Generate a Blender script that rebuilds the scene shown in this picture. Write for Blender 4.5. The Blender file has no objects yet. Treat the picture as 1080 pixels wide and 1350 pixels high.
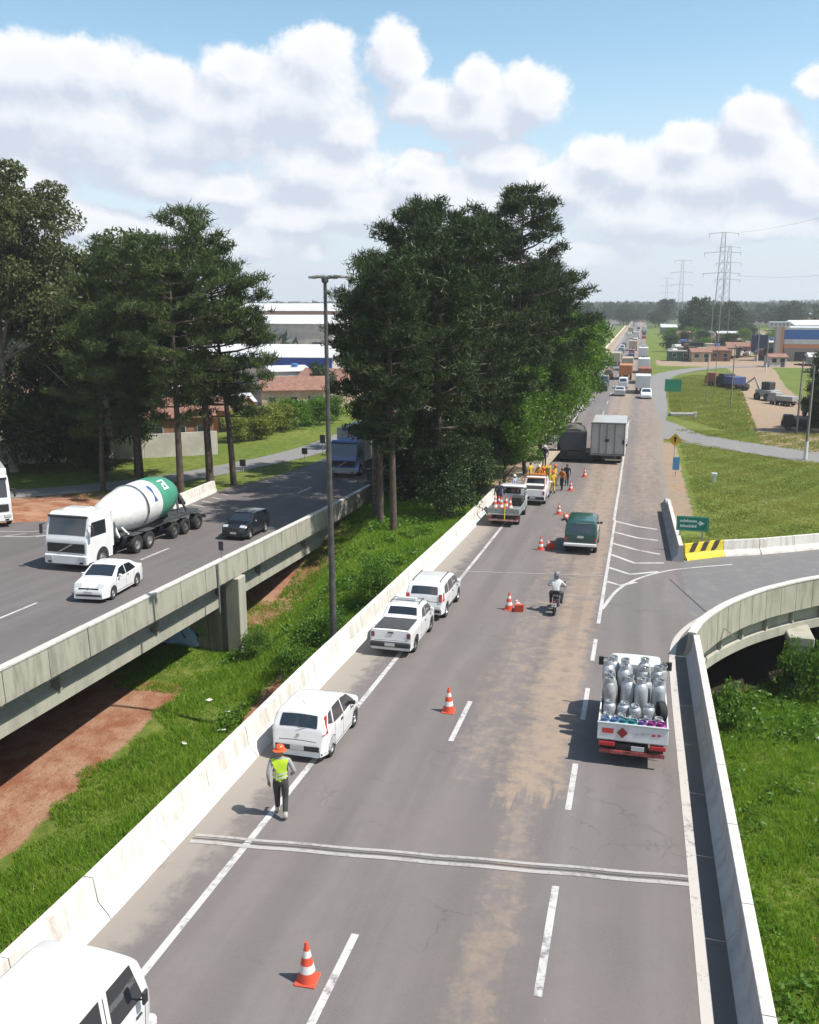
import bpy, bmesh, math, random
import numpy as np
from mathutils import Vector, Matrix, Euler
random.seed(7); rng = np.random.default_rng(7)
PI = math.pi
S = bpy.context.scene
C = S.collection
# ---------------------------------------------------------------- camera
YAW, PITCH, CAMZ, FPX = 0.24744, 0.22528, 11.0, 1200.0
cd = bpy.data.cameras.new('camera'); cam = bpy.data.objects.new('camera', cd); C.objects.link(cam)
cd.sensor_fit = 'HORIZONTAL'; cd.sensor_width = 36; cd.lens = 36 * FPX / 1080; cd.clip_start = .3; cd.clip_end = 9000
cam.location = (0, 0, CAMZ); cam.rotation_euler = (PI/2 - PITCH, 0, YAW)
S.camera = cam
# ---------------------------------------------------------------- light
SUN_EL = math.radians(56)
sd = bpy.data.lights.new('sun', 'SUN'); sun = bpy.data.objects.new('sun', sd); C.objects.link(sun)
sd.energy = 5.0; sd.angle = math.radians(.53); sd.color = (1, .955, .88)
sdir = Vector((math.cos(SUN_EL) * .9985, math.cos(SUN_EL) * -.055, math.sin(SUN_EL)))
sun.rotation_euler = sdir.to_track_quat('Z', 'Y').to_euler(); sun.location = (60, 0, 80)
S.view_settings.view_transform = 'Standard'; S.view_settings.look = 'None'
S.view_settings.gamma = 1; S.view_settings.use_curve_mapping = False; S.view_settings.exposure = .58
S.cycles.max_bounces = 6; S.cycles.diffuse_bounces = 3; S.cycles.glossy_bounces = 3; S.cycles.transmission_bounces = 3
S.cycles.transparent_max_bounces = 6; S.cycles.volume_bounces = 0
S.cycles.use_denoising = True
# ---------------------------------------------------------------- sky with cumulus
W = bpy.data.worlds.new('World'); S.world = W; W.use_nodes = True
nt = W.node_tree; nt.nodes.clear()
def N(t, typ, **kw):
    n = t.nodes.new(typ)
    for k, v in kw.items():
        if k == 'inp':
            for a, b in v.items():
                n.inputs[a].default_value = b
        else: setattr(n, k, v)
    return n
def math_(t, op, a, b=None, c=None, clamp=False):
    n = t.nodes.new('ShaderNodeMath'); n.operation = op; n.use_clamp = clamp
    for i, v in enumerate((a, b, c)):
        if v is None: continue
        if isinstance(v, (int, float)): n.inputs[i].default_value = v
        else: t.links.new(v, n.inputs[i])
    return n.outputs[0]
def maprange(t, v, a, b, c=0., d=1., smooth=True):
    n = t.nodes.new('ShaderNodeMapRange'); n.clamp = True
    if smooth: n.interpolation_type = 'SMOOTHSTEP'
    t.links.new(v, n.inputs[0])
    for i, x in zip((1, 2, 3, 4), (a, b, c, d)): n.inputs[i].default_value = x
    return n.outputs[0]
def mixc(t, f, a, b, blend='MIX'):
    n = t.nodes.new('ShaderNodeMix'); n.data_type = 'RGBA'; n.blend_type = blend
    if isinstance(f, (int, float)): n.inputs[0].default_value = f
    else: t.links.new(f, n.inputs[0])
    for i, v in ((6, a), (7, b)):
        if isinstance(v, tuple): n.inputs[i].default_value = (*v[:3], 1)
        else: t.links.new(v, n.inputs[i])
    return n.outputs[2]
def noise(t, co, scale, detail=4, rough=.55, dist=0.):
    n = t.nodes.new('ShaderNodeTexNoise'); n.inputs['Scale'].default_value = scale
    n.inputs['Detail'].default_value = detail; n.inputs['Roughness'].default_value = rough
    n.inputs['Distortion'].default_value = dist
    if co is not None: t.links.new(co, n.inputs['Vector'])
    return n.outputs['Fac']
# cloud field group: (azimuth, elevation) -> density.  Puffs: az, el, half-widths (radians)
def px(x, y):
    cy, sy, cp, sp = math.cos(YAW), math.sin(YAW), math.cos(PITCH), math.sin(PITCH)
    a, b = (x-540)/FPX, -(y-675)/FPX
    v = Vector((-sy*cp, cy*cp, -sp)) + a*Vector((cy, sy, 0)) + b*Vector((-sy*sp, cy*sp, cp))
    return math.atan2(v.x, v.y), math.atan2(v.z, math.hypot(v.x, v.y))
PUFFS = [(40,95,95,42),(120,92,62,42),(20,150,120,50),(215,118,62,40),(310,92,58,34),(300,140,110,50),(420,78,52,40),(400,130,90,52),(455,168,50,34),
 (522,72,42,36),(120,165,120,45),(628,108,34,34),(700,122,48,38),(640,150,80,42),(560,130,50,30),(200,232,88,30),(300,248,80,24),(40,245,60,34),
 (566,212,36,13),(660,212,52,28),(735,248,70,34),(790,205,46,26),(850,225,60,40),(915,185,42,26),(1000,158,48,34),(1020,215,62,46),(930,235,80,52),
 (1080,102,26,26),(1075,245,50,40),(412,330,26,20),(150,300,160,26),(330,320,120,22),(760,335,90,18),(560,240,60,26),(880,302,90,18),(640,285,110,20),(480,262,90,22),(1000,300,120,20),
 (120,195,170,36),(430,225,110,40),(240,175,150,40),(600,262,120,34),(880,285,150,36),(430,285,150,26),(-150,120,120,60),(-320,200,150,60),(1250,130,120,60),(1420,210,150,50),(1700,90,160,60)]
g = bpy.data.node_groups.new('cloud_field', 'ShaderNodeTree')
g.interface.new_socket('uv', in_out='INPUT', socket_type='NodeSocketVector')
g.interface.new_socket('d', in_out='OUTPUT', socket_type='NodeSocketFloat')
gi = g.nodes.new('NodeGroupInput'); go = g.nodes.new('NodeGroupOutput')
acc = None
n1 = g.nodes.new('ShaderNodeTexNoise'); n1.inputs['Scale'].default_value = 11; n1.inputs['Detail'].default_value = 5; n1.inputs['Roughness'].default_value = .6
g.links.new(gi.outputs[0], n1.inputs['Vector'])
w1 = N(g, 'ShaderNodeVectorMath', operation='MULTIPLY_ADD'); g.links.new(n1.outputs['Color'], w1.inputs[0]); w1.inputs[1].default_value = (.05, .035, 0)
w2 = N(g, 'ShaderNodeVectorMath', operation='ADD'); g.links.new(gi.outputs[0], w1.inputs[2]); g.links.new(w1.outputs[0], w2.inputs[0]); w2.inputs[1].default_value = (-.025, -.0175, 0)
for (x, y, rx, ry) in PUFFS:
    az, el = px(x, y); ru, rv = rx*1.0/1220., ry*1.0/1220.
    m = N(g, 'ShaderNodeVectorMath', operation='MULTIPLY_ADD'); g.links.new(w2.outputs[0], m.inputs[0])
    m.inputs[1].default_value = (1/ru, 1/rv, 0); m.inputs[2].default_value = (-az/ru, -el/rv, 0)
    l = N(g, 'ShaderNodeVectorMath', operation='LENGTH'); g.links.new(m.outputs[0], l.inputs[0])
    o = math_(g, 'SUBTRACT', 1.0, l.outputs['Value'])
    if acc is None: acc = o
    else:
        s = g.nodes.new('ShaderNodeMath'); s.operation = 'SMOOTH_MAX'; g.links.new(acc, s.inputs[0]); g.links.new(o, s.inputs[1]); s.inputs[2].default_value = .35
        acc = s.outputs[0]
# the same kind of cloud goes on round the rest of the sky
nb = noise(g, gi.outputs[0], 2.3, 3, .5)
sep = N(g, 'ShaderNodeSeparateXYZ'); g.links.new(gi.outputs[0], sep.inputs[0])
far = maprange(g, math_(g, 'ABSOLUTE', math_(g, 'ADD', sep.outputs[0], .25)), .62, .95)
band = maprange(g, math_(g, 'ABSOLUTE', math_(g, 'SUBTRACT', sep.outputs[1], .2)), .1, .9, 1., 0.)
gen = math_(g, 'SUBTRACT', math_(g, 'MULTIPLY', math_(g, 'MULTIPLY', math_(g, 'SUBTRACT', nb, .42), 5.), math_(g, 'MULTIPLY', far, band)), .35)
acc = math_(g, 'MAXIMUM', acc, gen)
acc = math_(g, 'MAXIMUM', acc, -.8)
n2 = noise(g, gi.outputs[0], 17, 9, .70)
d = math_(g, 'ADD', acc, math_(g, 'MULTIPLY', math_(g, 'SUBTRACT', n2, .5), 1.35))
g.links.new(d, go.inputs[0])
tc = N(nt, 'ShaderNodeTexCoord'); nr = N(nt, 'ShaderNodeVectorMath', operation='NORMALIZE'); nt.links.new(tc.outputs['Generated'], nr.inputs[0])
sp = N(nt, 'ShaderNodeSeparateXYZ'); nt.links.new(nr.outputs[0], sp.inputs[0])
az = math_(nt, 'ARCTAN2', sp.outputs[0], sp.outputs[1]); el = math_(nt, 'ARCSINE', sp.outputs[2])
cb = N(nt, 'ShaderNodeCombineXYZ'); nt.links.new(az, cb.inputs[0]); nt.links.new(el, cb.inputs[1])
def field(off):
    gn = nt.nodes.new('ShaderNodeGroup'); gn.node_tree = g
    if off:
        a = N(nt, 'ShaderNodeVectorMath', operation='ADD'); nt.links.new(cb.outputs[0], a.inputs[0]); a.inputs[1].default_value = off; nt.links.new(a.outputs[0], gn.inputs[0])
    else: nt.links.new(cb.outputs[0], gn.inputs[0])
    return gn.outputs[0]
d0 = field(None); d1 = field((.012, .024, 0))
cov = maprange(nt, d0, -.12, .28)
lit = maprange(nt, math_(nt, 'SUBTRACT', d0, d1), -.30, .42, smooth=False)
thick = maprange(nt, d0, .1, 1.1)
shade = mixc(nt, lit, (.545, .59, .69), (.87, .87, .89))
shade = mixc(nt, math_(nt, 'MULTIPLY', thick, .42), shade, (.62, .665, .75))
sky = N(nt, 'ShaderNodeTexSky', sky_type='NISHITA', sun_disc=False)
sky.sun_elevation = SUN_EL; sky.sun_rotation = math.radians(93); sky.air_density = 1.0; sky.dust_density = .6; sky.ozone_density = 1.5; sky.altitude = 900
skyc = N(nt, 'ShaderNodeVectorMath', operation='SCALE'); nt.links.new(sky.outputs[0], skyc.inputs[0]); skyc.inputs[3].default_value = .145
skyt = mixc(nt, 1., skyc.outputs[0], (1.12, 1.20, 1.05), 'MULTIPLY')
veil = maprange(nt, el, .0, .28, .97, .0)
c1 = mixc(nt, veil, skyt, (.575, .635, .72))
covv = math_(nt, 'MULTIPLY', cov, maprange(nt, el, -.01, .10, .30, .95))
c2 = mixc(nt, covv, c1, shade)
bg = N(nt, 'ShaderNodeBackground'); nt.links.new(c2, bg.inputs[0]); bg.inputs[1].default_value = .82
bgs = bg
ow = N(nt, 'ShaderNodeOutputWorld'); nt.links.new(bg.outputs[0], ow.inputs[0])
W.cycles.sampling_method = 'MANUAL'; W.cycles.sample_map_resolution = 512
# ---------------------------------------------------------------- helpers
def tag(o, label=None, cat=None, group=None, kind=None):
    if label: o['label'] = label
    if cat: o['category'] = cat
    if group: o['group'] = group
    if kind: o['kind'] = kind
    return o
def link(name, me, parent=None, mat=None):
    o = bpy.data.objects.new(name, me); C.objects.link(o)
    if parent: o.parent = parent
    if mat:
        me.materials.clear(); me.materials.append(mat)
    return o
def empty(name, loc, rz=0, slope=True):
    o = bpy.data.objects.new(name, None); C.objects.link(o)
    o.location = loc; rx = math.atan(dzr(loc[1])) * math.cos(rz) if slope else 0
    o.rotation_euler = (rx, 0, rz); o.empty_display_size = .3
    return o
def copy_tree(o, parent=None):
    c = o.copy(); C.objects.link(c); c.parent = parent
    for ch in [x for x in o.children]: copy_tree(ch, c)
    return c
class MB:
    def __init__(s): s.v = []; s.f = []
    def add(s, vs, fs):
        b = len(s.v); s.v += [tuple(v) for v in vs]; s.f += [tuple(b+i for i in f) for f in fs]; return s
    def box(s, x0, y0, z0, x1, y1, z1):
        return s.add([(x0,y0,z0),(x1,y0,z0),(x1,y1,z0),(x0,y1,z0),(x0,y0,z1),(x1,y0,z1),(x1,y1,z1),(x0,y1,z1)],
                     [(0,3,2,1),(4,5,6,7),(0,1,5,4),(1,2,6,5),(2,3,7,6),(3,0,4,7)])
    def cb(s, cx, cy, cz, sx, sy, sz): return s.box(cx-sx/2, cy-sy/2, cz-sz/2, cx+sx/2, cy+sy/2, cz+sz/2)
    def tube(s, pts, rs, n=8, cap=True):
        pts = [Vector(p) for p in pts]; rs = rs if hasattr(rs, '__len__') else [rs]*len(pts)
        b = len(s.v); up = Vector((0, 0, 1))
        t0 = (pts[1]-pts[0]).normalized(); a = t0.cross(up if abs(t0.z) < .9 else Vector((1, 0, 0))).normalized()
        for i, p in enumerate(pts):
            t = (pts[min(i+1, len(pts)-1)] - pts[max(i-1, 0)]).normalized()
            a = (a - t*a.dot(t)).normalized(); bb = t.cross(a)
            for k in range(n):
                w = 2*PI*k/n; s.v.append(tuple(p + (a*math.cos(w)+bb*math.sin(w))*rs[i]))
        for i in range(len(pts)-1):
            for k in range(n):
                q = b+i*n; s.f.append((q+k, q+(k+1) % n, q+n+(k+1) % n, q+n+k))
        if cap:
            s.f.append(tuple(b+k for k in range(n))[::-1]); e = b+(len(pts)-1)*n; s.f.append(tuple(e+k for k in range(n)))
        return s
    def lathe(s, prof, c=(0,0,0), n=16, axis='z', cap=True):
        b = len(s.v)
        for r, h in prof:
            for k in range(n):
                w = 2*PI*k/n; x, y = r*math.cos(w), r*math.sin(w)
                p = (x, y, h) if axis == 'z' else ((h, x, y) if axis == 'x' else (x, h, y))
                s.v.append((p[0]+c[0], p[1]+c[1], p[2]+c[2]))
        for i in range(len(prof)-1):
            for k in range(n):
                q = b+i*n; s.f.append((q+k, q+(k+1) % n, q+n+(k+1) % n, q+n+k))
        if not cap: return s
        s.f.append(tuple(b+k for k in range(n))[::-1]); e = b+(len(prof)-1)*n; s.f.append(tuple(e+k for k in range(n)))
        return s
    def prism(s, poly, a0, a1, axis='x'):   # poly: (p,q) pairs in the two other axes
        n = len(poly)
        def mk(p, q, a): return (a, p, q) if axis == 'x' else ((p, a, q) if axis == 'y' else (p, q, a))
        vs = [mk(p, q, a0) for p, q in poly] + [mk(p, q, a1) for p, q in poly]
        fs = [tuple(range(n))[::-1], tuple(range(n, 2*n))] + [(i, (i+1) % n, n+(i+1) % n, n+i) for i in range(n)]
        return s.add(vs, fs)
    def mesh(s, name, smooth=None, bevel=0):
        me = bpy.data.meshes.new(name); me.from_pydata(s.v, [], s.f)
        bm = bmesh.new(); bm.from_mesh(me); bmesh.ops.recalc_face_normals(bm, faces=bm.faces)
        if bevel: bmesh.ops.bevel(bm, geom=bm.edges[:], offset=bevel, segments=1, affect='EDGES', clamp_overlap=True)
        bm.to_mesh(me); bm.free()
        if smooth:
            me.polygons.foreach_set('use_smooth', [True]*len(me.polygons)); me.set_sharp_from_angle(angle=math.radians(smooth))
        return me
    def build(s, name, mat, parent=None, smooth=None, bevel=0): return link(name, s.mesh(name, smooth, bevel), parent, mat)
# ---------------------------------------------------------------- road profile
def zr(Y):
    Y = np.asarray(Y, float)
    return np.where(Y < 50, -.05*Y, np.where(Y < 90, -.05*Y + .05*(Y-50)**2/80, -3.5))
def z1(Y): return float(zr(Y))
def dzr(Y): return -.05 if Y < 50 else (0 if Y > 90 else -.05 + .05*(Y-50)/40)
def smo(a, b, x):
    t = np.clip((x-a)/(b-a), 0, 1); return t*t*(3-2*t)
# ---------------------------------------------------------------- materials
MAT = {}
def pbr(name, col, rough=.6, metal=0., spec=.5, coat=0., var=0., scale=6., bump=0., bscale=40., dirt=None):
    col = tuple(x*.84 for x in col)
    m = bpy.data.materials.new(name); m.use_nodes = True; t = m.node_tree; b = t.nodes['Principled BSDF']
    b.inputs['Roughness'].default_value = rough; b.inputs['Metallic'].default_value = metal
    b.inputs['Specular IOR Level'].default_value = spec; b.inputs['Coat Weight'].default_value = coat
    b.inputs['Base Color'].default_value = (*col, 1)
    tcn = N(t, 'ShaderNodeTexCoord')
    if var:
        f = noise(t, tcn.outputs['Object'], scale, 5, .6)
        c = mixc(t, maprange(t, f, .3, .7), tuple(x*(1-var) for x in col), tuple(min(1, x*(1+var)) for x in col))
        if dirt:
            f2 = noise(t, tcn.outputs['Object'], scale*.35, 6, .7)
            c = mixc(t, maprange(t, f2, .45, .75, 0, dirt[1]), c, dirt[0])
        t.links.new(c, b.inputs['Base Color'])
    if bump:
        f = noise(t, tcn.outputs['Object'], bscale, 4, .6); bn = N(t, 'ShaderNodeBump'); bn.inputs['Strength'].default_value = bump
        bn.inputs['Distance'].default_value = .02; t.links.new(f, bn.inputs['Height']); t.links.new(bn.outputs[0], b.inputs['Normal'])
    MAT[name] = m; return m
def worldpos(t):
    g_ = N(t, 'ShaderNodeNewGeometry'); return g_.outputs['Position']
def concrete(name, base, stain, amt=.8, vs=1.0, rough=.85):
    base = tuple(x*.84 for x in base); stain = tuple(x*.78 for x in stain)
    m = bpy.data.materials.new(name); m.use_nodes = True; t = m.node_tree; b = t.nodes['Principled BSDF']; b.inputs['Roughness'].default_value = rough
    b.inputs['Specular IOR Level'].default_value = .25
    P = worldpos(t)
    mp = N(t, 'ShaderNodeMapping'); mp.inputs['Scale'].default_value = (1, 1, .18); t.links.new(P, mp.inputs[0])   # run-down streaks
    f1 = noise(t, mp.outputs[0], 2.6*vs, 6, .65); f2 = noise(t, P, .7*vs, 5, .6); f3 = noise(t, P, 22, 4, .6)
    c = mixc(t, maprange(t, f1, .42, .7, 0, amt), base, stain)
    c = mixc(t, maprange(t, f2, .4, .75, 0, amt*.6), c, tuple(x*.72 for x in base))
    c = mixc(t, maprange(t, f3, .3, .7, 0, .18), c, tuple(x*1.15 for x in base))
    t.links.new(c, b.inputs['Base Color'])
    bn = N(t, 'ShaderNodeBump'); bn.inputs['Strength'].default_value = .35; bn.inputs['Distance'].default_value = .02; t.links.new(f3, bn.inputs['Height']); t.links.new(bn.outputs[0], b.inputs['Normal'])
    MAT[name] = m; return m
# ================================================================ terrain
def Yb(X):   # line of the far ramp barrier
    return np.interp(X, [-50, 2.1, 4.5, 6.9, 10.5, 16, 24, 34, 60], [48.9, 48.9, 51, 52.3, 54.9, 58.5, 62, 65, 70])
def ground(X, Y):
    X, Y = np.broadcast_arrays(np.asarray(X, float), np.asarray(Y, float))
    hi = zr(Y) - .07
    low = -6.0 + .25*np.sin(X*.45+1)*np.cos(Y*.3)
    lowm = low + 1.3*smo(-17, -11, X)
    mL = 1 - smo(46, 62, Y)                      # under the left viaduct
    mM = 1 - smo(33, 54, Y)                      # median strip
    k = smo(-18.6, -15.5, X)
    mleft = mL*(1-k) + mM*k
    mleft = mleft * (1-smo(-33, -40, X)) if True else mleft
    mR = 1 - smo(-.3, .4, Y - (Yb(X)+.9))
    mR = mR * (1-smo(40, 70, X))
    m = np.where(X < -4, mleft, np.where(X > 1.5, mR, 1 - smo(44, 48, Y)))
    lowx = np.where(X < -4, lowm, low - 0.0)
    z = hi*(1-m) + lowx*m
    # gentle relief beyond the ramps
    bump = .55*smo(6, 12, X)*smo(58, 66, Y)*(1-smo(84, 92, Y))*(.5+.5*np.sin(X*.33+Y*.1))
    z = z + bump + .35*smo(4, 9, X)*smo(126, 140, Y)*(1-smo(175, 195, Y))*np.sin((X-4)*.25)
    # hollow of land on the far left, hills towards the horizon
    z = z - 5.0*smo(-42, -75, X)*smo(70, 110, Y)*(1-smo(300, 700, Y))
    z = z + 22*smo(1100, 2800, Y)*(.12+.88*smo(-200, 900, X-.05*Y)) * (.75+.25*np.sin(X*.0031+1.3)*np.cos(Y*.002))
    return z
def axis_pts(segs):
    out = []
    for a, b, st in segs: out += list(np.arange(a, b, st))
    return np.array(out + [segs[-1][1]])
GX = axis_pts([(-2600,-700,190),(-700,-200,50),(-200,-70,10),(-70,-22,2),(-22,-9,.5),(-9,1.5,1.5),(1.5,14,.5),(14,45,1.2),(45,120,5),(120,400,20),(400,2600,157.1428)])
GY = axis_pts([(-80,-8,6),(-8,66,.5),(66,130,1.4),(130,260,4),(260,700,20),(700,3600,100)])
def grid_mesh(name, xs, ys, zf):
    X, Y = np.meshgrid(xs, ys); Z = zf(X, Y); nx, ny = len(xs), len(ys)
    co = np.stack([X, Y, Z], -1).reshape(-1, 3)
    i = np.arange(nx-1)[None, :] + nx*np.arange(ny-1)[:, None]
    f = np.stack([i, i+1, i+1+nx, i+nx], -1).reshape(-1, 4)
    return np_mesh(name, co, f)
def np_mesh(name, co, f, smooth=True):
    me = bpy.data.meshes.new(name); n, k = f.shape
    me.vertices.add(len(co)); me.vertices.foreach_set('co', co.astype(np.float32).ravel())
    me.loops.add(n*k); me.loops.foreach_set('vertex_index', f.astype(np.int32).ravel())
    me.polygons.add(n); me.polygons.foreach_set('loop_start', np.arange(0, n*k, k, dtype=np.int32))
    if smooth: me.polygons.foreach_set('use_smooth', np.ones(n, bool))
    me.update(); me.validate(); return me
gm = grid_mesh('ground', GX, GY, ground)
# bare-soil weight per vertex: 0 grass, 1 red soil ; pale = pale sandy dirt
nv = len(gm.vertices); co = np.empty(nv*3, np.float32); gm.vertices.foreach_get('co', co); co = co.reshape(-1, 3)
x, y = co[:, 0], co[:, 1]
def ell(cx, cy, rx, ry): return 1-smo(.7, 1.15, np.hypot((x-cx)/rx, (y-cy)/ry))
red = smo(-18.0, -19.8, x)*(1-smo(33.5, 36, y))*smo(-60, -40, x)
red = np.maximum(red, ell(-14.6, 33.5, 1.0, 4.2)*.9)
red = np.maximum(red, (smo(-17.3, -18.8, x)*smo(40, 43, y)*(1-smo(56, 64, y)))*.7*smo(-60, -40, x))
red = np.maximum(red, ell(-40.5, 50.2, 3.5, 1.8)); red = np.maximum(red, ell(5.6, 23.9, .35, .5)*.7)
red = np.maximum(red, ell(17.5, 128, 2.2, 14)*.8)
pale = np.zeros(nv)
pale = np.maximum(pale, smo(4.6, 3.4, x)*smo(1, 2, x)*smo(56, 64, y)*(1-smo(98, 104, y))*.9)
pale = np.maximum(pale, ell(9.5, 72, 2.2, 9)*.35)
pale = np.maximum(pale, smo(-12.5, -10.5, x)*(1-smo(-9, -8, x))*smo(60, 68, y)*.8)
pale = np.maximum(pale, smo(-38, -44, x)*smo(104, 112, y)*(1-smo(700, 900, y))*.62)
# dirt service road on the right
def road_c(yy): return np.interp(yy, [88, 102, 120, 145, 160, 190, 213, 240, 300, 400], [20, 18.6, 18.6, 19.6, 20.3, 22.4, 23.8, 24.2, 25, 27])
dw = np.abs(x-road_c(y)); hw_ = np.interp(y, [88, 102, 145, 190, 240, 400], [6, 5.4, 4.6, 3.8, 5.5, 8])
pale = np.maximum(pale, (1-smo(hw_*.85, hw_*1.2, dw))*smo(92, 98, y)*(1-smo(380, 460, y)))
pale = np.maximum(pale, smo(24, 28, x)*smo(86, 92, y)*(1-smo(120, 128, y))*.7)
pale = np.maximum(pale, smo(2, 5, x)*smo(226, 232, y)*(1-smo(250, 256, y))*smo(60, 40, x))
pale = np.maximum(pale, smo(22, 30, x)*smo(260, 300, y)*(1-smo(500, 650, y))*.55*smo(160, 90, x))
dark = smo(-.2, .5, y-np.interp(x, [2.4, 2.9, 3.9, 5.4, 6.9, 8.4, 11.8, 17, 24, 34], [35.5, 36.5, 38.6, 40.9, 42.7, 44.3, 47, 50.4, 53.8, 57]))*smo(2.2, 2.5, x)*(1-smo(0, .5, y-Yb(x)-.6))  # deep shade under the ramp, painted into the ground colour
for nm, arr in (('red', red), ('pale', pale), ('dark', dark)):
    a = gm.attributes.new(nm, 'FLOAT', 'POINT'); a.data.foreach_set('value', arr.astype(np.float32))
m = bpy.data.materials.new('grass_ground'); m.use_nodes = True; t = m.node_tree; b = t.nodes['Principled BSDF']; b.inputs['Roughness'].default_value = .9; b.inputs['Specular IOR Level'].default_value = .12
P = worldpos(t)
f1 = noise(t, P, .16, 6, .6); f2 = noise(t, P, 1.4, 6, .7); f3 = noise(t, P, 9, 5, .7)
c = mixc(t, maprange(t, f1, .35, .65), (.11, .16, .022), (.18, .20, .045))
c = mixc(t, maprange(t, f2, .35, .7), c, (.06, .10, .014))
c = mixc(t, maprange(t, f3, .4, .75, 0, .5), c, (.15, .15, .05))
fw = noise(t, P, .006, 5, .6)
spY = N(t, 'ShaderNodeSeparateXYZ'); t.links.new(P, spY.inputs[0])
farm = maprange(t, spY.outputs[1], 420, 900)
c = mixc(t, farm, c, mixc(t, maprange(t, fw, .4, .6), (.035, .055, .025), (.075, .09, .045)))
def attr(t, n_):
    a_ = N(t, 'ShaderNodeAttribute'); a_.attribute_name = n_; return a_.outputs['Fac']
fe = noise(t, P, 1.1, 7, .7)
rm = maprange(t, math_(t, 'ADD', attr(t, 'red'), math_(t, 'MULTIPLY', math_(t, 'SUBTRACT', fe, .5), 1.1)), .38, .6)
redc = mixc(t, maprange(t, noise(t, P, .8, 7, .65), .35, .65), (.24, .095, .052), (.34, .20, .13))
redc = mixc(t, maprange(t, noise(t, P, 4.5, 6, .75), .5, .72, 0, .7), redc, (.15, .075, .045))
c = mixc(t, rm, c, redc)
pm = maprange(t, math_(t, 'ADD', attr(t, 'pale'), math_(t, 'MULTIPLY', math_(t, 'SUBTRACT', fe, .5), .8)), .35, .62)
palec = mixc(t, maprange(t, noise(t, P, .25, 7, .65), .35, .65), (.27, .215, .16), (.31, .21, .145))
palec = mixc(t, maprange(t, f2, .5, .7, 0, .6), palec, (.16, .16, .05))
c = mixc(t, pm, c, palec)
c = mixc(t, attr(t, 'dark'), c, (.035, .028, .02))  # near-black tint standing in for the ramp's shade
t.links.new(c, b.inputs['Base Color'])
bn = N(t, 'ShaderNodeBump'); bn.inputs['Strength'].default_value = .8; bn.inputs['Distance'].default_value = .12; t.links.new(math_(t, 'ADD', f2, f3), bn.inputs['Height']); t.links.new(bn.outputs[0], b.inputs['Normal'])
tag(link('ground', gm, None, m), 'rolling grass and bare soil under the viaducts and round the roads', kind='structure')
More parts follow.
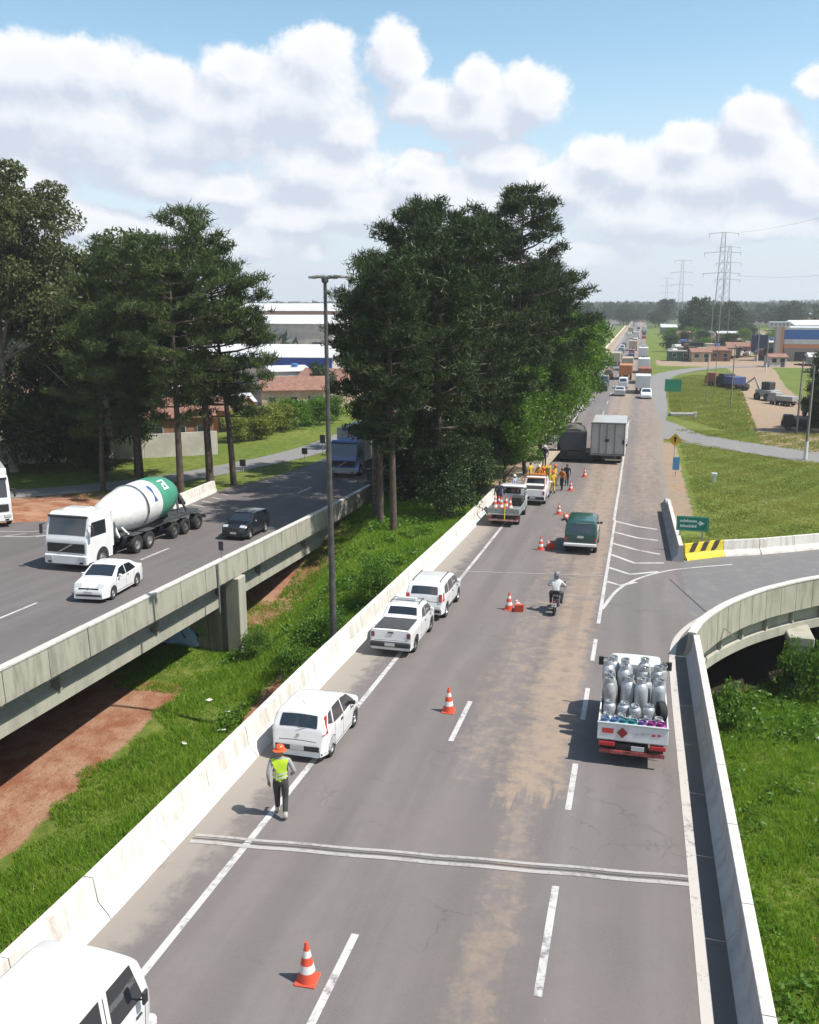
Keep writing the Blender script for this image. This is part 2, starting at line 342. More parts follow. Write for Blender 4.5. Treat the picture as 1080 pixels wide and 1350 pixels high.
# ================================================================ asphalt
def asphalt(name, base, kind):
    base = (base[0]*.71, base[1]*.73, base[2]*.735)
    m = bpy.data.materials.new(name); m.use_nodes = True; t = m.node_tree; b = t.nodes['Principled BSDF']; b.inputs['Roughness'].default_value = .82
    b.inputs['Specular IOR Level'].default_value = .3
    P = worldpos(t); s = N(t, 'ShaderNodeSeparateXYZ'); t.links.new(P, s.inputs[0]); X, Y = s.outputs[0], s.outputs[1]
    mp = N(t, 'ShaderNodeMapping'); mp.inputs['Scale'].default_value = (1, .07, 1); t.links.new(P, mp.inputs[0])   # drawn out along the traffic
    st = noise(t, mp.outputs[0], 1.1, 6, .6); big = noise(t, P, .14, 5, .6); fine = noise(t, P, 30, 4, .7); mid = noise(t, P, 1.6, 6, .68)
    c = mixc(t, maprange(t, st, .35, .68), tuple(v*.80 for v in base), tuple(v*1.14 for v in base))
    c = mixc(t, maprange(t, big, .4, .65, 0, .6), c, tuple(v*k for v, k in zip(base, (1.16, 1.08, 1.04))))
    c = mixc(t, maprange(t, mid, .35, .7, 0, .3), c, tuple(v*.72 for v in base))
    c = mixc(t, maprange(t, fine, .3, .7, 0, .35), c, tuple(v*1.3 for v in base))
    def band(c0, w, lo=0., hi=1.):   # soft band along X = c0
        return maprange(t, math_(t, 'ABSOLUTE', math_(t, 'SUBTRACT', X, c0)), w*.25, w, hi, lo)
    if kind == 'main':
        # polished wheel tracks and oily lane centres
        for cx in (-7.2, -5.6, -3.7, -2.1, -.5, .9):
            c = mixc(t, math_(t, 'MULTIPLY', band(cx, .5), .22), c, tuple(v*1.22 for v in base))
        for cx in (-6.4, -2.9, .25):
            c = mixc(t, math_(t, 'MULTIPLY', band(cx, .55), maprange(t, st, .4, .6, .1, .45)), c, tuple(v*.66 for v in base))
        # tracked ochre mud
        dirt = (.31, .225, .155)
        a = noise(t, mp.outputs[0], 2.2, 7, .72); a2 = noise(t, P, 1.9, 7, .75)
        yj = math_(t, 'ADD', Y, math_(t, 'MULTIPLY', math_(t, 'SUBTRACT', a, .5), 6.))          # ragged end of the spill
        near = math_(t, 'MULTIPLY', band(-2.1, 1.35), maprange(t, yj, 19.6, 21.0))
        flks = math_(t, 'MULTIPLY', math_(t, 'MULTIPLY', band(-3.7, 1.5), .52), maprange(t, Y, 19.5, 23.))
        bot = math_(t, 'MULTIPLY', math_(t, 'MULTIPLY', band(-2.2, .8), .70), maprange(t, Y, 14.2, 16.2, 1., .75))
        midb = math_(t, 'MULTIPLY', band(-2.6, 3.0), maprange(t, Y, 38., 62., 0., .85))
        w = math_(t, 'MAXIMUM', math_(t, 'MAXIMUM', near, flks), math_(t, 'MAXIMUM', bot, midb))
        rr = math_(t, 'MULTIPLY', maprange(t, X, -1., .2), math_(t, 'MULTIPLY', maprange(t, Y, 54, 66), .75))
        w = math_(t, 'MAXIMUM', w, rr)
        mm = maprange(t, math_(t, 'ADD', math_(t, 'MULTIPLY', w, .62), math_(t, 'ADD', math_(t, 'MULTIPLY', math_(t, 'SUBTRACT', a, .5), .55), math_(t, 'MULTIPLY', math_(t, 'SUBTRACT', a2, .5), 1.7))), .14, .80)
        mm = math_(t, 'MULTIPLY', mm, maprange(t, w, 0, .2))
        c = mixc(t, math_(t, 'MULTIPLY', mm, .74), c, dirt)
        flk = maprange(t, noise(t, P, 3.4, 8, .8), .64, .70)
        c = mixc(t, math_(t, 'MULTIPLY', math_(t, 'MULTIPLY', flk, band(-1.9, 2.6)), .55), c, (.30, .255, .215))
        # sandy left shoulder
        sh = math_(t, 'MULTIPLY', maprange(t, X, -7.9, -8.9), maprange(t, math_(t, 'ADD', a2, math_(t, 'MULTIPLY', maprange(t, X, -8.2, -9.5), .35)), .42, .72))
        c = mixc(t, math_(t, 'MULTIPLY', sh, maprange(t, Y, 16, 21, .6, .8)), c, (.30, .265, .225))
        c = mixc(t, math_(t, 'MULTIPLY', math_(t, 'MULTIPLY', maprange(t, X, 1.75, 2.0), .7), maprange(t, Y, 32., 34., 1., 0.)), c, (.12, .10, .085))  # right shoulder: the rail's cast shade painted into the asphalt
        c = mixc(t, math_(t, 'MULTIPLY', math_(t, 'MULTIPLY', maprange(t, X, 1.6, 2.5), .7), maprange(t, Y, 54., 60.)), c, (.21, .178, .145))
    # coarse aggregate, dark patches and hairline cracks
    ag = noise(t, P, 85, 2, .6); c = mixc(t, maprange(t, ag, .35, .7, 0, .28), c, tuple(v*1.7 for v in base))
    pt_ = noise(t, mp.outputs[0], .55, 3, .5); c = mixc(t, maprange(t, pt_, .56, .62, 0, .22), c, tuple(v*.6 for v in base))
    vo_ = N(t, 'ShaderNodeTexVoronoi', feature='DISTANCE_TO_EDGE'); vo_.inputs['Scale'].default_value = .42
    wv = N(t, 'ShaderNodeVectorMath', operation='MULTIPLY_ADD'); nz = t.nodes.new('ShaderNodeTexNoise'); nz.inputs['Scale'].default_value = 1.3; nz.inputs['Detail'].default_value = 6; t.links.new(P, nz.inputs['Vector'])
    t.links.new(nz.outputs['Color'], wv.inputs[0]); wv.inputs[1].default_value = (1.6, 1.6, 0); t.links.new(P, wv.inputs[2]); t.links.new(wv.outputs[0], vo_.inputs['Vector'])
    crk = math_(t, 'MULTIPLY', maprange(t, vo_.outputs['Distance'], .0, .016, 1., 0.), maprange(t, noise(t, P, .35, 3, .5), .5, .6, 0, .28))
    c = mixc(t, crk, c, tuple(v*.35 for v in base))
    if kind in ('ramp', 'side'):
        c = mixc(t, .6, c, base)
    if kind == 'ramp':
        c = mixc(t, maprange(t, mid, .45, .7, 0, .5), c, (.21, .19, .175))
    if kind == 'left':
        for cx in (-20.9, -22.7, -24.8+.8, -26.2, -28.2):
            c = mixc(t, math_(t, 'MULTIPLY', band(cx, .5), .2), c, tuple(v*1.2 for v in base))
    t.links.new(c, b.inputs['Base Color'])
    bn = N(t, 'ShaderNodeBump'); bn.inputs['Strength'].default_value = .25; bn.inputs['Distance'].default_value = .01; t.links.new(fine, bn.inputs['Height']); t.links.new(bn.outputs[0], b.inputs['Normal'])
    MAT[name] = m; return m
A_main = asphalt('asphalt_main', (.186, .160, .154), 'main')
A_left = asphalt('asphalt_left', (.158, .137, .134), 'left')
A_ramp = asphalt('asphalt_ramp', (.185, .176, .176), 'ramp')
A_side = asphalt('asphalt_side', (.25, .235, .225), 'side')
def ystn(a, b):
    out = []; yy = a
    while yy < b: out.append(yy); yy += 1. if yy < 100 else (5 if yy < 300 else 30)
    return out + [b]
def strip(name, a, b, xl, xr, dz, mat, label=None, thick=0):
    ys = ystn(a, b); mb = MB()
    for yy in ys:
        l = xl(yy) if callable(xl) else xl; r = xr(yy) if callable(xr) else xr; z = z1(yy)+dz
        mb.v += [(l, yy, z), (r, yy, z)]
        if thick: mb.v += [(r, yy, z-thick), (l, yy, z-thick)]
    k = 4 if thick else 2
    for i in range(len(ys)-1):
        q = i*k
        if thick:
            for j in range(4): mb.f.append((q+j, q+(j+1) % 4, q+4+(j+1) % 4, q+4+j))
        else: mb.f.append((q, q+1, q+3, q+2))
    if thick: mb.f += [(0, 1, 2, 3), tuple(len(mb.v)-4+i for i in (3, 2, 1, 0))]
    o = mb.build(name, mat)
    if not thick:
        for p in o.data.polygons:
            if p.normal.z < 0: o.data.flip_normals(); break
    return tag(o, label, kind='structure')
def curve_pts(pts, step=1.):
    # Catmull-Rom through control points
    P_ = [Vector(p) for p in pts]; P_ = [P_[0]*2-P_[1]] + P_ + [P_[-1]*2-P_[-2]]; out = []
    for i in range(1, len(P_)-2):
        n = max(2, int((P_[i+1]-P_[i]).length/step))
        for k in range(n):
            u = k/n; a, b_, c_, d_ = P_[i-1:i+3]
            out.append(.5*((2*b_)+(c_-a)*u+(2*a-5*b_+4*c_-d_)*u*u+(3*b_-a-3*c_+d_)*u**3))
    return out + [P_[-2]]
def ribbon(name, pts, w, dz, mat, label=None, step=1., wl=None, wr=None, zf=None, kind='structure', parent=None):
    pt = curve_pts(pts, step); mb = MB()
    for i, p in enumerate(pt):
        tt = (pt[min(i+1, len(pt)-1)]-pt[max(0, i-1)]).normalized(); nrm = Vector((tt.y, -tt.x))
        fr = i/(len(pt)-1)
        L = (wl(fr) if wl else w/2); R = (wr(fr) if wr else w/2)
        for s_, d_ in ((-1, L), (1, R)):
            q = Vector(p[:2]) + nrm*(s_*d_); z = (zf(q.x, q.y) if zf else z1(q.y)) + dz; mb.v.append((q.x, q.y, z))
    for i in range(len(pt)-1): q = 2*i; mb.f.append((q, q+1, q+3, q+2))
    o = mb.build(name, mat, parent)
    if o.data.polygons[0].normal.z < 0: o.data.flip_normals()
    if kind: tag(o, label, kind=kind)
    return o
def gz(x_, y_): return float(ground(x_, y_))
# main carriageway (the near part is a deck on fill)
strip('main_road', -30, 1500, -9.9, lambda yy: 2.55 if yy < 96 else (2.55+(yy-96)*.03 if yy < 112 else max(1.0, 3.0-(yy-112)*.03)), 0, A_main, 'straight grey asphalt highway running to the horizon, muddy in its middle lanes')
strip('opposite_road', 2, 1500, lambda yy: -46 if yy < 43 else (float(np.interp(yy, [43, 46, 49, 54, 62, 75], [-46, -40.5, -35.5, -32.2, -31, -29]))), -18.9, 0, A_left, 'darker asphalt of the opposite carriageway on the left viaduct')
# ramp road turning off to the right
rp_out = [(2.42, 32.9), (2.9, 34.8), (3.93, 37.28), (5.38, 39.78), (6.87, 41.69), (8.36, 43.27), (11.8, 46.2), (17, 49.6), (24, 53), (34, 56), (48, 58)]
OUT = curve_pts([(*p, 0) for p in rp_out], .5)
def ramp_poly():
    # fan between the outer parapet line and the far barrier line
    mb = MB(); n = 60
    L = len(OUT)
    inn = []
    for i in range(n+1):
        f = i/n; o_ = OUT[min(L-1, int(f*(L-1)))]; xx = 1.9 + (o_.x-2.42)*1.0
        inn.append((xx, float(Yb(xx))+.25))
    for i in range(n+1):
        f = i/n; o_ = OUT[min(L-1, int(f*(L-1)))]
        for k in range(9):
            u = k/8; X_ = o_.x*(1-u)+inn[i][0]*u; Y_ = o_.y*(1-u)+inn[i][1]*u
            mb.v.append((X_, Y_, z1(Y_)-.004))
    for i in range(n):
        for k in range(8):
            q = i*9+k; mb.f.append((q, q+9, q+10, q+1))
    return mb
rmb = ramp_poly(); o = rmb.build('ramp_road', A_ramp)
if o.data.polygons[0].normal.z < 0: o.data.flip_normals()
tag(o, 'grey asphalt exit ramp curving off to the right over its viaduct', kind='structure')
# side roads
ribbon('connector_road', [(-1, 121), (1.2, 117), (4.0, 107.5), (7.5, 102.6), (12, 98.2), (18, 92.5), (26, 84), (40, 68)], 6.2, .03, A_side, 'curving connector road joining the highway from the right', zf=lambda a, b_: max(gz(a, b_), z1(b_)-.05))
ribbon('loop_road', [(1.0, 120), (1.6, 135), (1.9, 160), (3.0, 185), (6, 203), (12.5, 219), (20, 228), (28, 232)], 4.6, .034, A_side, 'loop road curling round the grassy island', zf=lambda a, b_: max(gz(a, b_), z1(b_)-.05))
ribbon('marginal_road', [(-72, 49), (-56, 52.5), (-45.5, 57), (-38.5, 65.5), (-35, 75), (-32.3, 86), (-31.5, 100), (-31.5, 140), (-31.5, 300)], 3.8, .03, A_side, 'narrow service road beyond the left viaduct', zf=lambda a, b_: max(gz(a, b_), z1(b_)-.1)+.0)
# ---------------------------------------------------------------- painted markings
def paint(name, col, wear=.5, asp=(.17, .155, .15)):
    m = bpy.data.materials.new(name); m.use_nodes = True; t = m.node_tree; b = t.nodes['Principled BSDF']; b.inputs['Roughness'].default_value = .6
    col = tuple(x*.86 for x in col); asp = tuple(x*.75 for x in asp)
    P = worldpos(t); f = noise(t, P, 7, 7, .75); f2 = noise(t, P, .9, 4, .6)
    k = maprange(t, math_(t, 'ADD', f, math_(t, 'MULTIPLY', math_(t, 'SUBTRACT', f2, .5), .6)), .58-.12*wear, .72, 0, .9)
    t.links.new(mixc(t, k, col, asp), b.inputs['Base Color']); MAT[name] = m; return m
PW = paint('white_road_paint', (.52, .50, .485), .85); PWW = paint('worn_white_road_paint', (.42, .39, .37), 1.2, (.22, .20, .19))
PLT = paint('pale_joint', (.40, .37, .35), .9, (.24, .22, .21))
def seg(name, x_, y0, y1, w=.14, mat=None, lab=None):
    mb = MB(); ys = list(np.linspace(y0, y1, max(2, int((y1-y0)/1.5)+2)))
    for yy in ys: mb.v += [(x_-w/2, yy, z1(yy)+.006), (x_+w/2, yy, z1(yy)+.006)]
    for i in range(len(ys)-1): q = 2*i; mb.f.append((q, q+1, q+3, q+2))
    return mb
def marks(name, mbs, mat, label):
    mb = MB()
    for k in mbs: mb.add(k.v, k.f)
    o = mb.build(name, mat); 
    if o.data.polygons[0].normal.z < 0: o.data.flip_normals()
    return tag(o, label, kind='structure')
marks('edge_line', [seg('e', -8.02, -12, 64, .16), seg('e', -8.0, 84, 420, .14)], PW, 'solid white line along the left shoulder of the highway')
for x_, st, lab in ((-4.70, [1.5, 11.8, 23.2, 34.7], 'left'), (-1.16, [-2, 13.9, 20.1], 'right')):
    pass
def dash(x_, y0, ln, w=.15):
    global dash_n
    o = marks('lane_dash', [seg('d', x_, y0, y0+ln, w)], PW, None); return o
for y0, ln in ((.2, 3), (11.9, 2.5), (23.4, 3.1)): tag(dash(-4.70, y0, ln), 'short white lane dash left of the cones')
for y0, ln in ((.5, 3), (13.6, 3.4), (20.3, 2.6), (26.0, 2.7), (31.5, 2.6)): tag(dash(-1.15, y0, ln), 'short white lane dash between the middle and right lanes')
for k in range(12): dash(-4.7, 96+k*14, 4, .12)
marks('lane_line', [seg('s', -1.15, 36.2, 60, .15), seg('s', -1.22, 60, 118, .17)], PW, 'solid white line parting the highway from the exit lane')
marks('verge_line', [seg('v', -1.0+.0, 118, 119, .1)], PW, None)
# right edge line bending into the ramp
ribbon('right_edge_line', [(1.66, -10), (1.66, 5), (1.66, 20), (1.63, 29), (1.68, 33), (1.98, 35.4), (2.8, 37.8), (4.2, 40.3), (6.0, 42.6), (8.5, 45.1), (12, 48)], .22, .008, paint('cream_edge_paint', (.50, .46, .42), .35), 'thick pale edge line bending into the exit ramp', step=.6)
# hatched gore
gore = []
for (x0, y0, xm, ym, x1_, y1_) in ((-1.1, 56.0, .3, 54.6, 1.5, 54.2), (-1.1, 52.6, .3, 51.2, 1.55, 50.4), (-1.1, 49.6, .2, 47.8, 1.7, 48.3), (-1.1, 46.4, .0, 45.2, 1.4, 46.2), (-1.1, 43.4, -.4, 42.8, .3, 43.7), (-1.1, 59.5, .3, 58.2, 1.5, 57.6)):
    gore.append([(x0, y0), (xm, ym), (x1_, y1_)])
gmb = MB()
def flatline(mb, pts, w, dz=.007, zf=None):
    pt = [Vector((p[0], p[1])) for p in pts]
    b0 = len(mb.v)
    for i, p in enumerate(pt):
        tt = (pt[min(i+1, len(pt)-1)]-pt[max(0, i-1)]).normalized(); nn = Vector((tt.y, -tt.x))
        for s_ in (-1, 1): q = p+nn*(s_*w/2); mb.v.append((q.x, q.y, (zf(q.x, q.y) if zf else z1(q.y))+dz))
    for i in range(len(pt)-1): q = b0+2*i; mb.f.append((q, q+1, q+3, q+2))
for p in gore: flatline(gmb, p, .27, .009)
marks('gore_hatching', [gmb], PW, 'white chevron hatching before the short barrier')
gmb = MB(); flatline(gmb, [p[:2] for p in curve_pts([(-1.1, 38.4, 0), (-.5, 42.0, 0), (.5, 44.6, 0), (1.9, 46.6, 0), (3.4, 47.8, 0), (5.2, 49.0, 0)], .5)], .16, .012)
marks('gore_line', [gmb], PW, 'white curved line edging the hatched gore')
# expansion joints across the deck
def cross(name, x0, y0, x1_, y1_, w, mat, lab, dz=.011):
    mb = MB(); flatline(mb, [(x0+(x1_-x0)*k/20, y0+(y1_-y0)*k/20+.015*math.sin(k*1.7)) for k in range(21)], w, dz); marks(name, [mb], mat, lab)
cross('expansion_joint', -9.3, 16.58, 1.55, 17.78, .13, PLT, 'pale double expansion joint across the near lanes')
cross('expansion_joint', -9.3, 16.86, 1.55, 18.08, .10, PLT, 'pale double expansion joint across the near lanes')
DK = pbr('joint_rubber', (.09, .08, .08), .8)
cross('joint_gap', -9.3, 16.72, 1.55, 17.93, .03, DK, 'dark rubber gap of the near expansion joint', .010)
cross('expansion_joint', -8.6, 43.3, -1.3, 44.5, .09, PLT, 'thin pale joint across the lanes by the motorcycle')
cross('expansion_joint', -1.0, 40.5, -3.2, 40.2, .07, PLT, None)
cross('tar_seam', 1.9, 44.8, 4.1, 35.9, .07, DK, 'dark tar seam where the ramp leaves the highway')
# left carriageway markings
marks('lane_dash', [seg('d', -24.8, y0, y0+3.0, .14) for y0 in (18.6, 29.4, 40.9, 52, 63.5)], PW, 'white lane dashes on the left viaduct')
marks('edge_line', [seg('e', -19.75, 3, 400, .13)], PW, 'white line along the right edge of the left viaduct')
gmb = MB(); flatline(gmb, [(-46, 41.0), (-40, 42.6), (-34, 44.2), (-31.5, 47), (-30.2, 52)], .14, .008); flatline(gmb, [(-46, 42.6), (-40, 44.4), (-35.0, 45.4), (-32.4, 47.6), (-30.4, 52)], .12, .008)
for k in range(7): flatline(gmb, [(-45+k*1.9, 41.3+k*.5), (-44.2+k*1.9, 42.9+k*.42)], .12, .008)
marks('merge_marking', [gmb], PW, 'white hatched merge lines on the far side of the left viaduct')
gmb = MB()
for k in range(9): flatline(gmb, [(-30.2, 50.5+k*1.6), (-28.4-.15*k, 50.0+k*1.6)], .22, .008)
marks('merge_hatching', [gmb], PWW, 'worn white hatching by the white barrier block')
# ================================================================ concrete works
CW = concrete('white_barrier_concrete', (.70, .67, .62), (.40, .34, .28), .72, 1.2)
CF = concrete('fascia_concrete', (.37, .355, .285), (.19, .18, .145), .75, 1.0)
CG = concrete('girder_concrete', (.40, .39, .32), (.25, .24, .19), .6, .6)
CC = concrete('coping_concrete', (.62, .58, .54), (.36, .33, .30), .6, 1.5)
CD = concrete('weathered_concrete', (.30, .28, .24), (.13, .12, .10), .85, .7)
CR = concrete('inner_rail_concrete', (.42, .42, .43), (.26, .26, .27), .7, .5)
def sweep(pts, prof, zf, closed=True):
    """pts: plan points; prof: (offset to the right of travel, height)"""
    mb = MB(); n = len(prof); pts = [Vector((p[0], p[1])) for p in pts]
    for i, p in enumerate(pts):
        tt = (pts[min(i+1, len(pts)-1)]-pts[max(0, i-1)]).normalized(); nn = Vector((tt.y, -tt.x)); z = zf(p.x, p.y)
        for o_, h in prof: mb.v.append((p.x+nn.x*o_, p.y+nn.y*o_, z+h))
    for i in range(len(pts)-1):
        for k in range(n): q = i*n; mb.f.append((q+k, q+(k+1) % n, q+n+(k+1) % n, q+n+k))
    mb.f.append(tuple(range(n))[::-1]); mb.f.append(tuple(len(mb.v)-n+k for k in range(n)))
    return mb
zroad = lambda a, b_: z1(b_)
def xline(xf, y0, y1, step=1.): 
    n = max(1, int((y1-y0)/step)); return [(xf(y0+(y1-y0)*k/n), y0+(y1-y0)*k/n) for k in range(n+1)]
# left New Jersey barrier of the highway: cast segments with open joints
jb = empty('concrete_barrier', (-9.8, 0, 0), 0, False); jb.rotation_euler = (0, 0, 0); jb.location = (0, 0, 0)
tag(jb, 'long white concrete safety barrier along the left shoulder of the highway', 'barrier')
prof = [(.50, -.02), (.44, .10), (.24, .34), (.17, .86), (-.03, .86), (-.06, -1.2), (.46, -1.2)]
xf = lambda Y: float(np.interp(Y, [-10, 14, 27, 45, 64], [-9.92, -9.92, -10.15, -10.15, -10.1]))
yy = -6.0; k = 0
while yy < 63:
    ln = 2.45
    sweep(xline(xf, yy, yy+ln-.016+random.uniform(-.006, .006)), [(a_+random.uniform(-.006, .006), h) for a_, h in prof], zroad).build('barrier_segment', CW, jb, smooth=20)
    yy += ln
# retaining face below the near deck and the deck fill
mb = MB()
mb.box(-10.05, -12, -7, -9.6, 62, -4.0)
sweep(xline(lambda Y: -9.9, -12, 60), [(-.05, -.05), (-.05, -3.9), (.3, -3.9), (.3, -.05)], zroad).build('retaining_wall', CD)
bpy.data.objects['retaining_wall'].rotation_euler = (0, 0, 0)
tag(bpy.data.objects['retaining_wall'], 'weathered concrete wall carrying the left edge of the highway deck', 'wall')
# right side rail of the highway deck
rr = empty('bridge_rail', (0, 0, 0), 0, False); tag(rr, 'tall grey concrete rail wall along the right edge of the highway', 'barrier')
prof_r = [(-.42, -.02), (-.36, .10), (-.24, .30), (-.20, .88), (-.02, .88), (0, .86), (0, -.55), (-.42, -.55)]
rx = lambda Y: 2.56
yy = -8.
while yy < 32.8:
    e_ = min(yy+3.0, 32.88)
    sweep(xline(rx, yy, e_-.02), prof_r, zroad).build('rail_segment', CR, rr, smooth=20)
    sweep(xline(rx, yy, e_-.02), [(-.21, .882), (-.20, .895), (-.01, .895), (0.01, .882), (.012, .76), (.0, .76), (-.001, .8813)], zroad).build('coping', CC, rr)
    yy += 3.0
mb = MB(); sweep(xline(lambda Y: 2.5, -12, 48), [(-.4, -.56), (0, -.56), (0, -7.), (-.4, -7.)], lambda a, b_: z1(b_) if b_ < 40 else z1(40)).build('abutment_wall', CD)
tag(bpy.data.objects['abutment_wall'], 'dark weathered concrete wall below the right rail of the highway', 'wall')
# ---------------------------------------------------------------- left viaduct
lv = empty('left_viaduct', (0, 0, 0), 0, False); tag(lv, 'long concrete viaduct on the left carrying the opposite carriageway', 'viaduct')
yy = 2.0
while yy < 66:
    ln = 2.3; j = random.uniform(-.008, .008)
    sweep([(-18.95+j, yy), (-18.95+j, yy+ln-.03)], [(-.16, .95), (.07, .95), (.10, .02), (.10, -.16), (-.22, -.16), (-.34, .0), (-.24, .25)], zroad).build('parapet_panel', CF, lv)
    sweep([(-18.95+j, yy), (-18.95+j, yy+ln-.01)], [(-.19, .953), (-.19, 1.02), (.10, 1.02), (.10, .953)], zroad).build('coping', CC, lv)
    yy += ln
strip('deck', 2, 66, lambda yy: float(np.interp(yy, [43, 46, 49, 54, 62], [-46, -40.5, -35.5, -32.2, -31])) if yy >= 43 else -46, -19.0, -.02, CD, None, thick=.3); dk = bpy.data.objects['deck']; dk.parent = lv; del dk['kind']
for gx in (-19.78, -22.4, -25.0, -27.6, -30.2):
    for (a, b_) in ((2.0, 39.2), (40.6, 63.5)):
        bot = lambda xx, yv: z1(yv)
        sweep(xline(lambda Y: gx-.12, a, b_, 2.), [(.22, -.32), (.22, -.46), (.10, -.54), (.10, -1.02), (.34, -1.14), (.34, -1.66), (-.34, -1.66), (-.34, -1.14), (-.10, -1.02), (-.10, -.54), (-.22, -.46), (-.22, -.32)], zroad).build('girder', CG, lv)
for yq in (8, 15.5, 22.5, 29.3, 36, 46, 54):
    MB().box(-30, yq, z1(yq)-1.2, -19.86, yq+.25, z1(yq)-.33).build('cross_beam', CD, lv)
for yq in (12.2, 19.1, 26.2, 33.0, 44, 51): 
    MB().box(-19.78, yq, z1(yq)-1.12, -19.45, yq+.16, z1(yq)-.40).build('bracket', CD, lv)
# pier: front column, pier wall with graffiti, cap
MB().box(-19.35, 39.45, -8.3, -18.62, 40.25, z1(39.8)-.20).build('pier_column', CG, lv, bevel=.03)
MB().box(-33, 39.75, -8.3, -20.55, 40.2, z1(39.8)-1.68).build('pier_wall', CD, lv)
MB().box(-20.5, 39.65, -8.3, -19.75, 40.35, z1(39.8)-.34).build('pier_column', CD, lv, bevel=.03)
MB().box(-21.6, 39.2, z1(39.8)-2.1, -20.6, 40.4, z1(39.8)-1.68).build('pier_cap', CG, lv, bevel=.02)
MB().box(-33, 63.2, -8, -18.9, 64, z1(63)-.35).build('abutment', CD, lv)
# graffiti: flat painted shapes in pale and deep blue
gb = pbr('blue_graffiti_paint', (.10, .26, .68), .6, var=.35, scale=1.2); gl = pbr('pale_blue_graffiti_paint', (.40, .60, .90), .6, var=.2, scale=2); gg = pbr('green_graffiti_paint', (.12, .2, .1), .7, var=.4, scale=3)
def blob(cx, cz, rx_, rz_, seed, yv, name, mat):
    r_ = random.Random(seed); mb = MB(); n = 26; vs = [(cx, yv, cz)]
    ph = r_.uniform(0, 6)
    for k in range(n):
        a = 2*PI*k/n; q = 1+.22*math.sin(3*a+ph)+.12*math.sin(5*a+ph*2); vs.append((cx+rx_*q*math.cos(a), yv, cz+rz_*q*math.sin(a)))
    mb.add(vs, [(0, k+1, (k+1) % n+1) for k in range(n)]); return mb.build(name, mat, lv)
blob(-23.6, -5.4, 2.0, 1.1, 3, 39.743, 'graffiti', gb)
blob(-22.15, -5.55, .95, 1.0, 5, 39.738, 'graffiti', gl)
blob(-22.1, -5.9, .8, .45, 8, 39.734, 'graffiti', gl)
blob(-26.0, -5.6, 1.5, .9, 9, 39.743, 'graffiti', gl)
blob(-20.95, -5.2, .3, .35, 12, 39.743, 'graffiti', gg)
mb = MB(); pts = [(-23.3+1.5*k/14, 39.73, -5.3+.35*math.sin(k*.8)) for k in range(15)]; mb.tube(pts, .035, 4); mb.build('graffiti_outline', pbr('dark_blue_paint', (.02, .03, .10), .6), lv)
# drain pipe and marker on the fascia
GM = pbr('grey_galvanised', (.30, .30, .30), .5, .6, var=.2)
mb = MB(); mb.tube([(-18.78, 37.6, -3.3), (-18.78, 37.6, -.9)], .05, 8); o = mb.build('drain_pipe', GM, lv)
pm_ = empty('marker_post', (-19.05, 38.6, z1(38.6)+.9), 0, False); tag(pm_, 'thin grey post with a dark marker plate on the left viaduct parapet', 'post')
MB().tube([(0, 0, .06), (0, 0, .95)], .03, 8).build('post', GM, pm_); MB().box(-.12, -.04, .5, .12, -.02, .95).build('marker_plate', pbr('dark_plate', (.05, .05, .06), .5), pm_)
# white barrier block on the far side of the left viaduct
wb = sweep([(-30.6, 54.6), (-30.75, 57), (-31.0, 59.6), (-31.2, 62.4)], [(.32, -.02), (.2, .3), (.12, .85), (-.12, .85), (-.2, .3), (-.32, -.02)], zroad).build('concrete_barrier', CW)
tag(wb, 'short white concrete barrier by the pine trunks, far side of the left viaduct', 'barrier')
# ---------------------------------------------------------------- ramp viaduct
rv = empty('ramp_viaduct', (0, 0, 0), 0, False); tag(rv, 'curved concrete ramp viaduct on the right above the green valley', 'viaduct')
path = curve_pts([(*p, 0) for p in rp_out], .4)
acc_, cum = 0, [0]
for i in range(1, len(path)): acc_ += (path[i]-path[i-1]).length; cum.append(acc_)
def at(s_):
    i = int(np.searchsorted(cum, s_)); i = min(max(i, 1), len(path)-1); f = (s_-cum[i-1])/(cum[i]-cum[i-1]); return path[i-1].lerp(path[i], f)
s_ = .02
while s_ < cum[-1]-1.5:
    pp = [at(s_+1.15*k/3) for k in range(4)]; h = random.uniform(-.02, .02)
    sweep(pp, [(-.24, .88), (.0, .88), (.03, .05), (.05, -.42+h), (-.3, -.42), (-.40, .0), (-.3, .25)], zroad).build('parapet_panel', CF, rv, smooth=25)
    pp = [at(s_+1.17*k/3) for k in range(4)]
    sweep(pp, [(-.27, .883), (-.27, .95), (.03, .95), (.03, .883)], zroad).build('coping', CC, rv, smooth=25)
    s_ += 1.18
inner = [at(x_*.5) for x_ in range(0, int(cum[-1]*2))]
dm = MB(); dm.add([(v[0], v[1], v[2]-.42) for v in rmb.v], rmb.f); dm.build('deck', CD, rv)
sweep(inner[2:], [(-.45, -.5), (-.45, -1.15), (-.28, -1.2), (-.28, -1.62), (-.75, -1.62), (-.75, -1.2), (-.6, -1.15), (-.6, -.5)], zroad).build('girder', CG, rv)
for k in range(6, len(inner)-4, 4):
    p = inner[k]; q = inner[k+1]; tt = (q-p).normalized(); nn = Vector((tt.y, -tt.x, 0)); c_ = p - nn*.34; z = z1(p.y)
    o = MB().cb(0, 0, 0, .16, .12, .55).build('bracket', CG, rv); o.location = (c_.x, c_.y, z-.85); o.rotation_euler = (0, 0, math.atan2(tt.y, tt.x)-PI/2)
MB().box(7.2, 41.6, -6.6, 8.0, 42.4, -4.0).build('pier_column', CG, rv, bevel=.04)
MB().box(7.05, 41.5, -4.0, 8.15, 45.5, -3.55).build('pier_cap', CG, rv, bevel=.04)
MB().box(18, 50.6, -7, 19, 51.6, -3.4).build('pier_column', CG, rv)
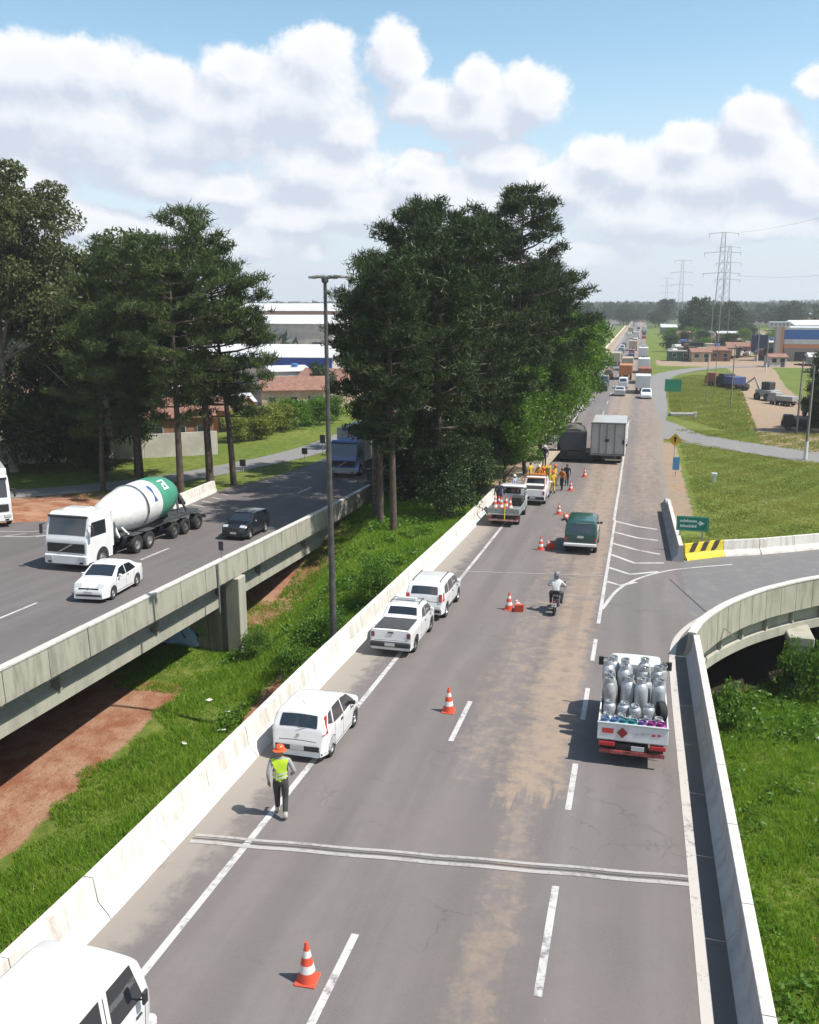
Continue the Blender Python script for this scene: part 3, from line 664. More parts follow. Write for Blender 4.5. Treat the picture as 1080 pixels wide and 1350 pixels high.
# back wall under the ramp
bw = MB(); xs = list(np.linspace(2.0, 44, 24))
for xx in xs: yv = float(Yb(xx))+.15; bw.v += [(xx, yv, -7), (xx, yv, z1(yv)-.06), (xx, yv+.3, z1(yv)-.06), (xx, yv+.3, -7)]
for i in range(len(xs)-1):
    for j in range(3): q = 4*i; bw.f.append((q+j, q+j+1, q+4+j+1, q+4+j))
bw.build('abutment', CD, rv)
# ---------------------------------------------------------------- far ramp barrier: striped end, then white
fb = empty('striped_barrier', (0, 0, 0), 0, False); tag(fb, 'white concrete ramp barrier with a yellow and black striped end below the green sign', 'barrier')
YP = pbr('yellow_barrier_paint', (.72, .58, .03), .6, var=.15, scale=8, dirt=((.3, .25, .1), .5)); BP = pbr('black_stripe_paint', (.05, .035, .03), .6, var=.3, scale=5)
pf = [(.30, -.02), (.26, .12), (.10, .34), (.06, .86), (-.10, .86), (-.14, -.02)]
ybp = lambda xx: (xx, float(Yb(xx)))
L0, L1 = 2.75, 4.85
sweep([ybp(L0+(L1-L0)*k/8) for k in range(9)], pf, zroad).build('striped_end', YP, fb, smooth=25)
for k in range(3):   # slanting black stripes, thin skins on the face
    x0 = 2.82 + k*.60; mb = MB()
    for (hx, (o_, h)) in zip((0, .05, .14, .36, .42), [(.308, -.01), (.268, .122), (.108, .342), (.068, .866), (-.10, .868)]):
        for dx in (0, .30): 
            xx = x0+hx+dx; yv = float(Yb(xx)); mb.v.append((xx+.02, yv-o_-.006, z1(yv)+h))
    for i in range(4): q = 2*i; mb.f.append((q, q+1, q+3, q+2))
    mb.build('black_stripe', BP, fb)
x_ = 4.87
while x_ < 33: 
    e_ = x_+2.0; sweep([ybp(x_+(e_-.03-x_)*k/4) for k in range(5)], pf, zroad).build('barrier_segment', CW, fb, smooth=20); x_ = e_
# short barrier between highway and exit, seen on its shaded face
sb = empty('short_barrier', (0, 0, 0), 0, False); tag(sb, 'short concrete barrier in the gore beside the green sign, its near face in shade', 'barrier')
sx = lambda Y: float(np.interp(Y, [48.9, 67], [2.55, 2.25]))
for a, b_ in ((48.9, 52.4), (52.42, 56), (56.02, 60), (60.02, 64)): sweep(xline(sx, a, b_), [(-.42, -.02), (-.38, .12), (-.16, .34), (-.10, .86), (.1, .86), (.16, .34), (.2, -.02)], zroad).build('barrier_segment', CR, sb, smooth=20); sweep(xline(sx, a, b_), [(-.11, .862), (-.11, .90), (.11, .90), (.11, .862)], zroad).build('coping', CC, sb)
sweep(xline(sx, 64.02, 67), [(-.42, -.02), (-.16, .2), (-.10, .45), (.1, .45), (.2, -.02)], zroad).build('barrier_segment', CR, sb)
# ---------------------------------------------------------------- tall lamp mast
lp = empty('lamp_mast', (-10.95, 31.4, -3.4), 0, False); tag(lp, 'tall grey lamp mast with a ring of floodlights between the carriageways', 'lamp post')
STL = pbr('weathered_steel', (.085, .085, .08), .55, .3, var=.3, scale=3)
LH = 15.35
MB().tube([(0, 0, 0), (-.02, 0, 5), (-.05, 0, 10), (-.06, 0, LH)], [.155, .12, .088, .06], 14).build('mast', STL, lp, smooth=60)
MB().lathe([(.085, LH-.25), (.13, LH-.2), (.13, LH-.02), (.05, LH+.02)], (-.06, 0, 0), 10).build('mast_head', STL, lp)
pbr('lamp_housing', (.26, .26, .25), .5, .4); pbr('lamp_lens', (.45, .47, .45), .25)
for k, (a, r_l) in enumerate(((2.75, .42), (3.6, .40), (.25, .72), (-.3, .62), (1.2, .45), (4.9, .45))):
    dx, dy = math.cos(a), math.sin(a)
    MB().tube([(-.06, 0, LH-.10), (-.06+dx*(r_l-.1), dy*(r_l-.1), LH-.04)], .025, 6).build('lamp_arm', STL, lp)
    o = MB().cb(0, 0, 0, .36, .24, .08).build('floodlight', MAT['lamp_housing'], lp, bevel=.02)
    o.location = (-.06+dx*r_l, dy*r_l, LH-.03); o.rotation_euler = (0, .12, a)
    MB().cb(0, 0, -.046, .28, .18, .01).build('lens', MAT['lamp_lens'], o)
# ---------------------------------------------------------------- signs
GS = pbr('sign_green', (.0, .20, .13), .45, var=.1); SW = pbr('sign_white', (.62, .70, .66), .5); PST = pbr('pale_post', (.45, .44, .36), .7, var=.2)
gs = empty('road_sign', (3.05, 51.7, z1(51.7)-.02), 0, False); gs.scale = (.86, 1, .92); tag(gs, 'green direction sign with two lines and an arrow behind the striped barrier', 'sign')
MB().box(-.95+.15, -.03, 1.32, .95+.25, .0, 2.22).build('sign_panel', GS, gs)
SF = MB().box(-.74, -.042, 1.36, 1.14, -.031, 1.385); SF.box(-.74, -.042, 2.155, 1.14, -.031, 2.18); SF.box(-.74, -.042, 1.386, -.715, -.031, 2.154); SF.box(1.115, -.042, 1.386, 1.14, -.031, 2.154); SF.build('sign_border', pbr('sign_teal', (.12, .42, .33), .5), gs)
r_ = random.Random(4); tx = MB()
for row, z0 in ((0, 1.86), (1, 1.54)):     # two lines of lettering, too small to read
    xq = -.60 if row == 0 else -.56
    while xq < .42: w_ = r_.uniform(.055, .085); tx.box(xq, -.043, z0, xq+w_, -.032, z0+r_.choice((.12, .12, .17))); xq += w_+.022
tx.build('lettering', SW, gs)
MB().add([(.62, -.044, 1.66), (.62, -.044, 1.98), (.96, -.044, 1.82)], [(0, 2, 1)]).add([(.52, -.044, 1.78), (.62, -.044, 1.78), (.62, -.044, 1.86), (.52, -.044, 1.86)], [(0, 1, 2, 3)]).build('arrow', SW, gs)
for px_ in (-.55, .85): MB().box(px_-.05, .002, 0, px_+.05, .09, 1.75).build('post', PST, gs)
ys_ = empty('warning_sign', (3.35, 86.5, z1(86.5)-.1), 0, False); tag(ys_, 'yellow diamond warning sign at the edge of the exit lane', 'sign')
MB().tube([(0, .04, 0), (0, .04, 2.6)], .04, 8).build('post', PST, ys_)
MB().add([(0, 0, 1.75), (.62, 0, 2.37), (0, 0, 2.99), (-.62, 0, 2.37), (0, .03, 1.75), (.62, .03, 2.37), (0, .03, 2.99), (-.62, .03, 2.37)], [(0, 1, 2, 3), (7, 6, 5, 4), (0, 4, 5, 1), (1, 5, 6, 2), (2, 6, 7, 3), (3, 7, 4, 0)]).build('sign_panel', pbr('sign_yellow', (.72, .42, .02), .5), ys_)
MB().box(-.08, -.012, 2.15, .08, -.003, 2.5).add([(-.2, -.012, 2.45), (.2, -.012, 2.45), (0, -.012, 2.72)], [(0, 1, 2)]).build('symbol', pbr('sign_black', (.02, .02, .02), .5), ys_)
bs = empty('information_sign', (3.3, 80.0, z1(80)-.1), 0, False); tag(bs, 'small upright blue sign board below the yellow warning sign', 'sign')
MB().tube([(0, .03, 0), (0, .03, 1.2)], .035, 8).build('post', PST, bs); MB().box(-.28, -.02, .65, .28, 0, 1.75).build('sign_panel', pbr('sign_blue', (.10, .34, .62), .5), bs)
fs = empty('road_sign', (4.9, 148.5, z1(148)+.1), 0, False); tag(fs, 'green direction sign on the grassy island inside the loop road', 'sign')
MB().box(-1.25, -.04, 1.0, 1.25, 0, 2.9).build('sign_panel', pbr('sign_green_light', (.03, .30, .16), .5), fs)
for px_ in (-.9, .9): MB().box(px_-.05, .002, -.4, px_+.05, .09, 2.2).build('post', PST, fs)
# ================================================================ vegetation
def leafmat(name, c1_, c2_, c3_, trans=.25, nscale=.55, rough=.65):
    c1_, c2_, c3_ = (tuple(x*.80 for x in q) for q in (c1_, c2_, c3_))
    m = bpy.data.materials.new(name); m.use_nodes = True; t = m.node_tree; t.nodes.clear()
    out = N(t, 'ShaderNodeOutputMaterial'); ge = N(t, 'ShaderNodeNewGeometry'); oi = N(t, 'ShaderNodeObjectInfo')
    f = noise(t, ge.outputs['Position'], nscale, 4, .6)
    c = mixc(t, maprange(t, f, .36, .64), c1_, c2_)
    c = mixc(t, maprange(t, ge.outputs['Random Per Island'], .45, 1., 0, .75, False), c, c3_)
    d_ = N(t, 'ShaderNodeBsdfDiffuse'); t.links.new(c, d_.inputs[0])
    tr = N(t, 'ShaderNodeBsdfTranslucent'); t.links.new(mixc(t, 1., c, (1.25, 1.35, .7), 'MULTIPLY'), tr.inputs[0])
    gl_ = N(t, 'ShaderNodeBsdfGlossy'); gl_.inputs['Roughness'].default_value = .45; gl_.inputs[0].default_value = (.6, .65, .6, 1)
    mx = N(t, 'ShaderNodeMixShader'); mx.inputs[0].default_value = trans; t.links.new(d_.outputs[0], mx.inputs[1]); t.links.new(tr.outputs[0], mx.inputs[2])
    m2 = N(t, 'ShaderNodeMixShader'); m2.inputs[0].default_value = .018; t.links.new(mx.outputs[0], m2.inputs[1]); t.links.new(gl_.outputs[0], m2.inputs[2])
    t.links.new(m2.outputs[0], out.inputs[0]); MAT[name] = m; return m
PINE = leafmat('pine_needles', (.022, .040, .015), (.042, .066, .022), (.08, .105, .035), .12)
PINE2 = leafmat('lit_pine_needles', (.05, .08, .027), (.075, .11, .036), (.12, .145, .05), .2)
EUC = leafmat('eucalyptus_leaves', (.055, .075, .03), (.10, .115, .042), (.15, .145, .06), .22)
BRD = leafmat('bright_leaves', (.06, .12, .016), (.10, .19, .022), (.15, .24, .04), .32)
DRK = leafmat('dark_leaves', (.028, .05, .018), (.05, .078, .026), (.07, .095, .035), .15, .25)
YEL = leafmat('yellow_green_leaves', (.15, .20, .03), (.24, .27, .05), (.30, .31, .09), .3)
DRY = leafmat('dry_bank_grass', (.20, .26, .05), (.33, .33, .09), (.42, .38, .15), .4, .22)
GRS = leafmat('grass_blades', (.15, .31, .018), (.22, .36, .03), (.32, .38, .08), .42, .45)
WEED = leafmat('weed_leaves', (.07, .16, .02), (.11, .22, .025), (.17, .27, .05), .35, .5)
BARK = pbr('bark', (.085, .06, .045), .9, var=.4, scale=3, bump=.8, bscale=14)
BARKP = pbr('pale_bark', (.28, .25, .21), .85, var=.35, scale=2, bump=.5, bscale=12)
def tris(P, D, ln, w, r_):
    """needle/leaf triangles: points, directions"""
    n = len(P); s = np.cross(D, r_.normal(size=(n, 3))); s /= np.linalg.norm(s, axis=1, keepdims=True)+1e-9
    w = np.broadcast_to(w, (n,))[:, None]*.5; ln = np.broadcast_to(ln, (n,))[:, None]
    co = np.stack([P-s*w, P+s*w, P+D*ln], 1).reshape(-1, 3); return co
def quads(P, D, ln, w, r_):
    n = len(P); s = np.cross(D, r_.normal(size=(n, 3))); s /= np.linalg.norm(s, axis=1, keepdims=True)+1e-9
    w = np.broadcast_to(w, (n,))[:, None]*.5; ln = np.broadcast_to(ln, (n,))[:, None]
    return np.stack([P-D*ln*.5, P+s*w, P+D*ln*.5, P-s*w], 1).reshape(-1, 3)
def tri_mesh(name, co, k): 
    return np_mesh(name, co, np.arange(len(co)).reshape(-1, k), False)
def unit(v): return v/(np.linalg.norm(v, axis=-1, keepdims=True)+1e-9)
def pine(seed, h, r, base=.28, tufts=7, blades=13, top_round=.55):
    r_ = np.random.default_rng(seed); wood = MB(); P = []; D = []
    lean = r_.normal(0, .35, 2)
    trunk = [Vector((lean[0]*(f**1.5)*1.2, lean[1]*(f**1.5)*1.2, h*.97*f)) for f in np.linspace(0, 1, 9)]
    R0 = .012*h+.05
    wood.tube([trunk[0]-Vector((0, 0, .8))]+trunk, [R0*1.25]+[R0*(1-.88*f) for f in np.linspace(0, 1, 9)], 9)
    z = base*h
    while z < h*.97:
        f = (z-base*h)/(h*(1-base)); prof = (min(1, .45+f*1.6) if f < .35 else 1.0)*(1-max(0, (f-.35)/.65)**(1.0/ top_round))**.8
        nb = int(r_.integers(3, 6)); a0 = r_.uniform(0, 6.28)
        ti = z/(h*.97)*8; c0 = trunk[min(7, int(ti))].lerp(trunk[min(8, int(ti)+1)], ti-int(ti))
        for k in range(nb):
            L = max(.5, r*prof*(r_.uniform(.5, 1.2) if r_.random() < .8 else r_.uniform(.25, .5))); a = a0+6.283*k/nb+r_.normal(0, .25); rise = (.10+.45*f)*L
            dirv = Vector((math.cos(a), math.sin(a), 0)); pts = []
            bend = r_.normal(0, .12)
            for u in (0, .35, .7, 1.): pts.append(c0+Vector((dirv.x*L*u-dirv.y*bend*L*u*u, dirv.y*L*u+dirv.x*bend*L*u*u, rise*(u**1.4)-.05*L*u)))
            wood.tube(pts, [.035+.014*L, .03+.01*L, .03, .012], 5, False)
            nc = int(L*1.25)+1                      # needle pads near the branch ends, gaps between them
            for q in range(nc):
                u = .42+.62*(q+r_.uniform(.2, .8))/nc; i = min(2, int(u*3)); b_ = Vector(pts[i]).lerp(pts[min(3, i+1)], min(1.2, u*3-i))
                side = r_.normal(0, .20*L*(1.15-.55*u)); c1 = b_+Vector((-dirv.y*side, dirv.x*side, .10)); wood.tube([b_-Vector((dirv.x, dirv.y, 0))*.3, c1], [.02, .008], 3, False)
                pr = r_.uniform(.34, .62)
                for _ in range(tufts):
                    o3 = Vector((r_.normal(0, pr*.62), r_.normal(0, pr*.62), abs(r_.normal(0, pr*.30)))); P.append(c1+o3); D.append((dirv.x*.5+o3.x*.8, dirv.y*.5+o3.y*.8, .55))
        z += r_.uniform(.50, .95)*(h/18)
    P = np.array([tuple(p) for p in P]); D = unit(np.array(D))
    PP = np.repeat(P, blades, 0); DD = unit(np.repeat(D, blades, 0)*.55 + r_.normal(0, .75, (len(PP), 3))+np.array([0, 0, .25]))
    PP = PP + r_.normal(0, .13, PP.shape)
    co = tris(PP, DD, r_.uniform(.30, .52, len(PP)), r_.uniform(.06, .10, len(PP)), r_)
    return wood.mesh('trunk', 40), tri_mesh('crown', co, 3)
def broad(seed, h, r, base=.3, leaves=14000, lsize=.2, nl=8, squash=.8, clump=.34, droop=0.):
    r_ = np.random.default_rng(seed); wood = MB(); R0 = .016*h+.05
    tr_ = [(0, 0, -.6), (0, 0, 0), (r_.normal(0, .15), r_.normal(0, .15), h*base), (r_.normal(0, .5), r_.normal(0, .5), h*.72)]
    wood.tube(tr_, [R0*1.2, R0, R0*.75, R0*.2], 9)
    cl = []
    for k in range(nl):
        a = 6.283*k/nl+r_.normal(0, .3); f0 = r_.uniform(base*.8, .62); z0 = h*f0; s_ = Vector((0, 0, z0)).lerp(Vector(tr_[3]), max(0, (f0-base))); s_.z = z0
        e = Vector((math.cos(a)*r*r_.uniform(.5, .85), math.sin(a)*r*r_.uniform(.5, .85), min(h*.92, z0+h*r_.uniform(.12, .34))))
        mid_ = s_.lerp(e, .5)+Vector((0, 0, -.04*h))
        wood.tube([s_, mid_, e], [R0*.42, R0*.25, R0*.08], 6, False)
        for _ in range(5):
            u = r_.uniform(.35, 1.1); b_ = s_.lerp(e, u); e2 = b_+Vector(tuple(r_.normal(0, r*.26, 3))); e2.z = min(h*.97, max(h*base*.8, e2.z+.1*h)); wood.tube([b_, e2], [R0*.14, R0*.04], 4, False); cl.append(e2)
        cl.append(e)
    for _ in range(nl*2):
        a = r_.uniform(0, 6.28); q = r_.uniform(0, 1)**.5; zz = r_.uniform(.5, .95); cl.append(Vector((math.cos(a)*r*q*(1.02-zz)**.4*.95, math.sin(a)*r*q*(1.02-zz)**.4*.95, h*zz)))
    cl = np.array([tuple(c) for c in cl]); rad = r*clump*r_.uniform(.6, 1.25, len(cl))
    idx = r_.integers(0, len(cl), leaves); dv = unit(r_.normal(size=(leaves, 3))); rr_ = r_.uniform(.25, 1, leaves)**.5
    off = dv*(rad[idx]*rr_)[:, None]; off[:, 2] *= squash; P = cl[idx]+off
    D = unit(dv*.5 + r_.normal(0, .7, P.shape) + np.array([0, 0, -droop]))
    co = quads(P, D, r_.uniform(.7, 1.3, leaves)*lsize, r_.uniform(.35, .6, leaves)*lsize, r_)
    return wood.mesh('trunk', 40), tri_mesh('crown', co, 4)
def plant_tree(name, meshes, loc, rz, sc, bark, leaf, label, cat='tree', group=None):
    root = empty(name, loc, rz, False); root.scale = (sc, sc, sc) if not hasattr(sc, '__len__') else sc
    tag(root, label, cat, group)
    for nm, me, mt in (('trunk', meshes[0], bark), ('crown', meshes[1], leaf)):
        if not me.materials: me.materials.append(mt)
        o = bpy.data.objects.new(nm, me); C.objects.link(o); o.parent = root
        if me.materials[0] != mt: o.material_slots[0].link = 'OBJECT'; o.material_slots[0].material = mt
    return root
PT = [pine(11, 19, 4.3, .34, 8, 13, .7), pine(12, 20, 4.5, .30, 8, 13, .5), pine(13, 18, 4.9, .30, 8, 13, .7)]
PD = [pine(21, 20, 5.0, .14, 9, 13, .5), pine(22, 19, 4.8, .2, 9, 13, .6), pine(23, 20, 5.4, .33, 8, 13, .75)]
# left group of pines at the far side of the viaduct
G1 = 'pines on the far side of the left viaduct'
for i, (X_, Y_, v, s_, rz, lab) in enumerate([
    (-32.6, 59.9, 1, .97, .3, 'pine with bare dark trunk just behind the concrete mixer truck'),
    (-32.4, 64.3, 0, 1.13, 1.9, 'tallest pine of the left group, round topped, second trunk from the right'),
    (-31.3, 66.2, 2, 1.02, 4.2, 'rightmost pine of the left group, its layered branches spreading to the right'),
    (-38.3, 64.0, 1, .98, 2.7, 'dark pine left of the round topped one, with a pointed top'),
    (-41.0, 68.0, 0, .93, 5.2, 'shorter dark pine between the eucalyptus and the pine group'),
    (-39.5, 60.5, 2, .80, .9, 'low dark pine whose branches hang behind the mixer truck cab')]):
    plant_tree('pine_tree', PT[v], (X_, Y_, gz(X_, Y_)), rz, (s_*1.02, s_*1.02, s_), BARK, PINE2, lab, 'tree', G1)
# central clump in the median
G2 = 'dense pines in the median'
cen = [(-15.6, 54.2, 0, .84, 'leftmost pine of the central clump, slim trunk beside the blue truck'),
       (-14.3, 52.6, 1, .84, 'pine at the front of the central clump with a bare forked trunk'),
       (-17.0, 57.8, 0, .90, 'dark pine forming the left side of the central clump by the lamp mast'),
       (-16.2, 65.0, 5, 1.05, 'pine with a pointed top at the left shoulder of the central clump'),
       (-12.8, 59.0, 4, .93, 'broad dark pine in the middle of the central clump'),
       (-12.3, 68.5, 3, 1.02, 'pine in front of the tallest one, right of the clump centre'),
       (-11.2, 84.0, 3, 1.24, 'tallest pine of the central clump, open spiky top against the clouds'),
       (-16.0, 74.0, 4, 1.20, 'pine behind the left half of the central clump with a flat green top'),
       (-14.8, 90.0, 4, 1.25, 'pine hidden deep in the central clump'),
       (-11.2, 93.0, 4, 1.02, 'pine on the right slope of the central clump above the bright leaves'),
       (-11.2, 103.0, 3, .96, 'pine towards the far right end of the central clump'),
       (-11.2, 114.0, 4, .92, 'last tall pine of the central clump by the far carriageway')]
for i, (X_, Y_, v, s_, lab) in enumerate(cen):
    src = (PT+PD)[v]
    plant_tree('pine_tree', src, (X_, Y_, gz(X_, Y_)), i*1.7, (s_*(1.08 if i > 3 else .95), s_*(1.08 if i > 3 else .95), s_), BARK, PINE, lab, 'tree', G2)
BT = [broad(31, 9, 3.6, .16, 26000, .26, 9, .85, .36), broad(32, 8, 3.2, .2, 22000, .26, 8, .85, .38)]
G3 = 'bright leafy trees along the road side of the central clump'
for i, (X_, Y_, v, s_, lab) in enumerate([
    (-9.9, 69.5, 0, .80, 'bright green leafy tree overhanging the parked work truck'),
    (-9.3, 77.5, 1, 1.1, 'bright green leafy tree above the workers in orange'),
    (-9.1, 87.0, 0, 1.2, 'bright green leafy tree beside the dark truck'),
    (-9.3, 98.0, 1, 1.5, 'tall bright green tree at the right edge of the clump'),
    (-9.4, 110.0, 0, 1.5, 'rounded green tree behind the others along the shoulder'),
    (-9.6, 123.0, 1, 1.5, 'furthest green tree of the row by the shoulder')]):
    plant_tree('leafy_tree', BT[v], (X_, Y_, gz(X_, Y_)), i*2.1, s_, BARK, BRD, lab, 'tree', G3)
BS = [broad(35, 4.5, 2.2, .05, 9000, .2, 7, .8, .4)]
for i, (X_, Y_, s_, lab) in enumerate([(-12.2, 57.5, 1.0, 'dark shrub low in the shade below the central pines, nearest the road'), (-13.8, 63.5, 1.25, 'dark shrub in deep shade among the pine trunks'), (-11.6, 63.8, 1.0, 'dark shrub right behind the end of the white barrier'), (-16.3, 64., 1.2, 'dark shrub beside the left viaduct under the pines'), (-14.2, 71., 1.6, 'tall dark shrub filling the gap between the pine trunks')]):
    plant_tree('shrub', BS[0], (X_, Y_, gz(X_, Y_)), i, s_, BARK, DRK, lab, 'shrub', 'dark undergrowth of the central clump')
# big eucalyptus at the left edge
ET = [broad(41, 21, 7.4, .34, 60000, .30, 13, .6, .25, .5), broad(42, 15, 5.8, .22, 36000, .30, 10, .6, .28, .5)]
for (X_, Y_, v, s_, rz, lab) in [(-52.3, 67, 0, 1.16, .5, 'large eucalyptus with open reddish green crown at the left edge'), (-45.5, 71, 1, 1.30, 2.0, 'lighter eucalyptus between the big one and the pines'), (-55.5, 60, 1, .98, 3.4, 'low dark eucalyptus at the left edge below the big crown'), (-50, 76, 1, .85, 5.1, 'small eucalyptus behind the big one, showing under its crown')]:
    plant_tree('eucalyptus_tree', ET[v], (X_, Y_, gz(X_, Y_)), rz, s_, BARKP, EUC, lab, 'tree')
LT = [broad(45, 8, 4.2, .06, 17000, .3, 9, .85, .34), broad(46, 6, 3.4, .04, 13000, .28, 8, .85, .36)]
for i, (X_, Y_, v, s_, lab) in enumerate([(-54.5, 63.5, 0, 1.0, 'dark leafy tree at the left edge behind the white truck'), (-49.5, 66.8, 1, 1.1, 'dark leafy tree left of the white garden wall'), (-47.8, 76.5, 0, 1.15, 'dark leafy tree behind the garden wall'), (-59.5, 71, 0, 1.35, 'tall dark leafy tree low under the big eucalyptus'), (-44.2, 66.3, 1, .62, 'small dark bush on the grass behind the mixer truck cab'), (-54, 79, 0, 1.4, 'large dark leafy tree filling the gap below the eucalyptus crown')]):
    plant_tree('leafy_tree', LT[v], (X_, Y_, gz(X_, Y_)), i*1.7, s_, BARK, DRK if i % 3 else EUC, lab, 'tree', 'dark leafy trees at the far left')
# ---------------------------------------------------------------- grass and weeds (nobody could count it)
def scatter(n, x0, x1, y0, y1, cond, seed):
    r_ = np.random.default_rng(seed); X = r_.uniform(x0, x1, n); Y = r_.uniform(y0, y1, n)
    k = cond(X, Y, r_); X, Y = X[k], Y[k]; return X, Y, ground(X, Y), r_
def cellnoise(X, Y, s_, seed=0):
    return .5+.25*(np.sin(X*s_+seed)*np.cos(Y*s_*.8+seed*2)+np.sin(X*s_*2.3-Y*s_*1.7+seed)+.5*np.sin(X*s_*5.1+Y*s_*4.3))
def soil_free(X, Y):
    edge = np.where(Y > 33.7, -22.5, -18.7+.5*np.sin(Y*.9)+.35*np.sin(Y*2.7+1))
    return (X > edge) & (np.hypot((X+14.6)/1.0, (Y-33.5)/4.2) > .85+.2*np.sin(X*3+Y))
def grass(name, n, box, seed, hmin, hmax, w, blades, cond, mat, label):
    X, Y, Z, r_ = scatter(n, *box, lambda a, b_, q: soil_free(a, b_) & cond(a, b_, q), seed)
    P = np.repeat(np.stack([X, Y, Z], 1), blades, 0); hs = np.where(X < -18.9, .6, 1)*r_.uniform(hmin, hmax, len(X))*(.45+1.1*np.clip(cellnoise(X, Y, .9, seed), 0, 1)); hs = np.repeat(hs, blades)
    D = unit(r_.normal(0, .42, P.shape)*np.array([1, 1, .2])+np.array([0, 0, 1.])); P = P+r_.normal(0, .045, P.shape)*np.array([1, 1, 0])-np.array([0, 0, .02])
    me = tri_mesh(name, tris(P, D, hs, w, r_), 3); tag(link(name, me, None, mat), label, kind='stuff')
wallR = lambda a, b_, q: (b_ < np.interp(a, [2.4, 2.9, 3.9, 5.4, 6.9, 8.4, 11.8, 17], [34.8, 35.8, 38.1, 40.4, 42.2, 43.7, 46.5, 50]))
grass('grass', 70000, (-22.5, -10.4, 6, 47), 1, .12, .34, .035, 4, lambda a, b_, q: np.ones(len(a), bool), GRS, 'rough green grass between the left viaduct and the highway')
grass('grass', 60000, (2.7, 14, 10, 47), 2, .12, .36, .035, 4, wallR, GRS, 'lush green grass in the valley right of the highway')
grass('grass', 26000, (-20, -10.4, 47, 66), 3, .1, .3, .05, 4, lambda a, b_, q: q.random(len(a)) < .8, GRS, 'shaded grass below the central pines')
def flat(a, b_, q): return ((b_ > Yb(a)+1.3) | (a > 34)) & ~((a < 4.4) & (b_ > 56)) & (np.abs(b_-np.interp(a, [2, 4, 7.5, 12, 18, 26], [112, 107.5, 102.6, 98.2, 92.5, 84])) > 3.6)
grass('grass', 60000, (2.6, 26, 50, 112), 4, .06, .20, .05, 4, flat, DRY, 'short green grass on the bank beyond the exit ramp')
grass('grass', 26000, (-50, -31, 54, 104), 5, .08, .25, .06, 4, lambda a, b_, q: np.abs(b_-np.interp(a, [-55, -44, -38, -35, -32.3], [49, 57, 65.5, 75, 86])) > 3.0, GRS, 'grass strips beside the service road on the left')
grass('grass', 30000, (3, 20, 112, 200), 6, .1, .3, .09, 4, lambda a, b_, q: (a > np.interp(b_, [112, 125, 160, 185, 203], [10, 4.2, 4.4, 5.8, 11])) & (a < np.interp(b_, [112, 145, 190, 200], [13.5, 15.5, 18.5, 19])), DRY, 'grass on the island inside the loop road')
# leafy weeds: wide blades
def weeds(name, n, box, seed, cond, size, mat, label):
    X, Y, Z, r_ = scatter(n, *box, cond, seed); k = 9
    P = np.repeat(np.stack([X, Y, Z], 1), k, 0); s_ = np.repeat(r_.uniform(.5, 1.3, len(X))*size, k)
    P = P + r_.normal(0, 1, P.shape)*np.array([.3, .3, 0])*s_[:, None]; P[:, 2] += r_.uniform(.05, .9, len(P))*s_
    D = unit(r_.normal(0, 1, P.shape)*np.array([1, 1, .6])+np.array([0, 0, .3]))
    tag(link(name, tri_mesh(name, quads(P, D, s_*.42, s_*.22, r_), 4), None, mat), label, kind='stuff')
weeds('weeds', 5200, (2.7, 13, 8, 46), 11, lambda a, b_, q: wallR(a, b_, q) & (((a < 4.6) & (cellnoise(a, b_, 1.2) > .42)) | (b_ > 35.5) | (cellnoise(a, b_, .8, 3) > .78)) & soil_free(a, b_), .42, WEED, 'leafy weeds growing along the foot of the right rail and under the ramp')
weeds('weeds', 4200, (-19, -10.5, 30, 56), 12, lambda a, b_, q: (cellnoise(a, b_, .7, 2) > .62) & soil_free(a, b_) & (((a > -16) & (a < -11.8)) | (np.abs(b_-39) < 1.6)), .42, WEED, 'leafy weeds on the bank around the lamp mast')
weeds('weeds', 2600, (3, 26, 52, 92), 13, lambda a, b_, q: flat(a, b_, q) & (cellnoise(a, b_, .35, 5) > .82), .35, DRY, 'tufts of taller grass on the bank beyond the ramp')
# banana-like plants and bushes beside the mast
for i, (X_, Y_, s_, lab) in enumerate([(-13.2, 33.8, .5, 'leafy green bush left of the lamp mast'), (-12.8, 36.4, .58, 'leafy green bush behind the lamp mast'), (-14.2, 37.5, .42, 'small bush between the viaduct column and the lamp mast'), (-17.6, 38.6, .34, 'dark little bush at the foot of the viaduct column'), (-12.2, 41.5, .55, 'bush beyond the lamp mast where the bank rises'), (-12.4, 31.6, .34, 'low bush at the base of the lamp mast')]):
    plant_tree('bush', BS[0], (X_, Y_, gz(X_, Y_)-.1), i*1.3, (s_, s_, s_), BARK, WEED, lab, 'bush', 'bushes on the bank by the lamp mast')
BP_ = broad(36, 2.6, 1.5, .03, 2600, .22, 6, .8, .42)
for i in range(3):
    X_, Y_ = ((7.3, 40.9), (8.0, 40.7), (4.2, 36.5))[i]
    plant_tree('bush', BP_, (X_, Y_, gz(X_, Y_) + (1.6 if i < 2 else 0)*0), i*2., (.6, .6, 1.0) if i < 2 else (.6, .6, .75), BARK, WEED, ('leafy creeper bush on the left of the ramp column', 'leafy creeper bush on the right of the ramp column', 'weedy bush at the dark opening below the ramp')[i], 'bush')
# litter on the grass
lit = pbr('litter', (.62, .62, .55), .6)
for X_, Y_ in ((-16.1, 32.6), (-15.6, 30.9), (-16.6, 29.6), (-17.4, 33.4), (7.6, 36.2), (-13.8, 17.2)):
    o = MB().box(-.16, -.09, 0, .16, .09, .04).build('litter', lit, None, bevel=.015); o.location = (X_, Y_, gz(X_, Y_)+.12); o.rotation_euler = (.2, .15, X_)
    tag(o, 'scrap of pale litter lying in the valley grass', 'litter', 'scraps of litter in the grass')
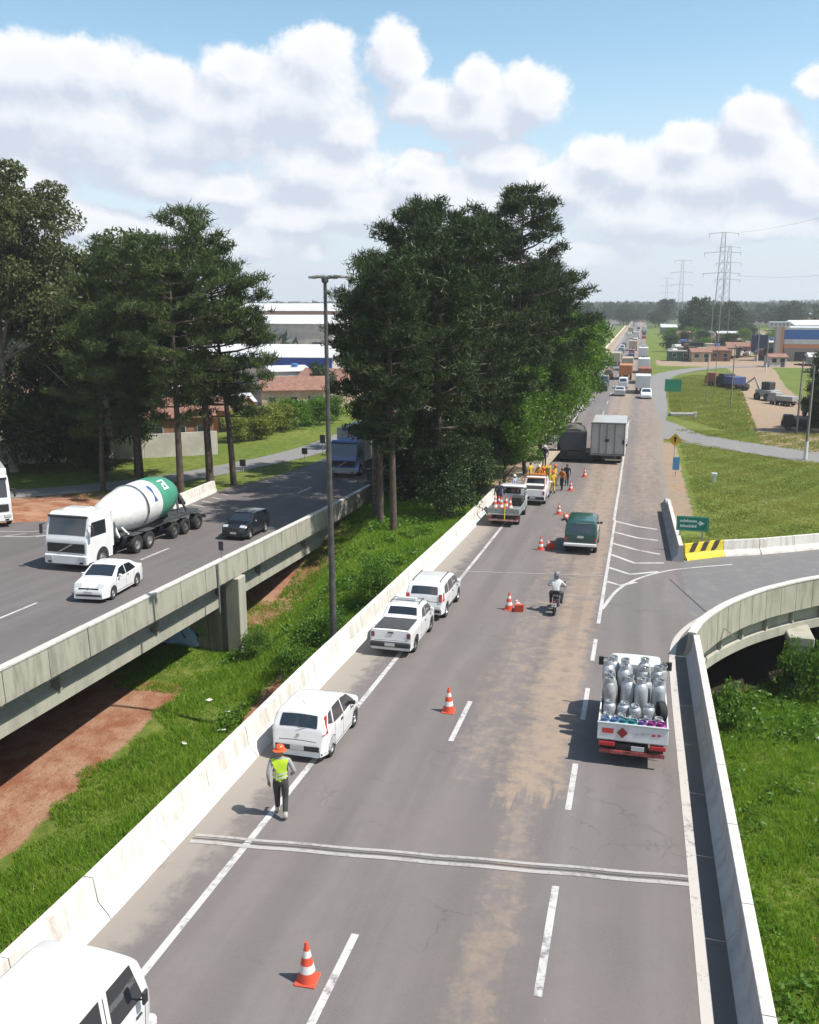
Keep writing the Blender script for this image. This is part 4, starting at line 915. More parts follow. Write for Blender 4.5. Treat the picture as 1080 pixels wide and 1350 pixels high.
# ================================================================ vehicles
def paintm(name, col, rough=.28, coat=.6, metal=0.): return pbr(name, col, rough, metal, .5, coat, .04, 1.5)
WHITE = paintm('white_car_paint', (.74, .74, .74)); BLACKP = paintm('black_car_paint', (.012, .014, .02)); GREENP = paintm('dark_green_paint', (.012, .06, .052), .35)
BLUEP = paintm('blue_truck_paint', (.06, .14, .42)); GLASS = pbr('dark_glass', (.016, .02, .026), .04, 0, .8, 1.); TYRE = pbr('tyre_rubber', (.022, .021, .02), .85, var=.3, scale=9)
RIM = pbr('grey_rim', (.34, .34, .35), .35, .6); RIMD = pbr('dark_rim', (.10, .10, .10), .5, .3); PLAST = pbr('black_plastic', (.022, .022, .024), .6); REDL = pbr('red_lamp', (.42, .02, .02), .2, coat=.5)
HEADL = pbr('clear_lamp', (.62, .64, .66), .12, .3, .6, .6); PLATE = pbr('grey_plate', (.50, .51, .50), .5); CHR = pbr('chrome', (.6, .6, .6), .2, .9); DARKM = pbr('dark_chassis', (.035, .034, .033), .7, var=.3, scale=4)
ALU = pbr('aluminium_panel', (.50, .50, .50), .5, .25, var=.12, scale=1.2, dirt=((.33, .27, .21), .5)); ORANGEL = pbr('amber_lamp', (.65, .22, .02), .25)
GAP = pbr('panel_gap', (.03, .03, .03), .8)
class Car:
    """closed body swept from the side outline; x right, y forward"""
    def __init__(s, top, hw, belt, roof, tum=.2, zf=.22, wheels=(), wr=.32, crown=.03, front_t=.12, rear_t=.08, tl=.5):
        s.R = .12; s.top, s.hw, s.belt, s.roof, s.tum, s.zf, s.wheels, s.wr, s.crown = top, hw, belt, roof, tum, zf, wheels, wr, crown
        s.y0, s.y1 = top[0][0], top[-1][0]; s.ft, s.rt, s.tl = front_t, rear_t, tl
        L = [0]
        for a, b_ in zip(top, top[1:]): L.append(L[-1]+math.hypot(b_[0]-a[0], b_[1]-a[1]))
        s.L = L
    def W(s, y, z):
        a = max(0, (y-(s.y1-s.tl))/s.tl); b_ = max(0, ((s.y0+s.tl)-y)/s.tl)
        w = s.hw*(1-s.ft*a*a-s.rt*b_*b_)
        w *= 1-.035*max(0, (s.belt-z)/s.belt)**2 if z < s.belt else 1-s.tum*(z-s.belt)/(s.roof-s.belt)
        return w
    def pt(s, u):
        i = int(np.searchsorted(s.L, u))-1; i = min(max(i, 0), len(s.top)-2); f = (u-s.L[i])/(s.L[i+1]-s.L[i])
        a, b_ = s.top[i], s.top[i+1]; return a[0]+(b_[0]-a[0])*f, a[1]+(b_[1]-a[1])*f
    def zb(s, y):
        z = s.zf
        for c_ in s.wheels:
            R = s.wr+.055
            if abs(y-c_) < R: z = max(z, s.wr+math.sqrt(R*R-(y-c_)**2)*.98)
        return z
    def body(s, mat, parent, name='body'):
        us = set(s.L)
        for a, b_ in zip(s.L, s.L[1:]):
            n = max(1, int((b_-a)/.09)); us |= {a+(b_-a)*k/n for k in range(n)}
        for c_ in s.wheels:
            for k in range(-8, 9):
                yv = c_+(s.wr+.056)*math.sin(k/8*PI/2)
                lo, hi = 0, s.L[-1]
                for _ in range(40):
                    m_ = (lo+hi)/2
                    if s.pt(m_)[0] < yv: lo = m_
                    else: hi = m_
                us.add(lo)
        us = sorted(us); us2 = [us[0]]
        for u in us[1:]:
            if u-us2[-1] > .004: us2.append(u)
        mb = MB(); rings = []
        for u in us2:
            y, zt = s.pt(u); zb = min(s.zb(y), zt-.05); r = min(s.R, (zt-zb)*.4); half = [(0, zb), (s.W(y, zb)*.9, zb)]
            for k in range(8):
                z = zb+.02+(zt-r-zb-.02)*k/7; half.append((s.W(y, z), z))
            wt = s.W(y, zt-r)
            for a in (22, 45, 68, 90): half.append((wt-r*(1-math.cos(math.radians(a))), zt-r+r*math.sin(math.radians(a))))
            for q in (.66, .33, 0): half.append(((wt-r)*q, zt+s.crown*(1-q*q)*min(1, wt)))
            ring = [(x_, y, z) for x_, z in half] + [(-x_, y, z) for x_, z in half[-2:0:-1]]
            rings.append(ring)
        n = len(rings[0])
        for rg in rings: mb.v += rg
        for i in range(len(rings)-1):
            for k in range(n): mb.f.append((i*n+k, i*n+(k+1) % n, (i+1)*n+(k+1) % n, (i+1)*n+k))
        mb.f.append(tuple(range(n))); mb.f.append(tuple(range(len(mb.v)-n, len(mb.v))))
        return mb.build(name, mat, parent, smooth=38)
    def top_panel(s, name, i0, i1, f0, f1, a, b_, mat, parent, off=.008, nx=8, ny=5, thick=None):
        """panel lying on the upper surface between outline points i0..i1 (fractions a..b), width fractions f0..f1"""
        mb = MB(); ua, ub = s.L[i0]+(s.L[i1]-s.L[i0])*a, s.L[i0]+(s.L[i1]-s.L[i0])*b_
        for j in range(ny+1):
            u = ua+(ub-ua)*j/ny; y, z = s.pt(u); y2, z2 = s.pt(min(u+.02, s.L[-1])); y3, z3 = s.pt(max(u-.02, 0)); d_ = Vector((y2-y3, z2-z3)).normalized(); nn = (-d_.y, d_.x)
            r = s.R; wt = s.W(y, z-r)-r*.62
            for i in range(nx+1):
                q = f0+(f1-f0)*i/nx; mb.v.append((wt*q, y+nn[0]*off, z+nn[1]*off+s.crown*(1-min(1, abs(q)*wt/(wt+.001))**2)))
        for j in range(ny):
            for i in range(nx): q = j*(nx+1)+i; mb.f.append((q, q+1, q+nx+2, q+nx+1))
        return mb.build(name, mat, parent, smooth=60)
    def side_panel(s, name, poly, mat, parent, off=.008, sides=(1, -1)):
        for sd_ in sides:
            mb = MB(); n = len(poly); cy = sum(p[0] for p in poly)/n; cz = sum(p[1] for p in poly)/n
            mb.v.append((sd_*(s.W(cy, cz)+off), cy, cz))
            for y, z in poly: mb.v.append((sd_*(s.W(y, z)+off), y, z))
            mb.f = [(0, k+1, (k+1) % n+1) for k in range(n)]; mb.build(name, mat, parent)
    def trims(s, parent, doors, hz, handles=True, sill=True, gutter=None):
        # door gaps, waist handles, sill line, bonnet and boot gaps
        zl = s.zf+.10
        for y in doors:
            s.side_panel('door_gap', [(y-.011, zl), (y-.011, s.belt-.01), (y+.011, s.belt-.01), (y+.011, zl)], GAP, parent, .003)
        if sill: s.side_panel('sill_gap', [(min(doors), zl-.01), (min(doors), zl+.01), (max(doors), zl+.01), (max(doors), zl-.01)], GAP, parent, .003)
        s.side_panel('crease', [(s.y0+.35, hz-.012), (s.y0+.35, hz+.006), (s.y1-.55, hz+.0), (s.y1-.55, hz-.018)], pbr('crease_shade', (.45, .45, .46), .4) if 'crease_shade' not in MAT else MAT['crease_shade'], parent, .003)
        if handles:
            for y in doors[1:]:
                for sd_ in (1, -1): part('door_handle', MB().cb(0, 0, 0, .035, .15, .035), PLAST, parent, (sd_*(s.W(y-.22, s.belt-.1)+.012), y-.20+.42*0, s.belt-.10), bevel=.01)
    def add_wheels(s, parent, w=.19, rim=None, inset=.02):
        for c_ in s.wheels:
            for sd_ in (1, -1): wheel(parent, sd_*(s.hw-inset-w/2), c_, s.wr, w, rim or RIM, sd_)
WH = {}
def wheel(parent, x_, y, r, w, rim, sd_):
    key = (round(r, 3), round(w, 3), rim.name)
    if key not in WH:
        t_ = MB().lathe([(r*.60, -w/2), (r*.93, -w/2), (r, -w*.36), (r, w*.36), (r*.93, w/2), (r*.60, w/2)], (0, 0, 0), 22, 'x', False).mesh('tyre', 40); t_.materials.append(TYRE)
        mb = MB().lathe([(r*.61, -w*.42), (r*.61, w*.44), (r*.54, w*.44), (r*.50, w*.30), (r*.2, w*.34), (r*.17, w*.42), (r*.02, w*.42)], (0, 0, 0), 20, 'x'); m_ = mb.mesh('rim', 35); m_.materials.append(rim)
        WH[key] = (t_, m_)
    e_ = bpy.data.objects.new('wheel', WH[key][0]); C.objects.link(e_); e_.parent = parent; e_.location = (x_, y, r); e_.rotation_euler = (0, 0, 0 if sd_ > 0 else PI)
    o = bpy.data.objects.new('rim', WH[key][1]); C.objects.link(o); o.parent = e_; return e_
def part(name, mb, mat, parent, loc=None, rot=None, bevel=0, smooth=None):
    o = mb.build(name, mat, parent, smooth, bevel)
    if loc: o.location = loc
    if rot: o.rotation_euler = rot
    return o
def mirror_pair(car, y, z, mat, parent, s_=1.):
    for sd_ in (1, -1): part('mirror', MB().cb(0, 0, 0, .17*s_, .10*s_, .13*s_), mat, parent, (sd_*(car.W(y, z)+.10*s_), y, z), bevel=.03*s_)
def plate(parent, y, z, sd_=-1, w=.40): part('number_plate', MB().cb(0, 0, 0, w, .012, .13), PLATE, parent, (0, y, z))
# ---- small hatchback
def hatchback():
    v = empty('hatchback_car', (-8.55, 22.95, 0)); v.location = (-8.42, 22.6, z1(22.6)); v.scale = (.97, .86, .95)
    top = [(-1.88, .30), (-1.90, .46), (-1.87, .62), (-1.80, .98), (-1.56, 1.37), (-1.36, 1.435), (-.6, 1.47), (.05, 1.44), (.32, 1.38), (1.02, 1.0), (1.6, .90), (1.82, .72), (1.90, .50), (1.88, .30)]
    c_ = Car(top, .84, .93, 1.47, .24, .2, (-1.19, 1.19), .295, .035, .20, .16)
    c_.body(WHITE, v); c_.add_wheels(v)
    c_.top_panel('rear_window', 3, 4, -.80, .80, .05, .86, GLASS, v); c_.top_panel('windscreen', 8, 9, -.86, .86, .08, .95, GLASS, v)
    c_.side_panel('side_window', [(.98, .98), (.52, 1.30), (-.08, 1.37), (-.08, .96)], GLASS, v); c_.side_panel('side_window', [(-.16, .96), (-.16, 1.37), (-.85, 1.36), (-1.05, .98)], GLASS, v); c_.side_panel('side_window', [(-1.14, 1.0), (-.98, 1.34), (-1.25, 1.31), (-1.48, 1.08)], GLASS, v)
    c_.side_panel('tail_light', [(-1.84, .82), (-1.60, .86), (-1.38, 1.32), (-1.57, 1.32)], REDL, v, .012)
    part('bumper_insert', MB().cb(0, 0, 0, 1.30, .05, .16), PLAST, v, (0, -1.885, .44), bevel=.02); plate(v, -1.92, .45)
    part('badge', MB().lathe([(.05, -.005), (.05, .005)], (0, 0, 0), 12, 'y'), CHR, v, (0, -1.862, .80)); mirror_pair(c_, .62, 1.02, PLAST, v); c_.trims(v, [-.95, -.12, .95], .62); c_.top_panel('tailgate_gap', 2, 3, -.86, .86, .02, .06, GAP, v, .003); c_.side_panel('lower_trim', [(-1.88, .25), (-1.88, .32), (-1.5, .32), (-1.5, .25)], PLAST, v, .004); part('wiper', MB().tube([(0, -1.83, 1.02), (.32, -1.79, 1.08)], .009, 4), PLAST, v); part('roof_aerial', MB().tube([(0, -1.2, 1.5), (0, -1.36, 1.68)], .008, 4), PLAST, v)
    c_.side_panel('wheel_arch_lip', [(-1.54, .24), (-1.50, .5), (-1.19, .665), (-.88, .5), (-.84, .24), (-.87, .24), (-.92, .48), (-1.19, .64), (-1.46, .48), (-1.51, .24)], MAT['crease_shade'], v, .003)
    for sd_ in (1, -1): part('door_handle', MB().cb(0, 0, 0, .03, .14, .03), PLAST, v, (sd_*(c_.W(-.3, .85)+.01), -.32, .86))
    return tag(v, 'white hatchback parked on the shoulder right beside the worker in the yellow vest', 'car', 'white vehicles parked along the left shoulder')
# ---- compact pickup
def pickup():
    v = empty('pickup_truck', (-8.28, 32.0, z1(32.0))); v.scale = (.93, .93, .93)
    top = [(-2.22, .38), (-2.25, .52), (-2.22, .62), (-2.20, 1.04), (-2.12, 1.06), (-.62, 1.08), (-.46, 1.14), (-.20, 1.47), (-.05, 1.53), (.45, 1.55), (.85, 1.50), (1.42, 1.08), (1.98, .94), (2.16, .76), (2.22, .5), (2.2, .34)]
    c_ = Car(top, .84, .99, 1.55, .18, .27, (-1.38, 1.36), .325, .02, .14, .03); c_.body(WHITE, v); c_.add_wheels(v, .2, RIMD)
    part('bed_cover', MB().box(-.70, -2.10, 1.085, .70, -.66, 1.115), pbr('bed_canvas', (.05, .052, .056), .75, var=.2), v, bevel=.012)
    c_.top_panel('rear_window', 6, 7, -.82, .82, .12, .92, GLASS, v); c_.top_panel('windscreen', 10, 11, -.85, .85, .08, .95, GLASS, v)
    c_.side_panel('side_window', [(1.32, 1.06), (.92, 1.38), (.32, 1.43), (.32, 1.04)], GLASS, v); c_.side_panel('side_window', [(.24, 1.04), (.24, 1.43), (-.10, 1.40), (-.32, 1.10)], GLASS, v)
    part('rear_bumper', MB().cb(0, 0, 0, 1.62, .16, .20), PLAST, v, (0, -2.27, .50), bevel=.04); plate(v, -2.362, .52); part('tailgate_handle', MB().cb(0, 0, 0, .22, .03, .05), PLAST, v, (0, -2.215, .96))
    for sd_ in (1, -1): part('tail_light', MB().cb(0, 0, 0, .15, .05, .22), pbr('dark_red_lamp', (.16, .05, .05), .3) if sd_ == 1 else MAT['dark_red_lamp'], v, (sd_*.72, -2.205, .86), bevel=.02)
    part('badge', MB().cb(0, 0, 0, .10, .01, .05), CHR, v, (0, -2.215, .84))
    for sd_ in (1, -1):
        part('roof_rail', MB().tube([(sd_*.60, -.02, 1.53), (sd_*.60, .05, 1.60), (sd_*.60, .75, 1.60), (sd_*.60, .82, 1.53)], .018, 6), PLAST, v)
    for yy_ in (.15, .65): part('roof_bar', MB().tube([(-.60, yy_, 1.605), (.60, yy_, 1.605)], .02, 6), CHR, v)
    part('roof_beacon', MB().cb(0, 0, 0, .8, .16, .09), pbr('pale_beacon', (.6, .6, .6), .4), v, (0, .4, 1.66), bevel=.02)
    c_.side_panel('wheel_arch_trim', [(-1.80, .36), (-1.72, .62), (-1.38, .74), (-1.04, .62), (-.96, .36), (-1.02, .36), (-1.1, .58), (-1.38, .685), (-1.66, .58), (-1.74, .36)], PLAST, v, .006)
    c_.trims(v, [-.55, .28, 1.22], .70); c_.top_panel('tailgate_gap', 2, 3, -.9, .9, .02, .05, GAP, v, .003)
    mirror_pair(c_, 1.0, 1.1, WHITE, v)
    return tag(v, 'white pickup with a dark bed cover parked between the two other white vehicles', 'pickup', 'white vehicles parked along the left shoulder')
# ---- SUV
def suv():
    v = empty('suv', (-8.15, 36.6, z1(36.6))); v.scale = (.93, .95, .94)
    top = [(-2.08, .42), (-2.12, .58), (-2.08, .72), (-2.02, 1.10), (-1.84, 1.52), (-1.70, 1.60), (-.6, 1.65), (.3, 1.62), (.60, 1.55), (1.18, 1.14), (1.80, 1.02), (2.02, .86), (2.10, .6), (2.07, .40)]
    c_ = Car(top, .90, 1.04, 1.65, .17, .30, (-1.30, 1.30), .34, .03, .14, .08); c_.body(WHITE, v); c_.add_wheels(v)
    c_.top_panel('rear_window', 3, 4, -.78, .78, .10, .88, GLASS, v); c_.top_panel('windscreen', 8, 9, -.86, .86, .08, .95, GLASS, v)
    c_.side_panel('side_window', [(1.1, 1.12), (.65, 1.46), (.05, 1.52), (.05, 1.09)], GLASS, v); c_.side_panel('side_window', [(-.03, 1.09), (-.03, 1.52), (-.80, 1.52), (-.95, 1.10)], GLASS, v); c_.side_panel('side_window', [(-1.05, 1.12), (-.90, 1.51), (-1.55, 1.46), (-1.72, 1.16)], GLASS, v)
    c_.side_panel('tail_light', [(-2.05, .90), (-1.86, .90), (-1.80, 1.22), (-1.94, 1.24)], REDL, v, .014)
    for sd_ in (1, -1): part('tail_light_face', MB().cb(0, 0, 0, .15, .03, .34), REDL, v, (sd_*.74, -2.055, 1.03), (-.15, 0, 0), .015)
    part('rear_bumper_trim', MB().cb(0, 0, 0, 1.5, .10, .14), PLAST, v, (0, -2.11, .46), bevel=.03); plate(v, -2.075, .86)
    for sd_ in (1, -1): part('roof_rail', MB().tube([(sd_*.62, -1.5, 1.60), (sd_*.62, -1.4, 1.70), (sd_*.62, .1, 1.71), (sd_*.62, .25, 1.64)], .025, 6), CHR, v)
    c_.trims(v, [-.98, .01, 1.02], .76); c_.top_panel('tailgate_gap', 2, 3, -.86, .86, .3, .34, GAP, v, .003); part('wiper', MB().tube([(0, -2.0, 1.14), (.34, -1.96, 1.2)], .01, 4), PLAST, v); mirror_pair(c_, .75, 1.15, WHITE, v, 1.1); c_.side_panel('sill_trim', [(-.9, .33), (-.9, .45), (.9, .45), (.9, .33)], PLAST, v, .006)
    return tag(v, 'white wagon with roof rails, the furthest of the white vehicles parked on the shoulder', 'car', 'white vehicles parked along the left shoulder')
# ---- van in the bottom left corner
def van():
    v = empty('van', (-7.68, 8.42, z1(8.42)))
    top = [(-2.35, .40), (-2.40, .6), (-2.38, 1.0), (-2.26, 1.78), (-2.10, 2.02), (-1.8, 2.10), (0, 2.15), (1.55, 2.10), (1.85, 2.03), (2.03, 1.86), (2.26, 1.22), (2.36, 1.1), (2.42, .7), (2.38, .36)]
    c_ = Car(top, .88, 1.18, 2.15, .16, .26, (-1.35, 1.45), .32, .05, .16, .06, .45); c_.crown = .06; c_.body(WHITE, v); c_.add_wheels(v)
    c_.top_panel('windscreen', 9, 10, -.9, .9, .06, .95, GLASS, v); c_.top_panel('rear_window', 2, 3, -.7, .7, .35, .9, GLASS, v)
    for a, b_ in ((1.18, 1.98), (.12, .98), (-.95, -.10), (-2.0, -1.1)):
        tp = 1.94; sl = .20 if a > 1.1 else 0
        c_.side_panel('side_window', [(a, 1.30), (a, tp), (b_-sl, tp), (b_, 1.30)], GLASS, v)
    part('front_bumper', MB().cb(0, 0, 0, 1.62, .14, .2), WHITE, v, (0, 2.42, .5), bevel=.05)
    for sd_ in (1, -1):
        part('headlight', MB().lathe([(.11, -.02), (.11, .03), (.02, .05)], (0, 0, 0), 14, 'y'), HEADL, v, (sd_*.60, 2.37, .88))
        m_ = part('mirror', MB().cb(0, 0, 0, .05, .13, .22), PLAST, v, (sd_*1.0, 1.82, 1.42), bevel=.02); MB().tube([(-sd_*.14, 0, -.08), (0, 0, -.04)], .015, 5).build('mirror_arm', PLAST, m_)
    c_.trims(v, [.04, 1.08, 2.02], .95); c_.side_panel('door_gap', [(1.07, 1.2), (1.07, 1.9), (1.09, 1.9), (1.09, 1.2)], GAP, v, .003); part('roof_vent', MB().cb(0, 0, 0, .35, .45, .07), PALEG if False else WHITE, v, (0, -.2, 2.22), bevel=.03)
    return tag(v, 'white van cut off by the bottom left corner, seen from above with dark side windows', 'van', 'white vehicles parked along the left shoulder')
# ---- sedan facing the camera on the left viaduct
def sedan(name, X_, Y_, mat, label, group=None, rz=PI, dark=False):
    v = empty(name, (X_, Y_, z1(Y_)), rz)
    top = [(-2.18, .34), (-2.22, .6), (-2.15, .98), (-1.62, 1.05), (-.98, 1.38), (-.7, 1.45), (-.1, 1.47), (.35, 1.42), (1.12, 1.0), (1.85, .86), (2.08, .70), (2.17, .48), (2.14, .28)]
    c_ = Car(top, .87, .95, 1.47, .2, .2, (-1.32, 1.30), .31, .03, .17, .12); c_.body(mat, v); c_.add_wheels(v)
    c_.top_panel('windscreen', 7, 8, -.88, .88, .06, .94, GLASS, v); c_.top_panel('rear_window', 3, 4, -.82, .82, .1, .9, GLASS, v)
    c_.side_panel('side_window', [(1.0, .98), (.48, 1.32), (-.02, 1.37), (-.02, .96)], GLASS, v); c_.side_panel('side_window', [(-.10, .96), (-.10, 1.37), (-.68, 1.34), (-1.12, 1.04), (-1.1, .99)], GLASS, v)
    c_.trims(v, [-.95, -.06, .98], .66); c_.top_panel('bonnet_gap', 8, 9, -.9, .9, .02, .05, GAP, v, .003)
    part('grille', MB().cb(0, 0, 0, 1.0, .06, .10), PLAST, v, (0, 2.09, .64), bevel=.02); part('lower_grille', MB().cb(0, 0, 0, 1.25, .08, .12), PLAST, v, (0, 2.125, .36), bevel=.03)
    part('badge', MB().lathe([(.055, -.01), (.055, .03)], (0, 0, 0), 10, 'y'), CHR, v, (0, 2.11, .68)); part('number_plate', MB().cb(0, 0, 0, .4, .02, .12), PLATE, v, (0, 2.172, .49))
    for sd_ in (1, -1):
        c_.top_panel('headlight', 9, 10, sd_*.52, sd_*1.0, .15, .98, HEADL, v, .01, 5, 3); part('fog_lamp', MB().lathe([(.05, -.02), (.05, .03)], (0, 0, 0), 10, 'y'), HEADL, v, (sd_*.66, 2.09, .38))
    c_.side_panel('tail_light', [(-2.18, .78), (-1.95, .80), (-1.95, .96), (-2.14, .96)], REDL, v, .01); mirror_pair(c_, .72, 1.02, mat, v)
    return tag(v, label, 'car', group)
hatchback(); pickup(); suv(); van()
sd1 = sedan('sedan_car', -22.55, 34.9, WHITE, 'white sedan driving towards the camera beside the concrete mixer truck'); sd1.scale = (.93, .90, .95); sd1.location.x = -22.85; sd1.rotation_euler[2] = PI+.10
# ---- dark compact SUV on the viaduct
def small_suv():
    v = empty('suv', (-22.3, 48.6, z1(48.6)), PI); v.scale = (.9, .9, .88)
    top = [(-2.0, .36), (-2.05, .6), (-2.0, 1.05), (-1.8, 1.48), (-1.6, 1.56), (-.5, 1.62), (.3, 1.58), (.5, 1.52), (1.08, 1.10), (1.75, 1.0), (1.98, .84), (2.05, .55), (2.02, .3)]
    c_ = Car(top, .88, 1.02, 1.62, .17, .27, (-1.25, 1.25), .33, .03); c_.body(BLACKP, v); c_.add_wheels(v, .2)
    c_.top_panel('windscreen', 7, 8, -.86, .86, .06, .94, GLASS, v); c_.side_panel('side_window', [(1.0, 1.1), (.55, 1.42), (-.05, 1.48), (-.05, 1.07)], GLASS, v); c_.side_panel('side_window', [(-.13, 1.07), (-.13, 1.48), (-1.3, 1.44), (-1.6, 1.12)], GLASS, v)
    for sd_ in (1, -1): c_.top_panel('headlight', 9, 10, sd_*.55, sd_*1.0, .1, .9, HEADL, v, .01, 5, 3)
    part('grille', MB().cb(0, 0, 0, .8, .05, .16), PLAST, v, (0, 2.02, .76), bevel=.02); part('number_plate', MB().cb(0, 0, 0, .4, .03, .12), PLATE, v, (0, 2.07, .5)); mirror_pair(c_, .7, 1.12, BLACKP, v)
    tag(v, 'small dark blue-black car coming along the left viaduct with a headlight glinting', 'car')
small_suv()
# ---- dark green old wagon
def old_wagon():
    v = empty('estate_car', (-2.75, 51.2, z1(51.2)))
    top = [(-2.1, .5), (-2.14, .7), (-2.12, 1.12), (-2.0, 1.72), (-1.85, 1.82), (-.5, 1.87), (.7, 1.84), (.85, 1.76), (1.08, 1.22), (1.95, 1.14), (2.1, 1.0), (2.14, .6), (2.1, .45)]
    c_ = Car(top, .90, 1.15, 1.87, .13, .42, (-1.3, 1.4), .37, .03, .08, .05); c_.body(GREENP, v); c_.add_wheels(v, .22, RIMD)
    c_.top_panel('rear_window', 2, 3, -.72, .72, .12, .85, GLASS, v); c_.top_panel('windscreen', 7, 8, -.85, .85, .1, .9, GLASS, v)
    c_.side_panel('side_window', [(.9, 1.22), (.75, 1.68), (.0, 1.70), (.0, 1.22)], GLASS, v); c_.side_panel('side_window', [(-.1, 1.22), (-.1, 1.70), (-1.75, 1.68), (-1.85, 1.22)], GLASS, v)
    c_.trims(v, [-.95, -.05, .95], .95); c_.top_panel('tailgate_gap', 1, 2, -.85, .85, .1, .14, GAP, v, .003)
    part('rear_bumper', MB().cb(0, 0, 0, 1.78, .14, .16), WHITE, v, (0, -2.22, .56), bevel=.03); plate(v, -2.15, .98, w=.34); part('roof_reflection_strip', MB().cb(0, 0, 0, .8, .04, .03), CHR, v, (.1, -2.02, 1.73))
    for sd_ in (1, -1): part('tail_light', MB().cb(0, 0, 0, .10, .04, .2), REDL, v, (sd_*.8, -2.13, .84), bevel=.01)
    mirror_pair(c_, .9, 1.28, PLAST, v); tag(v, 'old dark green estate car with a white rear bumper driving away in the middle lane', 'car')
old_wagon()
# ---- gas bottle delivery truck
def gas_truck():
    X_, Y_ = .30, 25.45; v = empty('delivery_truck', (X_, Y_, z1(Y_))); CREAM = paintm('cream_cab_paint', (.66, .66, .63))
    cab = Car([(.72, .55), (.72, 1.2), (.75, 1.80), (.87, 1.88), (1.55, 1.86), (1.77, 1.76), (2.07, 1.16), (2.15, .95), (2.17, .42)], .82, 1.15, 1.88, .1, .42, (1.45,), .34, .02, .05, .0, .2); cab.body(CREAM, v, 'cab')
    for sd_ in (1, -1):
        wheel(v, sd_*.70, 1.45, .34, .2, RIMD, sd_); wheel(v, sd_*.66, -1.35, .33, .30, RIMD, sd_)
    cab.top_panel('windscreen', 5, 6, -.88, .88, .05, .92, GLASS, v); cab.side_panel('side_window', [(.9, 1.2), (.9, 1.68), (1.65, 1.68), (1.87, 1.2)], GLASS, v)
    for sd_ in (1, -1):
        m_ = part('mirror', MB().cb(0, 0, 0, .16, .06, .28), PLAST, v, (sd_*1.02, 1.8, 1.50), bevel=.02); MB().tube([(-sd_*.2, 0, .1), (0, 0, .1)], .015, 5).build('mirror_arm', PLAST, m_)
    part('chassis', MB().box(-.42, -2.3, .42, .42, 2.2, .62), DARKM, v); part('bed_floor', MB().box(-.92, -2.35, .70, .92, .66, .80), pbr('truck_bed_grey', (.36, .36, .34), .7, var=.25, scale=3), v)
    for sd_ in (1, -1): part('side_board', MB().box(sd_*.90-.02, -2.35, .80, sd_*.90+.02, .66, 1.15), WHITE, v, bevel=.008)
    part('headboard', MB().box(-.92, .65, .8, .92, .69, 1.5), WHITE, v); part('tailgate', MB().box(-.92, -2.40, .74, .92, -2.35, 1.18), WHITE, v, bevel=.01)
    part('tailgate_rail', MB().box(-.93, -2.42, 1.182, .93, -2.34, 1.215), pbr('rail_grey', (.4, .45, .43), .6), v)
    # markings on the tailgate: red lettering block, red diamond on white, red label
    RD = pbr('red_marking', (.55, .05, .04), .5); r_ = random.Random(3)
    part('red_panel', MB().box(-.80, -2.408, .92, -.50, -2.402, 1.06), RD, v)
    part('hazard_panel', MB().box(-.42, -2.406, .80, -.12, -2.4015, 1.14), pbr('pinkish_white', (.7, .6, .6), .5), v)
    part('hazard_diamond', MB().add([(-.27, -2.412, .82), (-.12, -2.412, .97), (-.27, -2.412, 1.12), (-.42, -2.412, .97)], [(0, 1, 2, 3)]), pbr('dark_red_marking', (.25, .02, .02), .5), v)
    for q in range(5): part('marking', MB().cb(.12+q*.14, -2.405, .98+.012*((q*7) % 3), .09, .006, .05+.02*(q % 2)), RD if q > 2 else pbr('grey_marking', (.4, .4, .4), .6) if q == 0 else MAT.get('grey_marking', RD), v)
    for sd_ in (1, -1): part('tail_light', MB().cb(0, 0, 0, .42, .05, .12), REDL, v, (sd_*.66, -2.40, .62), bevel=.015)
    part('rear_bumper', MB().cb(0, 0, 0, 1.7, .08, .10), pbr('striped_bumper', (.35, .08, .07), .6, var=.5, scale=9), v, (0, -2.36, .40)); part('number_plate', MB().cb(0, 0, 0, .34, .02, .12), PLATE, v, (.15, -2.42, .56))
    for q in (-1, 1): part('mud_flap', MB().cb(0, 0, 0, .36, .02, .36), PLAST, v, (q*.66, -1.78, .34))
    # gas bottles are their own things, standing on the bed
    SIL = pbr('silver_gas_bottle', (.46, .48, .50), .38, .35, var=.18, scale=4); TEAL = pbr('teal_gas_bottle', (.02, .22, .24), .4, var=.15); MAG = pbr('magenta_gas_bottle', (.30, .03, .22), .4, var=.15); BLU = pbr('blue_gas_bottle', (.10, .20, .36), .4, var=.15); PUR = pbr('violet_gas_bottle', (.16, .09, .28), .4)
    def bottle(r, h, mat, tall=True):
        root = bpy.data.objects.new('gas_bottle', MB().lathe([(r*.80, 0), (r*.80, .04), (r, .09), (r, h*.70), (r*.9, h*.80), (r*.62, h*.87), (r*.3, h*.90), (r*.1, h*.93)], (0, 0, 0), 16).mesh('gas_bottle', 50)); root.data.materials.append(mat); C.objects.link(root)
        part('collar', MB().lathe([(r*.62, h*.86), (r*.66, h), (r*.60, h), (r*.57, h*.86)], (0, 0, 0), 12), mat, root, smooth=40); part('valve', MB().lathe([(.025, h*.9), (.03, h*.97), (.012, h*.99)], (0, 0, 0), 8), CHR, root)
        return root
    big = bottle(.195, 1.08, SIL); big2 = bottle(.185, 1.0, pbr('dull_gas_bottle', (.33, .34, .34), .55, .15, var=.35, scale=5, dirt=((.25, .15, .09), .6))); small = {m_.name: bottle(.165, .46, m_) for m_ in (SIL, TEAL, MAG, BLU, PUR)}
    used = set()
    zb_ = z1(Y_)
